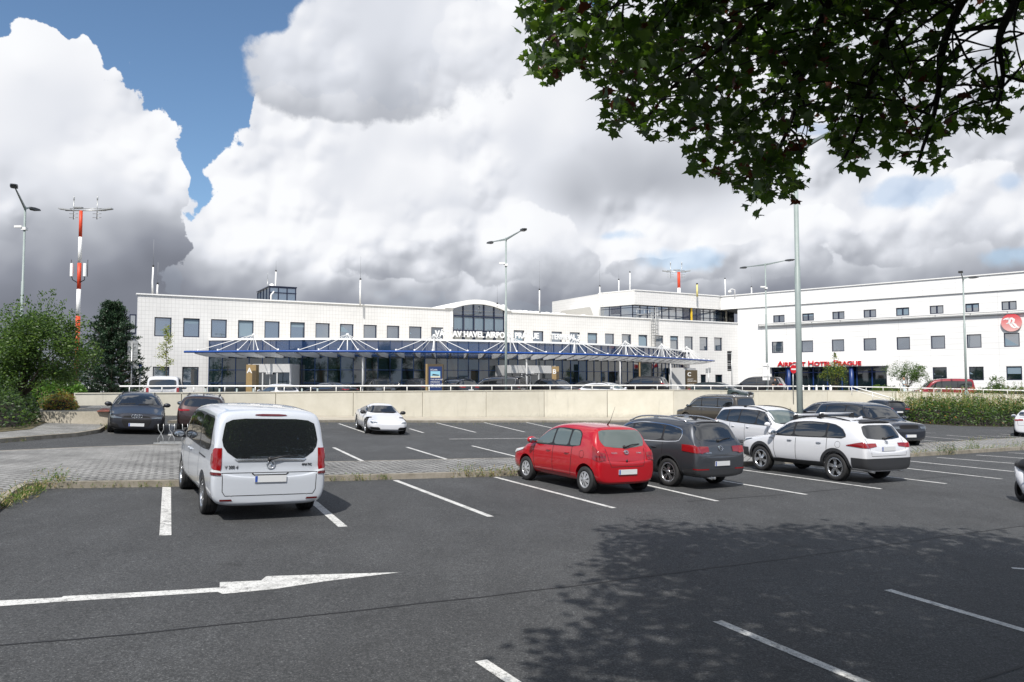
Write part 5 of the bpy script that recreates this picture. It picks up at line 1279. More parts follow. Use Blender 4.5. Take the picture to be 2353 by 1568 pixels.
Q = 'cars parked in the lower car park'; QU = 'cars parked on the upper forecourt'
c, hy = place(1351, 1133, 1212.6, 1102.4, YARIS['axr'], YARIS['axf'], 1.695)
r_, s_, f_ = make_car('parked_car', 'small bright red hatchback with silver hubcaps and a roof aerial', YARIS, P['red'], ontop(c), hy, Q, glass='cglass2', opts=('wiper',)); tilt(r_); red, rsh = r_, s_
print('YARIS', c, math.degrees(hy))
g = MB(); h, _ = s_.hit(-1.12, 0, 'z', 1); g.tube([h, h+Vector((-.10,0,.10)), h+Vector((-.26,0,.42))], [.02,.006,.003], 6); g.build('aerial', M['dark'], r_)
for (s1, y, z, wd) in (('TOYOTA',.42,.90,.17),('YARIS',-.30,.90,.14)):
    text('badge_lettering', s1, .045, M['chrome'], r_, .003, f_(-1, y, z, .006), width=wd)
g = MB(); p_, n_ = s_.hit(.0, .74, 'x', -1); g.ell(p_, (.02,.03,.035), 10); g.build('tailgate_lock', M['dark'], r_)
def placeR(px, py, h, S, side=1):
    """near rear wheel contact + heading"""
    a = G(px, py); u = Vector((math.cos(h), math.sin(h), 0)); left = Vector((-u.y, u.x, 0)); return a-u*S['axr']-left*side*(S['W']/2-.13)
ct = placeR(1541, 1117.5, hy+R(3), TIG)
r_, s_, f_ = make_car('parked_car', 'dark grey metallic crossover with silver roof rails between the red hatchback and the white crossover', TIG, P['grey'], ontop(ct), hy+R(3), Q, opts=('clad','lower','wiper','chrome_line','railsilver','bfin','bspoil')); tilt(r_)
text('badge_lettering', 'TIGUAN', .05, M['chrome'], r_, .003, f_(-1, .56, .86, .006), width=.22)
for y in (.32, .22): g = MB(); g.tube([(-2.19, y, .27), (-1.9, y, .28)], .035, 10); g.build('exhaust_pipe', M['chrome'], r_)
c, hr = place(1924.8, 1104.9, 1746, 1080, RAV['axr'], RAV['axf'], 1.855)
print('RAV', c, math.degrees(hr))
r_, s_, f_ = make_car('parked_car', 'white crossover with black wheel arch cladding and two silver roof bars', RAV, P['white'], ontop(c), hr, Q, opts=('clad','lower','wiper','chromeh','bspoil','palews')); tilt(r_)
for x in (.30, -.62):
    g = MB(); 
    h, _ = s_.hit(x, .58, 'z', 1); z = h.z+.13
    g.tube([(x, -.66, z), (x, .66, z)], .028, 8); b_ = g.build('roof_bar', M['hubcap'], r_)
    for sg in (1, -1): g = MB(); g.box((x, sg*.60, z-.05), (.10,.09,.13)); g.build('bar_foot', M['dark'], b_)
for sg in (1,-1): g = MB(); g.tube([(-2.27, sg*.55, .31), (-1.95, sg*.55, .33)], .035, 10); g.build('exhaust_pipe', M['chrome'], r_)
text('badge_lettering', 'HYBRID', .05, M['chrome'], r_, .003, frame_mtx(s_.hit(1.02,.98,'y',1)[0]+Vector((.0,.012,0)), (-1,0,0)) @ Matrix.Rotation(R(90), 4, 'X'), width=.2)
def car_at(name, label, S, pm, X, Y, u, grp=Q, z=None, **k):
    h = math.atan2(u[1], u[0]); up = z is not None
    loc = (X, Y, z if up else gz(X)); r, s, f = make_car(name, label, S, pm, loc, h, grp, **k)
    if not up: tilt(r)
    return r, s, f
car_at('parked_car', 'white people carrier with black roof rails, its front end hidden behind the white crossover', SHAR, P['white'], 9.9, 31.0, (.36,-.93), opts=('front','palews'))
car_at('parked_car', 'large dark grey off-roader facing right behind the white crossover', RRV, P['dark'], 15.3, 34.6, (.30,-.954), opts=('front',))
car_at('passenger_van', 'brown grey passenger van with roof rails parked beside the cream wall', VANB, P['brown'], 13.0, 51.2, (-.58,.81), opts=('railsilver','chrome_line','bmir','chromeh'))
car_at('parked_car', 'black sporty off-roader partly hidden behind the thick lamp pole', COUPESUV, P['black'], 17.9, 45.2, (-.60,.80), opts=('chrome_line',))
car_at('parked_car', 'dark blue off-roader seen from behind at the left end of the long bushes', VEL, P['dark'], 28.0, 60.8, (-.14,.99), opts=('lower','bspoil'))
car_at('parked_car', 'white car cut off by the right edge, parked below the long bushes', SEDAN, P['white'], 29.1, 44.6, (.55,.83))
r_, s_, f_ = car_at('parked_car', 'dark grey estate car facing the camera beside the paved island', AUDI, P['matte'], -14.75, 31.4, (.42,-.907), opts=('front',))
car_at('parked_car', 'dark brown crossover seen from behind, partly hidden by the white van', CROSS, P['burg'], -12.75, 33.0, (-.32,.947), opts=('wiper','bmir','chrome_line'))
car_at('sports_car', 'low white two seater sports car facing the camera in front of the cream wall', PORS, P['white'], -6.05, 36.6, (.34,-.94), opts=('bmir','front'))
def upc(name, label, S, pm, px, Y, u, dz=0, **k):
    p = U(px, Y); return car_at(name, label, S, pm, p.x, p.y, u, QU, p.z+dz, **k)
tr, ts_, tf = upc('passenger_van', 'white van with dark rear window and web address, behind the left rail end', TRANS, P['white'], 381, 52.3, (-.33,.94), opts=('noseams','bmir'))
M['grlet'] = mat('grey_lettering', (.25,.26,.28), .5)
text('rear_lettering', 'WWW.ATMOSPHERICA.AERO', .09, M['grlet'], tr, .002, tf(-1, .72, .98, .012), width=1.4)
upc('parked_car', 'small white car with a dark roof in front of entrance A', SMALL, P['white'], 637, 52.5, (-.6,.8))
upc('parked_car', 'black saloon car behind the rail to the right of entrance A', SEDAN, P['black'], 752, 62, (-.9,.43), opts=('chrome_line',))
upc('parked_car', 'grey crossover facing the camera left of the blue poster', SUVG, P['grey'], 872, 69, (.42,-.91), opts=('front',))
upc('parked_car', 'dark crossover with red rear lamps just left of the poster pillar', SUVG, P['dark'], 957, 69, (-.62,.78))
upc('parked_car', 'dark blue off-roader seen from behind just right of the blue poster', SUVG, P['dark'], 1045, 65.5, (-.62,.78), opts=('chrome_line',))
vb, vs_, vf_ = upc('passenger_van', 'black van with raised tailgate behind the central lamp post', VANB, P['black'], 1140, 69.0, (-.93,.37), opts=('chrome_line',))
g = MB(); g.box((-2.95,0,1.98), (1.1,1.5,.07), mtx=Matrix.Rotation(R(7), 4, 'Y')); g.build('raised_tailgate', P['black'], vb)
upc('parked_car', 'dark compact off-roader between the central lamp post and totem B', SUVG, P['black'], 1279, 67, (.62,-.78), opts=('front',))
upc('parked_car', 'dark car half hidden behind the white estate car', SEDAN, P['dark'], 1345, 76, (-.8,.6))
upc('parked_car', 'white estate car with black roof rails in front of the glass terminal front', WAGON, P['white'], 1400, 60, (.76,-.65), opts=('front','palews'))
upc('parked_car', 'large black off-roader in front of the dark display pillar', SUVB, P['black'], 1474, 78, (-.88,.47))
upc('parked_car', 'dark green estate car right of totem C', WAGON, P['green'], 1655, 61, (.8,-.6), opts=('front',))
upc('parked_car', 'black off-roader near the hotel entrance beside a standing man', SUVB, P['black'], 1736, 72, (-.88,.47))
rv, rs_, rf_ = upc('passenger_van', 'dark red van behind the rail at the far right', TRED, P['red2'], 2165, 71, (-.98,.2), -.28, glass='cglass')
text('side_lettering', 'EAL', .42, M['white'], rv, .003, frame_mtx(rs_.hit(1.05,.72,'y',1)[0]+Vector((0,.012,0)), (-1,0,0)) @ Matrix.Rotation(R(90), 4, 'X'), width=.7)
# van badges
text('badge_lettering', 'V 300 d', .075, M['dark'], van, .004, vf(-1, .74, .87, .008), width=.21)
text('badge_lettering', '4MATIC', .055, M['dark'], van, .004, vf(-1, -.52, .91, .008), width=.17)
g = MB(); vsh.patch(g, chaik([(-.28,1.735),(.28,1.735),(.24,1.765),(-.24,1.765)], 1), 'x', -1, .012, 8, 3); g.build('high_brake_lamp', M['taild'], van)
for sg in (1,-1): g = MB(); vsh.patch(g, [(sg*.80,.345),(sg*.60,.345),(sg*.62,.375),(sg*.80,.375)], 'x', -1, .008, 5, 2); g.build('reflector', M['taild'], van)
g = MB(); vsh.patch(g, [(-.54,.985),(.54,.985),(.60,1.03),(-.60,1.03)], 'x', -1, .012, 12, 2); g.build('window_trim', M['chrome'], van)
g = MB(); vsh.line(g, [(-.79,.80),(.79,.80)], 'x', -1, .005, .004, n=16); vsh.line(g, [(-.3,.79),(-.26,.76),(.26,.76),(.3,.79)], 'x', -1, .010, .005); g.build('tailgate_crease', M['seamc'], van)
g = MB(); rsd = []
for sg in (1,): vsh.line(g, [(-1.0,1.0),(-1.75,.99)], 'y', sg, .012, .005, n=8)
g.build('sliding_rail', M['dark'], van)
for y in (-.62,-.22,.22,.62): p_, n_ = vsh.hit(y, .43, 'x', -1); g = MB(); g.ell(p_, (.006,.013,.013), 8); g.build('parking_sensor', M['grlet'], van)
# ---------------------------------------------------------------- lamps, masts, signs
def lamp(label, px, Y, zt, heads, zb=None, r0=.09, r1=.06, collar=None, cam_=None, group='double armed car park lamps', hs=1.0):
    b = atY(px, 880, Y); zb = zu(Y) if zb is None else zb; t = thing('street_lamp', label, 'street lamp', (b.x, b.y, zb), 0, group)
    g = MB(); zc = zb+(zt-zb)*.62; g.tube([(0,0,-.1), (0,0,zc-zb), (0,0,zc-zb+.02), (0,0,zt-zb)], [r0, r0*.92, r1, r1], 14); g.build('pole', M['pole'], t)
    g = MB(); g.tube([(0,0,-.1), (0,0,.55), (0,0,.75)], [r0*2.0, r0*2.0, r0*1.05], 14); g.build('pole_base', M['pole'], t)
    for hp in heads:
        h = atZ(hp[0], hp[1], zt+(hp[2] if len(hp) > 2 else .05))-Vector((b.x, b.y, zb)); top = Vector((0,0,zt-zb-.12)); d = (h-top); L_ = d.length; d.normalize(); s_ = Vector((-d.y, d.x, 0)).normalized()
        g = MB(); vs = []
        for p, wv_, hh_ in ((top, .10*hs, .13*hs), (top+d*L_*.86, .05*hs, .05*hs)):
            for a in (-1, 1):
                for c_ in (-1, 1): vs.append(p+s_*a*wv_/2+Vector((0,0,c_*hh_/2)))
        g.add(vs, [(0,1,3,2),(4,6,7,5),(0,4,5,1),(2,3,7,6),(0,2,6,4),(1,5,7,3)]); g.build('arm', M['pole'], t)
        g = MB(); p0 = top+d*L_*.82; dh = Vector((d.x, d.y, 0)).normalized(); vs = []
        for f_, w_, a_, b_ in ((0, .07, -.05, .05), (.25, .16, -.09, .06), (.62, .17, -.07, .05), (.82, .10, -.02, .03)):
            for sg in (-1, 1):
                for z_ in (a_, b_): vs.append(p0+dh*f_*hs+s_*sg*w_*hs+Vector((0,0,z_*hs)))
        fs = [(0,1,3,2),(12,14,15,13)]
        for k in (0, 4, 8): fs += [(k,k+4,k+5,k+1),(k+2,k+3,k+7,k+6),(k+1,k+5,k+7,k+3),(k,k+2,k+6,k+4)]
        g.add(vs, fs); g.build('lamp_head', M['lamphead'], t)
    if cam_:
        pz, dirx = cam_; g = MB(); z = atY(px, pz, Y).z-zb; g.box((dirx*.28, -.12, z), (.42,.13,.12)); g.box((dirx*.08,-.05,z-.06), (.2,.05,.05)); g.box((0,0,z-.1), (.26,.26,.16)); g.build('camera_box', M['white'], t)
    return t
lamp('tall double armed lamp rising above the leafy tree at the far left', 45, 45, 12.2, [(29,420),(71,477)], zb=.9, cam_=(522,-1))
lamp('central double armed lamp post behind the wall, with a small white box on the pole', 1162.5, 57, 12.6, [(1126,557),(1205,526)], cam_=(606,-1))
lamp('slim double armed lamp left of the thick foreground pole', 1763, 68, 12.4, [(1706,615),(1815,597)], cam_=(660,-1))
lamp('double armed lamp in front of the hotel at the far right', 2220, 66, 10.9, [(2207,623),(2228,637)])
lamp('thick tall lamp pole behind the white crossover, its head among the maple leaves', 1837, 27.2, 10.25, [(1945,283),(1790,372)], zb=-.6, r0=.105, r1=.078, hs=1.15)
# red and white masts
def mast(label, px, Y, bands, zb, r, top):
    b = atY(px, 880, Y); t = thing('antenna_mast', label, 'mast', (b.x, b.y, zb), 0, 'red and white antenna masts')
    for k, (y0_, y1, c_) in enumerate(bands):
        z0, z1 = max(zb, atY(px, y1, Y).z), atY(px, y0_, Y).z; g = MB(); g.tube([(0,0,z0-zb+.004), (0,0,z1-zb)], r*(1+.08*k), 12); g.build('mast_section', M[c_], t)
    zt = atY(px, bands[0][0], Y).z-zb; s = Y/F; g = MB(); w1, w2 = top
    g.tube([(w1*s,0,zt+.05), (w2*s,0,zt+.05)], .07, 6); g.tube([(w1*s*.9,.5,zt+.35), (w2*s*.9,.5,zt+.35)], .04, 5)
    for f_ in (.2, .78):
        x = (w1+(w2-w1)*f_)*s; g.tube([(x,0,zt-.9), (x,0,zt+1.2)], .05, 5); g.ell((x,0,zt+1.3), (.09,.09,.3), 6)
        for z in (zt-.7, zt-.3): g.tube([(x-.45,0,z), (x+.45,0,z)], .03, 5)
    for x in (w1*s, w2*s): g.box((x, 0, zt+.15), (1.3,.5,.12), mtx=Matrix.Rotation(.12*(1 if x < 0 else -1), 4, 'Y'))
    g.box((-.3,0,zt+.35), (.9,.4,.1)); g.build('crossarm', M['steel'], t); return t, b
t, b = mast('tall red and white mast with white panel antennas rising behind the left trees', 175, 82, [(485,545,'red'),(545,605,'white'),(605,665,'red'),(665,727,'white'),(727,905,'red')], .8, .165, (-36, 58))
for x in (-.68, .68):
    g = MB(); z0, z1 = atY(175,636,82).z-.8, atY(175,606,82).z-.8; g.box((x,-.2,(z0+z1)/2), (.26,.22,z1-z0)); pa_ = g.build('panel_antenna', M['white'], t)
    g = MB(); g.tube([(x,-.2,z0), (x*.9,-.1,z0-.35), (0,-.1,z0-.7)], .05, 6); g.tube([(x*1.25,0,z0), (x*1.25,0,z1+.4)], .03, 5); g.build('cable', M['dark'], pa_)
mast('short red mast showing above the strip window block', 1562.5, 118, [(626,662,'red'),(662,700,'white')], 8, .22, (-28, 17))
M['paley'] = mat('pale_yellow', (.68,.58,.22), .5)
def antenna(px, yt, yk, yb, Y, mt='white', r=.075, label=''):
    a = atY(px, yb+3, Y); k = atY(px, yk, Y); t_ = atY(px, yt, Y); g = MB()
    g.tube([a, a.lerp(k, .5), a.lerp(k, .52), (a.x, a.y, k.z-.1)], [r*1.15, r*1.15, r, r], 8)
    o = g.build('rooftop_antenna', M[mt]); o.location = (0,0,0)
    if yt < yk-2: g = MB(); g.tube([(a.x,a.y,k.z-.1), (a.x,a.y,t_.z)], .014, 5); g.build('whip', M['grlet'], o)
    g = MB(); g.tube([(a.x,a.y,k.z-.12), (a.x,a.y,k.z+.05)], r*1.1, 8); g.build('antenna_cap', M['dark'], o)
    return tag(o, label, 'antenna', 'roof aerials')
for px, yt, yk, yb, Y, lb in ((350.5,551,611,680,73,'tall white aerial near the left roof corner'),(361.5,603,651,681,73,'short white aerial beside the tall one near the left roof corner'),(633,600,622,690,84,'aerial to the right of the satellite dish'),
   (827.7,590,641,699,80,'lone white aerial midway between the roof lantern and the arch'),(1142.7,650,697,702,86,'thin aerial on the arched roof beside the central lamp'),(1239.7,600,665,717,92,'white aerial above the roof to the right of the arch'),
   (1378.5,600,657,728,101,'aerial at the left corner of the upper block'),(1422,620,642,671,103,'dark thin aerial on the upper block'),(1447.6,620,625,669,102,'thick white aerial on the upper block'),
   (1666.5,636,640,680,108,'thick white aerial where the upper block meets the hotel'),(1727,618,659,676,108,'thin aerial on the hotel roof near the upper block')):
    antenna(px, yt, yk, yb, Y, label=lb)
antenna(1602, 652, 652, 679, 104, 'paley', .11, 'thick yellow aerial on the upper block')
dm = thing('satellite_dish', 'small round white satellite dish on a thin mast above the roof lantern', 'dish', tuple(atY(624,657,82))); g = MB()
g.lathe([(0,.06),(.14,.05),(.24,0)], Matrix.Rotation(R(80), 4, 'X'), 18); g.build('dish', M['white'], dm); g = MB(); g.tube([(-.42,0,.7), (-.42,0,-.9)], .04, 6); g.tube([(-.42,0,0), (0,0,0)], .03, 5); g.tube([(-.42,0,.7), (-.42,0,1.5)], .012, 4); g.build('dish_mast', M['steel'], dm)
cc = thing('roof_camera', 'white swan neck dome camera on the parapet between the upper block and the hotel', 'camera', tuple(atY(1679,682,104))); g = MB(); g.tube([(.55,0,-.3),(.55,0,.9),(.2,0,1.0),(-.1,0,.9)], .06, 6); g.ell((-.12,0,.62), (.24,.24,.24), 8); g.build('dome', M['white'], cc)
# ---- totems, posters
def totem(label, pxl, pxr, ytop, Y, letter, rot, lines=(), m='gold', face='gold', side=None):
    b = U((pxl+pxr)/2, Y); zt = atY(pxl, ytop, Y).z; w_ = (pxr-pxl)*Y/F; H = zt-b.z; t = thing('sign_totem', label, 'sign', tuple(b), rot, 'lettered entrance totems')
    g = MB(); wd = w_*.80; dp = .7; g.box((0,0,H/2), (wd,dp,H)); o = g.build('panel', M[m], t); g = MB(); g.box((wd*.30,-dp/2-.004,H*.42), (wd*.38,.006,H*.84)); g.build('dark_panel', M['brown'], t)
    text('totem_letter', letter, .55, M['white'], t, .004, frame_mtx((-wd*.42,-dp/2-.012,H-.62), (1,0,0)) @ Matrix.Rotation(R(90), 4, 'X'), offset=.01)
    for k, s_ in enumerate(lines): text('totem_text', s_, .16, M['white'], t, .002, frame_mtx((-wd*.42,-dp/2-.012,H-1.0-.21*k-(.12 if k > 1 else 0)), (1,0,0)) @ Matrix.Rotation(R(90), 4, 'X'))
    return t
totem('tall gold brown totem with white letter A at the left entrance', 566, 594, 838.5, 60, 'A', 0, ())
totem('small gold brown totem with white letter B beside the middle entrance', 1266, 1286, 842.5, 68, 'B', 0, ())
totem('wide brown totem with white letter C and departures text at the right entrance', 1573, 1604, 851, 84, 'C', 0, ('ODLETY','DEPARTURES','EXKURZE','AIRPORT TOURS'), m='brown', face='brown')
def poster(label, pxl, pxr, ytop, Y, blank=False):
    b = U((pxl+pxr)/2, Y); zt = atY(pxl, ytop, Y).z; w_ = (pxr-pxl)*Y/F; H = zt-b.z; t = thing('display_pillar', label, 'sign', tuple(b), 0, 'poster display pillars')
    g = MB(); g.box((0,0,H/2), (w_,.45,H)); g.build('housing', M['brown'] if not blank else M['dark'], t); g = MB(); g.box((-w_*.43,-.24,H/2), (w_*.1,.05,H)); g.build('edge_trim', M['gold'], t)
    if blank: g = MB(); g.box((w_*.04,-.228,H*.55), (w_*.72,.01,H*.82)); g.build('screen', M['glassd'], t); return t
    g = MB(); g.box((w_*.06,-.228,H*.53), (w_*.74,.01,H*.80)); o = g.build('poster', mat('poster_blue', (.015,.035,.12), .4), t)
    g = MB(); x0, x1 = w_*.06-w_*.27, w_*.06+w_*.27; z0, z1 = H*.62, H*.80
    g.add([(x0,-.236,z0),(x1,-.236,z0),(x1,-.236,z0+.12),(x0,-.236,z0+.12)], [(0,1,2,3)], 0); g.add([(x0,-.236,z0+.12),(x1,-.236,z0+.12),(x1,-.236,z1),(x0,-.236,z1)], [(0,1,2,3)], 1)
    g.add([(x0+.1,-.24,z0+.18),(x1-.12,-.24,z0+.16),(x1-.05,-.24,z0+.22),(x0+.2,-.24,z0+.3)], [(0,1,2,3)], 2); g.build('poster_picture', [mat('poster_sand', (.6,.55,.42), .5), mat('poster_sky', (.25,.5,.62), .5), M['dark']], o)
    lm = M['white']
    def tx(s_, z, sz): text('poster_text', s_, sz, lm, o, .001, frame_mtx((x0,-.24,z), (1,0,0)) @ Matrix.Rotation(R(90), 4, 'X'))
    tx('ECLAIR', H*.82, .17)
    for k, s_ in enumerate(('THE SMARTEST','DECISIONS','MAY COME UP','ON THE FLY.')): tx(s_, H*.55-k*.19, .15)
    return t
poster('display pillar with a blue poster in front of the glass front', 978, 1019, 837, 64); poster('dark display pillar with a blank screen left of the right entrance', 1467, 1498, 833, 79, True)
# ---- traffic signs
def sign_back(label, px, Y, panels, pole_px=None, zb=None, m='steel'):
    b = U(pole_px or px, Y); t = thing('traffic_sign', label, 'sign', tuple(b), 0); top = max(atY(px, p[2], Y).z for p in panels)-b.z
    g = MB(); g.tube([(0,0,-.2),(0,0,top-.1)], .045, 8); g.build('pole', M['steel'], t)
    for x0, x1, y0_, y1 in panels:
        z1, z0 = atY(px, y0_, Y).z-b.z, atY(px, y1, Y).z-b.z; xa, xb = [atY(v, 880, Y).x-b.x for v in (x0, x1)]; g = MB(); g.box(((xa+xb)/2, .07, (z0+z1)/2), (xb-xa,.03,z1-z0)); pn = g.build('sign_panel', M[m], t)
        g = MB(); 
        for f_ in (.2, .8): g.box(((xa+xb)/2, .045, z0+(z1-z0)*f_), (min(.5, xb-xa),.03,.05))
        g.build('bracket', M['steel'], pn)
    return t
sign_back('grey back of a tall direction sign on a pole in front of the dark pine', 302, 49.5, [(290,313.5,783,816),(290,313.5,817,831),(290,313.5,832,847)], 301.5)
sb = sign_back('narrow blue edged sign on a leaning pole beside the tall grey sign', 320, 50, [(317,323,838,862)], 321, m='blue')
sign_back('tall narrow sign with dark panels on a pole in front of the terminal end wall', 1679, 74, [(1672.5,1683,807,836),(1672.5,1683,837,853)], 1682, m='dark')
sign_back('small sign on a short pole between totem C and the two doors', 1628, 70, [(1622.5,1627,847,858),(1628,1634,845,857)], 1628)
sign_back('white blank board on a pole beside the slim lamp', 1761, 66, [(1753,1770,834,874)], 1765, m='white')
p = U(1823.6, 60); t = thing('no_entry_sign', 'red round no entry sign partly behind the thick lamp pole', 'sign', tuple(p), R(25)); zc = atY(1823.6, 848.8, 60).z-p.z
g = MB(); g.tube([(0,.05,-.2),(0,.05,zc+.4)], .04, 8); g.build('pole', M['steel'], t); mm_ = Matrix.Translation((0,0,zc)) @ Matrix.Rotation(R(90), 4, 'X')
g = MB(); g.lathe([(0,.02),(.32,.02),(.32,0),(0,0)], mm_, 28, smooth=False); dd = g.build('disc', M['redsign'], t); g = MB(); g.box((0,-.024,zc), (.46,.008,.11)); g.build('white_bar', M['white'], dd)
for k, px in enumerate((472.8, 504.8, 544.5, 582.8, 694, 729.8)):
    p = U(px, 57.5); o = thing('bollard', ['first','second','third','fourth','fifth','sixth'][k]+' bollard from the left behind the rail', 'bollard', tuple(p), 0, 'bollards before the terminal')
    g = MB(); g.tube([(0,0,0),(0,0,1.08)], .07, 8); g.build('post', M['pole'], o); g = MB(); g.tube([(0,0,1.08),(0,0,1.22)], .085, 8); g.build('cap', M['dark'], o)
for k, px in enumerate((1876, 1892, 1908, 1845, 1859)):
    p = U(px, 66); o = thing('bollard', ['left','middle','right','nearest','small'][k]+' white bollard in front of the hotel entrance', 'bollard', tuple(p), 0, 'white bollards before the hotel')
    g = MB(); g.tube([(0,0,0),(0,0,1.1)], .08, 8); g.ell((0,0,1.1), (.08,.08,.06), 8); g.build('post', M['white'], o)
# ---- bicycle stand on the paved island
b = G(353, 1031); b.z += .13; t = thing('bicycle_stand', 'low galvanised bicycle stand with bent hoops on the paved island left of the white van', 'bicycle stand', tuple(b), R(3)); Wd = (G(412,1030)-G(353,1031)).length
g = MB(); g.box((Wd*.6,0,.03), (Wd*1.2,.05,.04)); g.box((Wd*.6,.5,.03), (Wd*1.2,.05,.04)); g.build('base_rail', M['steel'], t)
for x in (.12, Wd*.60, Wd*1.12):
    g = MB(); 
    for d_ in (0, .16):
        g.tube([(x+d_,0,.03),(x+d_,0,.18),(x+.08+.01*(d_-.08),.05,.32),(x+.16-d_,.02,.45),(x+.16-d_,0,.62)], .011, 6)
    g.build('hoop', M['steel'], t)
# ---- people (continuous skinned bodies)
def person(label, loc, rz, H, shirt, legs, skin, hairc, pose=0):
    root = thing('person', label, 'person', loc, rz); s = H/1.76
    J = {'pel':(0,0,.95),'che':(0,.0,1.30),'neck':(0,0,1.50),'head':(0,-.01,1.60),'top':(0,0,1.74),
         'ls':(.18,0,1.42),'le':(.25,.02,1.15),'lh':(.20,-.14,1.00),'rs':(-.18,0,1.42),'re':(-.25,.0,1.14),'rh':(-.16,-.22,1.18),
         'lk':(.10,-.03,.50),'lf':(.11,.02,.07),'lt':(.12,-.15,.04),'rk':(-.10,-.02,.50),'rf':(-.11,.03,.07),'rt':(-.12,-.14,.04),'lhip':(.09,0,.90),'rhip':(-.09,0,.90)}
    Ed = [('pel','che'),('che','neck'),('neck','head'),('head','top'),('che','ls'),('ls','le'),('le','lh'),('che','rs'),('rs','re'),('re','rh'),('pel','lhip'),('lhip','lk'),('lk','lf'),('lf','lt'),('pel','rhip'),('rhip','rk'),('rk','rf'),('rf','rt')]
    Rd = {'pel':.15,'che':.155,'neck':.06,'head':.10,'top':.08,'ls':.075,'le':.048,'lh':.034,'rs':.075,'re':.048,'rh':.034,'lhip':.095,'rhip':.095,'lk':.062,'rk':.062,'lf':.045,'rf':.045,'lt':.035,'rt':.035}
    ks = list(J); me = bpy.data.meshes.new('body'); me.from_pydata([Vector(J[k])*s for k in ks], [(ks.index(a), ks.index(b)) for a, b in Ed], []); ob = link('tmp', me)
    md = ob.modifiers.new('k', 'SKIN'); md.use_smooth_shade = True
    for i, k in enumerate(ks): me.skin_vertices[0].data[i].radius = (Rd[k]*s*1.0, Rd[k]*s*.8); me.skin_vertices[0].data[i].use_root = k == 'pel'
    ob.modifiers.new('s', 'SUBSURF').levels = 1; m2 = bpy.data.meshes.new_from_object(ob.evaluated_get(bpy.context.evaluated_depsgraph_get())); bpy.data.objects.remove(ob)
    for m_ in (shirt, legs, skin): m2.materials.append(m_)
    for p_ in m2.polygons:
        c_ = p_.center; p_.material_index = 2 if (c_.z > 1.49*s or (abs(c_.x) > .16*s and c_.z < 1.22*s and c_.z > .95*s)) else (1 if c_.z < .93*s else 0); p_.use_smooth = True
    link('body', m2, root); g = MB(); g.ell((0,.015*s,1.69*s), (.095*s,.105*s,.09*s), 10); g.build('hair', hairc, root); return root
skin = mat('skin', (.42,.25,.17), .6); hair_ = mat('dark_hair', (.02,.015,.01), .7); wsh = mat('pale_blue_white_shirt', (.62,.72,.74), .8); bsh = mat('black_clothes', (.015,.015,.018), .8)
p = U(1781, 64); person('man in black clothes standing near the hotel entrance looking at his hands', tuple(p), R(10), 1.80, bsh, bsh, skin, hair_)
p = U(2077, 70); person('man in a white shirt and light trousers walking behind the rail by the small trees', tuple(p+Vector((0,0,-.02))), R(60), 1.78, wsh, wsh, skin, skin)
# ---- white scooter cut by the right edge of the picture
b = G(2388, 1163); t = thing('scooter', 'white scooter with black trim cut off by the right edge of the picture', 'scooter', tuple(b), R(-8))
g = MB(); g.lathe([(.14,-.05),(.24,-.055),(.25,0),(.24,.055),(.14,.05)], Matrix.Translation((0,-.55,.25)) @ Matrix.Rotation(R(90), 4, 'Y'), 24); g.build('wheel', M['rubber'], t); g = MB(); g.lathe([(.14,-.05),(.24,-.055),(.25,0),(.24,.055),(.14,.05)], Matrix.Translation((0,.72,.25)) @ Matrix.Rotation(R(90), 4, 'Y'), 24); g.build('wheel', M['rubber'], t)
g = MB(); g.tube([(0,-.35,.35),(0,-.42,.7),(0,-.30,1.05),(0,-.25,1.18)], [.14,.20,.13,.08], 12); g.tube([(0,-.1,.30),(0,.3,.28),(0,.55,.55),(0,.85,.72)], [.15,.17,.2,.10], 12); g.build('body_panels', P['white'], t)
g = MB(); g.tube([(0,.15,.78),(0,.5,.82),(0,.85,.80)], [.10,.15,.09], 10); g.build('seat', M['dark'], t); g = MB(); g.tube([(-.34,-.2,1.15),(0,-.27,1.12),(.34,-.2,1.15)], .02, 8); g.build('handlebar', M['dark'], t)
g = MB(); g.tube([(-.22,-.38,1.12),(-.16,-.30,1.55),(.16,-.30,1.55),(.22,-.38,1.12)], .03, 8); g.build('screen_frame', P['white'], t)
g = MB(); g.ell((0,-.46,.95), (.09,.05,.08), 10); g.build('headlight', M['clear'], t)
# ---------------------------------------------------------------- vegetation
def leafmat(name, col, trans=.35, tcol=None, rough=.5):
    m = bpy.data.materials.new(name); n, l = nodes(m); b = n['Principled BSDF']; b.inputs['Roughness'].default_value = rough
    g_ = n.new('ShaderNodeNewGeometry'); mr = n.new('ShaderNodeMapRange'); mr.inputs['To Min'].default_value = .6; mr.inputs['To Max'].default_value = 1.45; l.new(g_.outputs['Random Per Island'], mr.inputs[0])
    mx = n.new('ShaderNodeMix'); mx.data_type = 'RGBA'; mx.blend_type = 'MULTIPLY'; mx.inputs['Factor'].default_value = 1; mx.inputs['A'].default_value = (*col, 1); l.new(mr.outputs[0], mx.inputs['B']); l.new(mx.outputs['Result'], b.inputs['Base Color'])
    t = n.new('ShaderNodeBsdfTranslucent'); t.inputs[0].default_value = (*(tcol or [min(1, c*2.2) for c in col]), 1); ms = n.new('ShaderNodeMixShader'); ms.inputs[0].default_value = trans
    l.new(b.outputs[0], ms.inputs[1]); l.new(t.outputs[0], ms.inputs[2]); l.new(ms.outputs[0], n['Material Output'].inputs[0]); return m
M['lf_maple'] = leafmat('maple_leaf', (.033,.062,.012), .36, (.11,.22,.015)); M['lf_maple2'] = leafmat('maple_leaf_brown', (.075,.022,.012), .25, (.20,.05,.02)); M['lf_maple3'] = leafmat('maple_leaf_light', (.055,.10,.015), .40, (.20,.32,.03))
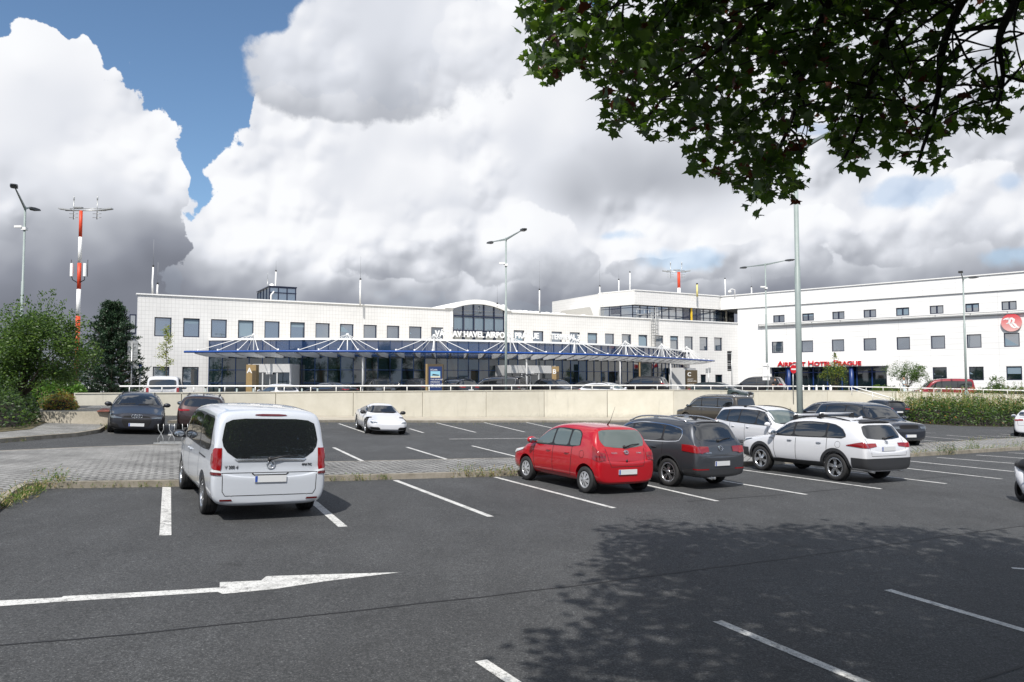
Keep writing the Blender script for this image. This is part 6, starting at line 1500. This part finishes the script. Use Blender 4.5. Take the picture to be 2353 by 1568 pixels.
M['lf_green'] = leafmat('green_leaf', (.052,.100,.020)); M['lf_light'] = leafmat('light_green_leaf', (.095,.16,.022)); M['lf_dark'] = leafmat('dark_green_leaf', (.022,.045,.014), .15)
M['lf_yellow'] = leafmat('yellow_green_leaf', (.26,.28,.035)); M['lf_orange'] = leafmat('rust_leaf', (.25,.13,.03)); M['lf_ivy'] = leafmat('bright_ivy_leaf', (.09,.20,.025)); M['lf_pine'] = leafmat('pine_needles', (.018,.045,.020), .05); M['lf_pine2'] = leafmat('pine_needles_pale', (.035,.07,.028), .05)  # second pine tone is paler, dealt to needles at random
M['lf_dry'] = leafmat('dry_grass', (.30,.24,.11)); M['bark'] = mat('bark', (.075,.06,.045), .9, noise_amt=.3, noise_scale=9, bump=.6); M['barkd'] = mat('dark_bark', (.02,.017,.014), .9)
MAPLE = [(0,0),(.10,.06),(.42,-.02),(.34,.16),(.55,.42),(.30,.42),(.26,.60),(.10,.66),(0,1.0),(-.10,.66),(-.26,.60),(-.30,.42),(-.55,.42),(-.34,.16),(-.42,-.02),(-.10,.06),(0,.33)]
LEAF = [(0,0),(.26,.42),(0,1),(-.26,.42)]
NEED = [(0,0),(.10,.5),(0,1),(-.10,.5)]
def leaves(name, P_, size, mats, wts, shape, parent=None, up=.3, seed=1, dirs=None, curl=.15, smin=.6):
    rg = np.random.default_rng(seed); P_ = np.asarray(P_, float); n = len(P_); k = len(shape); S_ = np.array(shape)
    if dirs is None:
        a = rg.uniform(0, 2*np.pi, n); d = np.stack([np.cos(a), np.sin(a), rg.normal(-.25, .45, n)], 1)
    else: d = np.asarray(dirs)+rg.normal(0, .25, (n, 3))
    d /= np.linalg.norm(d, axis=1)[:, None]
    nn = rg.normal(0, 1, (n, 3))*(1-up); nn[:, 2] += up*1.6; w_ = np.cross(d, nn); w_ /= np.linalg.norm(w_, axis=1)[:, None]+1e-9; nn = np.cross(w_, d)
    s = size*rg.uniform(smin, 1.25, n)
    V = P_[:, None, :]+(w_[:, None, :]*S_[None, :, 0:1]+d[:, None, :]*S_[None, :, 1:2]-nn[:, None, :]*(curl*(np.abs(S_[None, :, 0:1])*1.2+S_[None, :, 1:2]**2*.5)))*s[:, None, None]
    me = bpy.data.meshes.new(name)
    if k == 4: idx = np.array([[0,1,2],[0,2,3]])
    else: idx = np.array([[16,i,(i+1) % 16] for i in range(16)])
    m_ = len(idx); Fc = (idx[None]+(np.arange(n)*k)[:, None, None]).reshape(-1, 3)
    me.vertices.add(n*k); me.vertices.foreach_set('co', V.ravel()); me.loops.add(len(Fc)*3); me.loops.foreach_set('vertex_index', Fc.ravel().astype(np.int32))
    me.polygons.add(len(Fc)); me.polygons.foreach_set('loop_start', np.arange(0, len(Fc)*3, 3, dtype=np.int32)); me.polygons.foreach_set('loop_total', np.full(len(Fc), 3, dtype=np.int32))
    for m in mats: me.materials.append(m)
    me.polygons.foreach_set('material_index', np.repeat(rg.choice(len(mats), n, p=np.array(wts)/sum(wts)), m_).astype(np.int32)); me.update(calc_edges=True)
    return link(name, me, parent)
# ---- overhanging maple (crown volume reaches from behind the camera into the picture)
LOW = [(1196,40),(1200,150),(1230,215),(1285,240),(1300,180),(1370,205),(1395,335),(1440,300),(1530,360),(1560,330),(1600,420),(1680,440),(1715,520),(1750,520),(1775,470),(1830,490),(1856,455),(1850,330),(1895,300),(1900,380),(1935,425),(1985,430),(2000,330),(2045,405),(2120,425),(2165,415),(2175,300),(2250,345),(2330,300),(2336,240),(2300,180),(2353,260)]
def lowb(x):
    if x < 1196: return -200+ (x-1196)*1.5
    for (a, ya), (b, yb) in zip(LOW, LOW[1:]):
        if a <= x <= b: return ya+(yb-ya)*(x-a)/(b-a)
    return 300
tb = Vector((7.2,-1.2,-.5)); mt = thing('maple_tree', 'maple tree whose dark leafy branches hang into the upper right of the picture', 'tree', tuple(tb))
pts = []; rg = random.Random(11); tries = 0
def crown_ok(p):
    x, y, z = (p.x-4.6)/5.6, (p.y-2.6)/6.6, (p.z-6.0)/3.3
    return x*x+y*y+z*z < 1
nodes_ = []
while len(nodes_) < 2600 and tries < 120000:
    tries += 1; p = Vector((rg.uniform(-1.2, 9.5), rg.uniform(-3.5, 9.2), rg.uniform(3.2, 9.2)))
    if not crown_ok(p): continue
    if noise.noise(p*.62+Vector((3,1,7))) < -.30: continue
    if p.y > .3:
        q_ = proj(p)
        if q_ is None: continue
        if q_[1] > -90 and q_[0] < 2440: continue
        if q_[0] < 2420 and q_[1] > lowb(q_[0])-52-rg.uniform(0, 20): continue
        if q_[0] < 1245 and q_[1] > -400: continue
    nodes_.append(p)
ext = []
for k in range(820):    # denser sprays in the part over the car park edge that the picture shows
    for _ in range(200):
        px, py, Y = rg.uniform(1215, 2420), rg.uniform(-130, 500), rg.uniform(6.0, 9.0)
        if py < lowb(px)-26 and not (px > 2120 and py > 255 and rg.random() < .3):
            p = atY(px, py, Y)
            nv = noise.noise(Vector((px/210, py/210, Y*.12))+Vector((9,2,4)))*.8+noise.noise(p*1.9)*.4
            dens_ = 1 if py < 190 and px < 2000 else (.35 if px < 1950 or py < 210 else .05)
            if nv > .06-.46*dens_ : ext.append(p); break
allp, upp, big_n = [], [], nodes_+ext
for i, p in enumerate(big_n):
    near_ = i >= len(nodes_); m_ = 8 if near_ else 15; r_ = .19 if near_ else .5
    for _ in range(m_):
        o_ = Vector((rg.gauss(0, 1), rg.gauss(0, 1), rg.gauss(0, .7)))*r_*.6; q_ = p+o_
        pr = proj(q_)
        if pr and q_.y > .3 and pr[0] < 2440 and (pr[1] > lowb(pr[0])-(22 if near_ else 30) or (q_.y < 5.6 and pr[1] > -60)): continue
        (allp if near_ else upp).append(tuple(q_-tb))
leaves('crown', allp, .12, [M['lf_maple'], M['lf_maple2'], M['lf_maple3']], [.80,.05,.15], MAPLE, mt, up=.45, seed=4, curl=.25)
leaves('upper_crown', upp, .18, [M['lf_maple'], M['lf_maple3']], [.85,.15], MAPLE, mt, up=.5, seed=5, curl=.25)
g = MB(); g.tube([(0,0,0),(-.1,.1,1.6),(-.3,.3,3.4),(-.6,.8,5.0),(-1.0,1.2,6.8),(-1.3,1.3,8.4)], [.30,.24,.20,.15,.09,.03], 12); tk = g.build('trunk', M['bark'], mt)
g = MB()
def branch(a, b, r0, r1, sag=.3, n=8, wob=.12):
    out = []
    for k in range(n+1):
        f = k/n; p = a.lerp(b, f); p = p+Vector((noise.noise(p*1.3)*wob*3*f*(1-f)*2, noise.noise(p*1.7+Vector((5,0,0)))*wob*3*f*(1-f)*2, sag*math.sin(math.pi*f)+wob*noise.noise(p*2)*f)); out.append(p)
    g.tube([p-tb for p in out], [r0+(r1-r0)*k/n for k in range(n+1)], 6); return out
st0 = tb+Vector((-.4,.5,4.4)); st1 = tb+Vector((-.7,.9,5.6))
mains = [(atY(2300,-350,5.2), atY(1290,90,7.8)), (atY(2200,-250,5.4), atY(1480,260,7.6)), (atY(2000,-200,6.0), atY(1760,430,7.4)), (atY(2150,-160,6.0), atY(1940,360,7.0)), (atY(2250,-100,5.8), atY(2110,380,6.8)), (atY(2353,-60,5.4), atY(2290,250,6.6)), (atY(1800,-250,6.5), atY(1380,190,8.2))]
for k, (m1, e) in enumerate(mains):
    b0 = branch(st0 if k % 2 else st1, m1, .085, .045, .4); b1 = branch(m1, e, .042, .012, .12, 14, .10)
    for j in range(3, 14):
        for _ in range(2):
            p = b1[j]; px_ = proj(p); e2 = p+Vector((rg.uniform(-.8,.5), rg.uniform(-.6,.6), rg.uniform(-.75,.25))); pe = proj(e2)
            if pe and pe[1] > lowb(pe[0])-30: continue
            b2 = branch(p, e2, .012, .004, .05, 5, .06)
for k in range(70):
    p = rg.choice(nodes_)
    if proj(p) and p.y > 0: continue
    q_ = min((st0, st1, tb+Vector((-1,1.2,6.8))), key=lambda v: (v-p).length); branch(q_, p, .05, .01, .3, 6)
g.build('branches', M['barkd'], mt)
# ---- generic tree
def tree(name, label, base_, trunk_h, r, h_, n, size, mats, wts, seed, lobes=16, group=None, shape=LEAF, flat=1.0, trunk_r=.09, ctr=None, gap=-.12, cat='tree', up=.2, fill=.55):
    rgl = random.Random(seed); base_ = Vector(base_); t = thing(name, label, cat, tuple(base_), 0, group); c = Vector(ctr) if ctr else Vector((0,0,trunk_h+h_*.5))
    L_ = []
    for _ in range(lobes):
        while True:
            v = Vector((rgl.uniform(-1,1), rgl.uniform(-1,1), rgl.uniform(-1,1)))
            if .25 < v.length < .85: break
        L_.append((Vector((c.x+v.x*r, c.y+v.y*r*flat, c.z+v.z*h_*.5)), rgl.uniform(.24,.42)))
    P_, k = [], 0
    while len(P_) < n and k < n*40:
        k += 1; o_, rr_ = rgl.choice(L_); v = Vector((rgl.gauss(0,1), rgl.gauss(0,1), rgl.gauss(0,1))).normalized()*(rgl.random()**fill)
        p = o_+Vector((v.x*rr_*r, v.y*rr_*r*flat, v.z*rr_*h_*.6))
        if noise.noise((p+base_)*(2.2/max(r,.6))+Vector((seed,0,0))) < gap: continue
        if p.z < trunk_h*.55: continue
        P_.append(tuple(p))
    leaves('crown', P_, size, [M[m] for m in mats], wts, shape, t, up=up, seed=seed)
    g = MB(); g.tube([(0,0,-.1),(.03,0,trunk_h*.6),(c.x*.4,c.y*.4,trunk_h),(c.x*.8,c.y*.8,c.z),(c.x,c.y,c.z+h_*.35)], [trunk_r*1.2,trunk_r,trunk_r*.8,trunk_r*.5,trunk_r*.15], 8)
    for o_, rr_ in L_[:14]: g.tube([(c.x*.4,c.y*.4,trunk_h*(.8+.3*rgl.random())), tuple((Vector((c.x*.5,c.y*.5,trunk_h+.3))).lerp(o_, .6)), tuple(o_)], [trunk_r*.4, trunk_r*.25, trunk_r*.06], 5)
    g.build('trunk', M['bark'], t); return t
# left foreground tree: wide leafy crown with upright shoots
Bt = atY(40, 900, 31); Bt.z = gz(Bt.x)+.1
lt = tree('broadleaf_tree', 'wide bushy green tree with upright shoots at the left edge', Bt, 1.1, 2.3, 3.1, 24000, .115, ['lf_green','lf_light','lf_dark'], [.60,.26,.14], 21, 40, ctr=(.45,0,2.9), gap=-.34, trunk_r=.11)
rgl = random.Random(5); sp, sd = [], []
for px, py in ((40,690),(98,672),(122,668),(145,690),(15,700),(75,700),(165,712),(60,680),(170,740),(185,770),(195,800),(5,720),(130,700),(110,690)):
    tip = atY(px, py, 31+rgl.uniform(-.8,.8))-Bt
    for k in range(90):
        f = rgl.random(); sp.append(tuple(tip+Vector((rgl.gauss(0,.07)+f*.15*(1 if px < 90 else -1), rgl.gauss(0,.07), -f*1.25)))); sd.append((rgl.uniform(-.6,.6), rgl.uniform(-.6,.6), .8))
leaves('shoots', sp, .10, [M['lf_green'], M['lf_light']], [.7,.3], LEAF, lt, seed=8, dirs=sd)
# dark pine: whorled boughs with needle tufts
Bp = atY(255, 900, 50); Bp.z = zu(50); pt = thing('pine_tree', 'dark green pine with tufted upturned boughs beside the terminal corner', 'tree', tuple(Bp)); Hp = atY(262,690,50).z-Bp.z
g = MB(); g.tube([(0,0,0),(.05,0,Hp*.5),(0,0,Hp*.97)], [.16,.10,.02], 8); nd, dd_ = [], []; rp_ = random.Random(17)
for k in range(26):
    f = k/25; z = .35+(Hp-.75)*f; rad = (2.35*(1-f)**.75+.32)*rp_.uniform(.75,1.1)
    for j in range(7):
        a = 2*math.pi*(j+rp_.random()*.8)/7+k*.7; tip = Vector((rad*math.cos(a), rad*math.sin(a), z+.25*rad)); g.tube([(0,0,z),tuple(Vector((tip.x*.6,tip.y*.6,z+.02))),tuple(tip)], [.035,.022,.01], 4)
        for m_ in range(5):
            q_ = Vector((0,0,z)).lerp(tip, .22+.78*(m_+.5)/5)+Vector((rp_.gauss(0,.10), rp_.gauss(0,.10), rp_.uniform(-.02,.14)))
            for _ in range(44): nd.append(tuple(q_+Vector((rp_.gauss(0,.09), rp_.gauss(0,.09), rp_.gauss(0,.06))))); dd_.append((math.cos(a)*.5+rp_.gauss(0,.5), math.sin(a)*.5+rp_.gauss(0,.5), .8))
g.build('trunk', M['bark'], pt); leaves('crown', nd, .13, [M['lf_pine'], M['lf_pine2']], [.7,.3], LEAF, pt, seed=5, dirs=dd_, curl=.02)
# young staked tree with sparse yellow leaves
By = U(381, 58.5); Hy = atY(381,742,58.5).z-By.z; yt = thing('young_tree', 'thin young tree with sparse yellow green leaves in front of the terminal windows', 'tree', tuple(By)); g = MB(); g.tube([(0,0,0),(.02,0,Hy*.5),(-.1,0,Hy*.98)], [.045,.03,.008], 6); yp = []; ry = random.Random(9)
for k in range(17):
    z = Hy*(.42+.55*k/17); a = ry.uniform(0,6.3); rad = (.95-.75*k/17)*ry.uniform(.5,1.2); tip = Vector((rad*math.cos(a), rad*math.sin(a)*.6, z+rad*.35)); g.tube([(0,0,z),tuple(tip)], [.012,.004], 4)
    for _ in range(60): q_ = Vector((0,0,z)).lerp(tip, ry.uniform(.15,1.05)); yp.append(tuple(q_+Vector((ry.gauss(0,.10),ry.gauss(0,.10),ry.gauss(0,.10)))))
g.build('trunk', M['bark'], yt); leaves('crown', yp, .13, [M['lf_yellow'], M['lf_light']], [.7,.3], LEAF, yt, seed=3)
g = MB()
for x in (-.45,.45): g.tube([(x,0,0),(x,0,1.75)], .035, 6)
g.tube([(-.5,0,1.6),(.5,0,1.6)], .03, 6); g.build('stakes', M['bark'], yt)
# background belt behind the left tree, small hotel trees
for k, (px, Y, th_, r_, h_, sd_) in enumerate(((30,66,1,3.2,4.2,31),(120,70,1,3.2,4.0,32),(-90,62,.6,2.2,2.8,33),(-40,60,1,3.5,4.6,34))):
    b = atY(px, 880, Y); b.z = .8; tree('broadleaf_tree', ['background tree behind the far left lamp pole','background tree behind the foot of the red and white mast','low background tree beyond the left edge','background tree at the extreme left edge'][k], b, th_, r_, h_, 3800, .2, ['lf_green','lf_dark','lf_light'], [.6,.3,.1], sd_, 18, 'background trees on the left')
for k, (px, Y, th_, r_, h_, n_, mt_, sd_, lb) in enumerate(((1920,72,.5,1.55,2.6,2600,['lf_green','lf_yellow'],41,'cone shaped young tree hiding part of the red hotel lettering'),(2085,72,.8,2.0,2.5,4600,['lf_green','lf_light'],42,'loose young tree behind the man in the white shirt'),(2296,66,.4,1.0,1.7,1300,['lf_green','lf_light'],43,'sparse small tree right of the hotel lamp'),(2140,71,.5,.9,1.4,420,['lf_green','lf_light'],44,'thin twiggy sapling between the loose young tree and the dark red van'))):
    b = U(px, Y); t_ = tree('young_tree', lb, b, th_, r_, h_, n_, .12, mt_, [.7,.3], sd_, 22, 'young trees in front of the hotel', gap=-.02 if k else -.2, trunk_r=.05)
    if k == 0:
        q_ = [];
        for _ in range(500): f = rgl.random(); a = rgl.uniform(0,6.3); rr_ = 1.25*(1-f)*rgl.random()**.5; q_.append((rr_*math.cos(a), rr_*math.sin(a), 2.0+f*2.0))
        leaves('shoots', q_, .12, [M['lf_green'], M['lf_yellow']], [.6,.4], LEAF, t_, seed=2)
# ---- bushes and hedges: mounds of leaves over a heightfield
def bush(name, label, poly, h, n, size, mats, wts, seed, zf, cat='bush', spikes=0, group=None, edge=.5, up=.2, spm=('lf_dry','lf_light')):
    """poly = plan outline; leaves fill the mound, sprigs stand above it"""
    rgl = random.Random(seed); xs = [p[0] for p in poly]; ys = [p[1] for p in poly]; cx, cy = sum(xs)/len(xs), sum(ys)/len(ys); base_ = Vector((cx, cy, zf(cx, cy))); t = thing(name, label, cat, tuple(base_), 0, group)
    def inside(x, y):
        c_ = False
        for i in range(len(poly)):
            (x1, y1), (x2, y2) = poly[i-1], poly[i]
            if (y1 > y) != (y2 > y) and x < (x2-x1)*(y-y1)/(y2-y1)+x1: c_ = not c_
        return c_
    def dist(x, y):
        d = 9e9
        for i in range(len(poly)):
            a, b, p = Vector(poly[i-1]), Vector(poly[i]), Vector((x, y)); ab = b-a; f = max(0, min(1, (p-a).dot(ab)/ab.length_squared)); d = min(d, (p-a-ab*f).length)
        return d
    P_, S_, SD = [], [], []; k = 0
    while len(P_) < n and k < n*20:
        k += 1; x, y = rgl.uniform(min(xs), max(xs)), rgl.uniform(min(ys), max(ys))
        if not inside(x, y): continue
        d = min(1, dist(x, y)/edge); hh_ = h*(d**.45)*(.72+.45*noise.noise(Vector((x*.9, y*.9, seed)))+.18*noise.noise(Vector((x*3, y*3, seed))))
        z = hh_*(1-.55*rgl.random()**1.6) if rgl.random() < .75 else hh_*rgl.random()
        P_.append((x-cx, y-cy, z+zf(x, y)-base_.z))
    leaves('foliage', P_, size, [M[m] for m in mats], wts, LEAF, t, up=up, seed=seed)
    for _ in range(spikes):
        x, y = rgl.uniform(min(xs), max(xs)), rgl.uniform(min(ys), max(ys))
        if not inside(x, y): continue
        lx, ly = rgl.gauss(0,.14), rgl.gauss(0,.14); hh_ = h*(.7+rgl.random()*.55)
        for j in range(14): f = .5+.5*j/14; S_.append((x-cx+lx*f, y-cy+ly*f, hh_*f+.06*h+zf(x,y)-base_.z)); SD.append((lx*4+rgl.gauss(0,.4), ly*4+rgl.gauss(0,.4), 1.0))
    if S_: leaves('sprigs', S_, size*1.05, [M[m] for m in spm], [.5,.5], NEED, t, seed=seed+1, dirs=SD)
    g = MB(); pc = [((x-cx)*.88, (y-cy)*.88) for x, y in poly]; n_ = len(pc); g.add([(x,y,-.05+zf(x+cx,y+cy)-base_.z) for x, y in pc]+[(x*.75,y*.75,h*.45+zf(x+cx,y+cy)-base_.z) for x, y in pc], [(i,(i+1)%n_,n_+(i+1)%n_,n_+i) for i in range(n_)]+[[n_+i for i in range(n_)]]); g.build('twigs', M['barkd'], t)
    return t
def pp(pts, Yb):   # front line on the lower ground, closed at the back
    f = [G(*p).xy for p in pts]; return f
zl = lambda x, y: gz(x)
rb_f = [G(2088,973).xy, G(2130,975).xy, G(2200,979).xy, G(2280,981).xy, G(2353,981).xy, G(2460,983).xy]
rb = [tuple(p) for p in rb_f]+[(rb_f[-1].x+3, 62),(37,64.8),(33,65.0),(rb_f[0].x+1.5, 63.0),(rb_f[0].x-.3, 60)]
bush('long_bush', 'long spreading evergreen bush with feathery tips in front of the wall at the right', rb, 2.15, 20000, .18, ['lf_green','lf_dark','lf_light','lf_orange'], [.52,.26,.19,.03], 51, zl, spikes=700, edge=1.4)
struct(sheet('planting_bed', [Vector(p) for p in rb], M['soil'], .02))
zu_ = lambda x, y: zu(y)
def box_poly(px0, px1, Y0, Y1): a, b, c, d = atY(px0,880,Y0), atY(px1,880,Y0), atY(px1,880,Y1), atY(px0,880,Y1); return [(p.x,p.y) for p in (a,b,c,d)]
bush('hedge', 'clipped bright green hedge between the hotel entrance and the walking man', box_poly(2000,2078,73,75.5), 1.15, 3800, .13, ['lf_light','lf_green'], [.6,.4], 52, zu_, cat='hedge', edge=.3)
bush('bush', 'dark low bush right of the dark red van under the hotel windows', box_poly(2232,2420,68,72), 1.15, 5200, .15, ['lf_green','lf_dark','lf_light'], [.5,.3,.2], 53, zu_, edge=.8, spikes=40)
zc_ = lambda x, y: .82+(.2 if y > 45 else 0)
bush('ivy_hedge', 'bright green ivy hedge behind the access road on the left', box_poly(58,202,46,47.8), 1.5, 7000, .15, ['lf_ivy','lf_light','lf_green'], [.6,.25,.15], 54, lambda x, y: .98, cat='hedge', edge=.3, up=.0)
def lb(pts): return [tuple(G(*p).xy) for p in pts]
zk = lambda x, y: gz(x)+.13
bush('bush', 'large dark green bush at the left edge beside the paved island', lb([(-140,1005),(0,1000),(60,994),(92,982),(92,965),(60,945),(-10,932),(-140,932)]), 1.75, 19000, .12, ['lf_dark','lf_green','lf_light'], [.42,.46,.12], 55, zk, spikes=120, edge=.7, spm=('lf_green','lf_light'))
bush('bush', 'mid green bush between the large dark bush and the low steps', lb([(88,968),(125,966),(150,958),(146,944),(110,938),(80,945)]), .95, 3600, .10, ['lf_green','lf_light','lf_orange'], [.6,.25,.15], 56, zk, spikes=60, edge=.5)
bush('bush', 'rust and yellow tinted shrub beside the access road', [(p.x, p.y) for p in (atZ(100,945,1.0), atZ(175,944,1.0), atZ(180,938,1.0), atZ(100,936,1.0))], 1.0, 3200, .11, ['lf_orange','lf_yellow','lf_green'], [.40,.25,.35], 57, lambda x, y: .95, edge=.5)
struct(slabpx('planting_bed', [(-120,950),(176,949),(180,926),(-120,926)], .2, .97, M['soil']))
# planting ground under the left tree
struct(sheet('planting_bed', [Vector(p) for p in lb([(-200,1008),(0,1003),(70,996),(100,982),(138,966),(140,955),(-200,955)])], M['soil'], .15))
# metal railing far left behind the ivy
fr = thing('white_railing', 'white metal railing behind the ivy hedge at the left', 'railing'); g = MB()
a, b = atY(60, 872, 54), atY(250, 872, 54)
for z in (1.15, 2.0): g.tube([(a.x,54,z),(b.x,54,z)], .03, 5)
for k in range(34): x = a.x+(b.x-a.x)*k/33; g.tube([(x,54,.8),(x,54,2.0)], .018, 4)
g.build('bars', M['white'], fr)
# ---- weeds along the kerbs
def weeds(label, px0, py0, px1, py1, n, h, seed, mats=('lf_light','lf_dry','lf_green'), w_=(.4,.35,.25), spread=.12, lift=.0):
    rgl = random.Random(seed); a, b = G(px0, py0), G(px1, py1); P_, D_ = [], []
    for _ in range(n):
        f = rgl.random(); c = a.lerp(b, f); c.z = gz(c.x)+lift; hh_ = h*rgl.uniform(.35,1.1)*(1+1.2*max(0, noise.noise(Vector((c.x*2.3, seed, 0))))); x, y = rgl.gauss(0, spread), rgl.gauss(0, spread*.6)
        lx, ly = rgl.gauss(0,.3), rgl.gauss(0,.3); m_ = rgl.randint(5, 9)
        for j in range(m_): g_ = j/m_*hh_; P_.append((c.x+x+lx*g_, c.y+y+ly*g_, c.z+g_)); D_.append((lx+rgl.gauss(0,.6), ly+rgl.gauss(0,.6), .9))
    return stuff(leaves('weeds', P_, min(.075, h*.42), [M[m] for m in mats], w_, NEED, None, seed=seed, dirs=D_), label, 'weeds')
weeds('tufts of weeds along the chamfered kerb at the left front corner of the paved island', -10,1172,98,1124, 190, .22, 61)
weeds('tall weed clump at the left front corner of the paved island', 98,1122,150,1121, 70, .38, 62)
weeds('low weeds at the foot of the kerb in front of the pavers left of the van', 150,1121,410,1119.5, 110, .11, 63)
weeds('weeds at the kerb right of the van', 745,1106,900,1103, 60, .16, 64); weeds('dry weeds at the kerb beside the red hatchback front wheel', 1040,1098,1196,1093, 150, .26, 65, w_=(.25,.55,.2)); weeds('green weeds on the kerb between two bays', 1050,1096,1075,1095, 25, .4, 66)
weeds('weeds at the kerb behind the white crossover', 2092,1050,2353,1033, 220, .26, 67); weeds('bushy weed clump on the right kerb', 2160,1046,2192,1044, 90, .42, 68, mats=('lf_green','lf_dark','lf_dry'))
weeds('light green weed clump right of the bushy one', 2222,1040,2245,1039, 60, .45, 69, mats=('lf_light','lf_green','lf_dry')); weeds('thin tall weeds near the right end of the kerb', 2320,1036,2340,1034, 26, .5, 70)
weeds('weeds on the far edge of the right paved strip', 2200,1022,2353,1012, 60, .28, 71); weeds('weeds in the curved kerb of the left island', 20,1019,250,984, 110, .12, 72); weeds('weeds at the foot of the wall walk', 400,975,1500,971, 130, .13, 73)
weeds('dark weed tuft by the dark estate car', 236,990,262,975, 70, .22, 74, mats=('lf_green','lf_dark','lf_dry'))
# ---- trees on the far side of the street behind the viewpoint, seen mirrored in the glass fronts
for k in range(9):
    x = -52+13*k+rnd.uniform(-2,2)
    tree('street_tree', 'tall leafy roadside tree standing in the row behind the viewpoint', (x,-26+rnd.uniform(-3,3),-.5), 2.2, 4.6, 8.5, 1500, .62, ['lf_dark','lf_green'], [.7,.3], 80+k, 16, 'roadside trees behind the viewpoint')
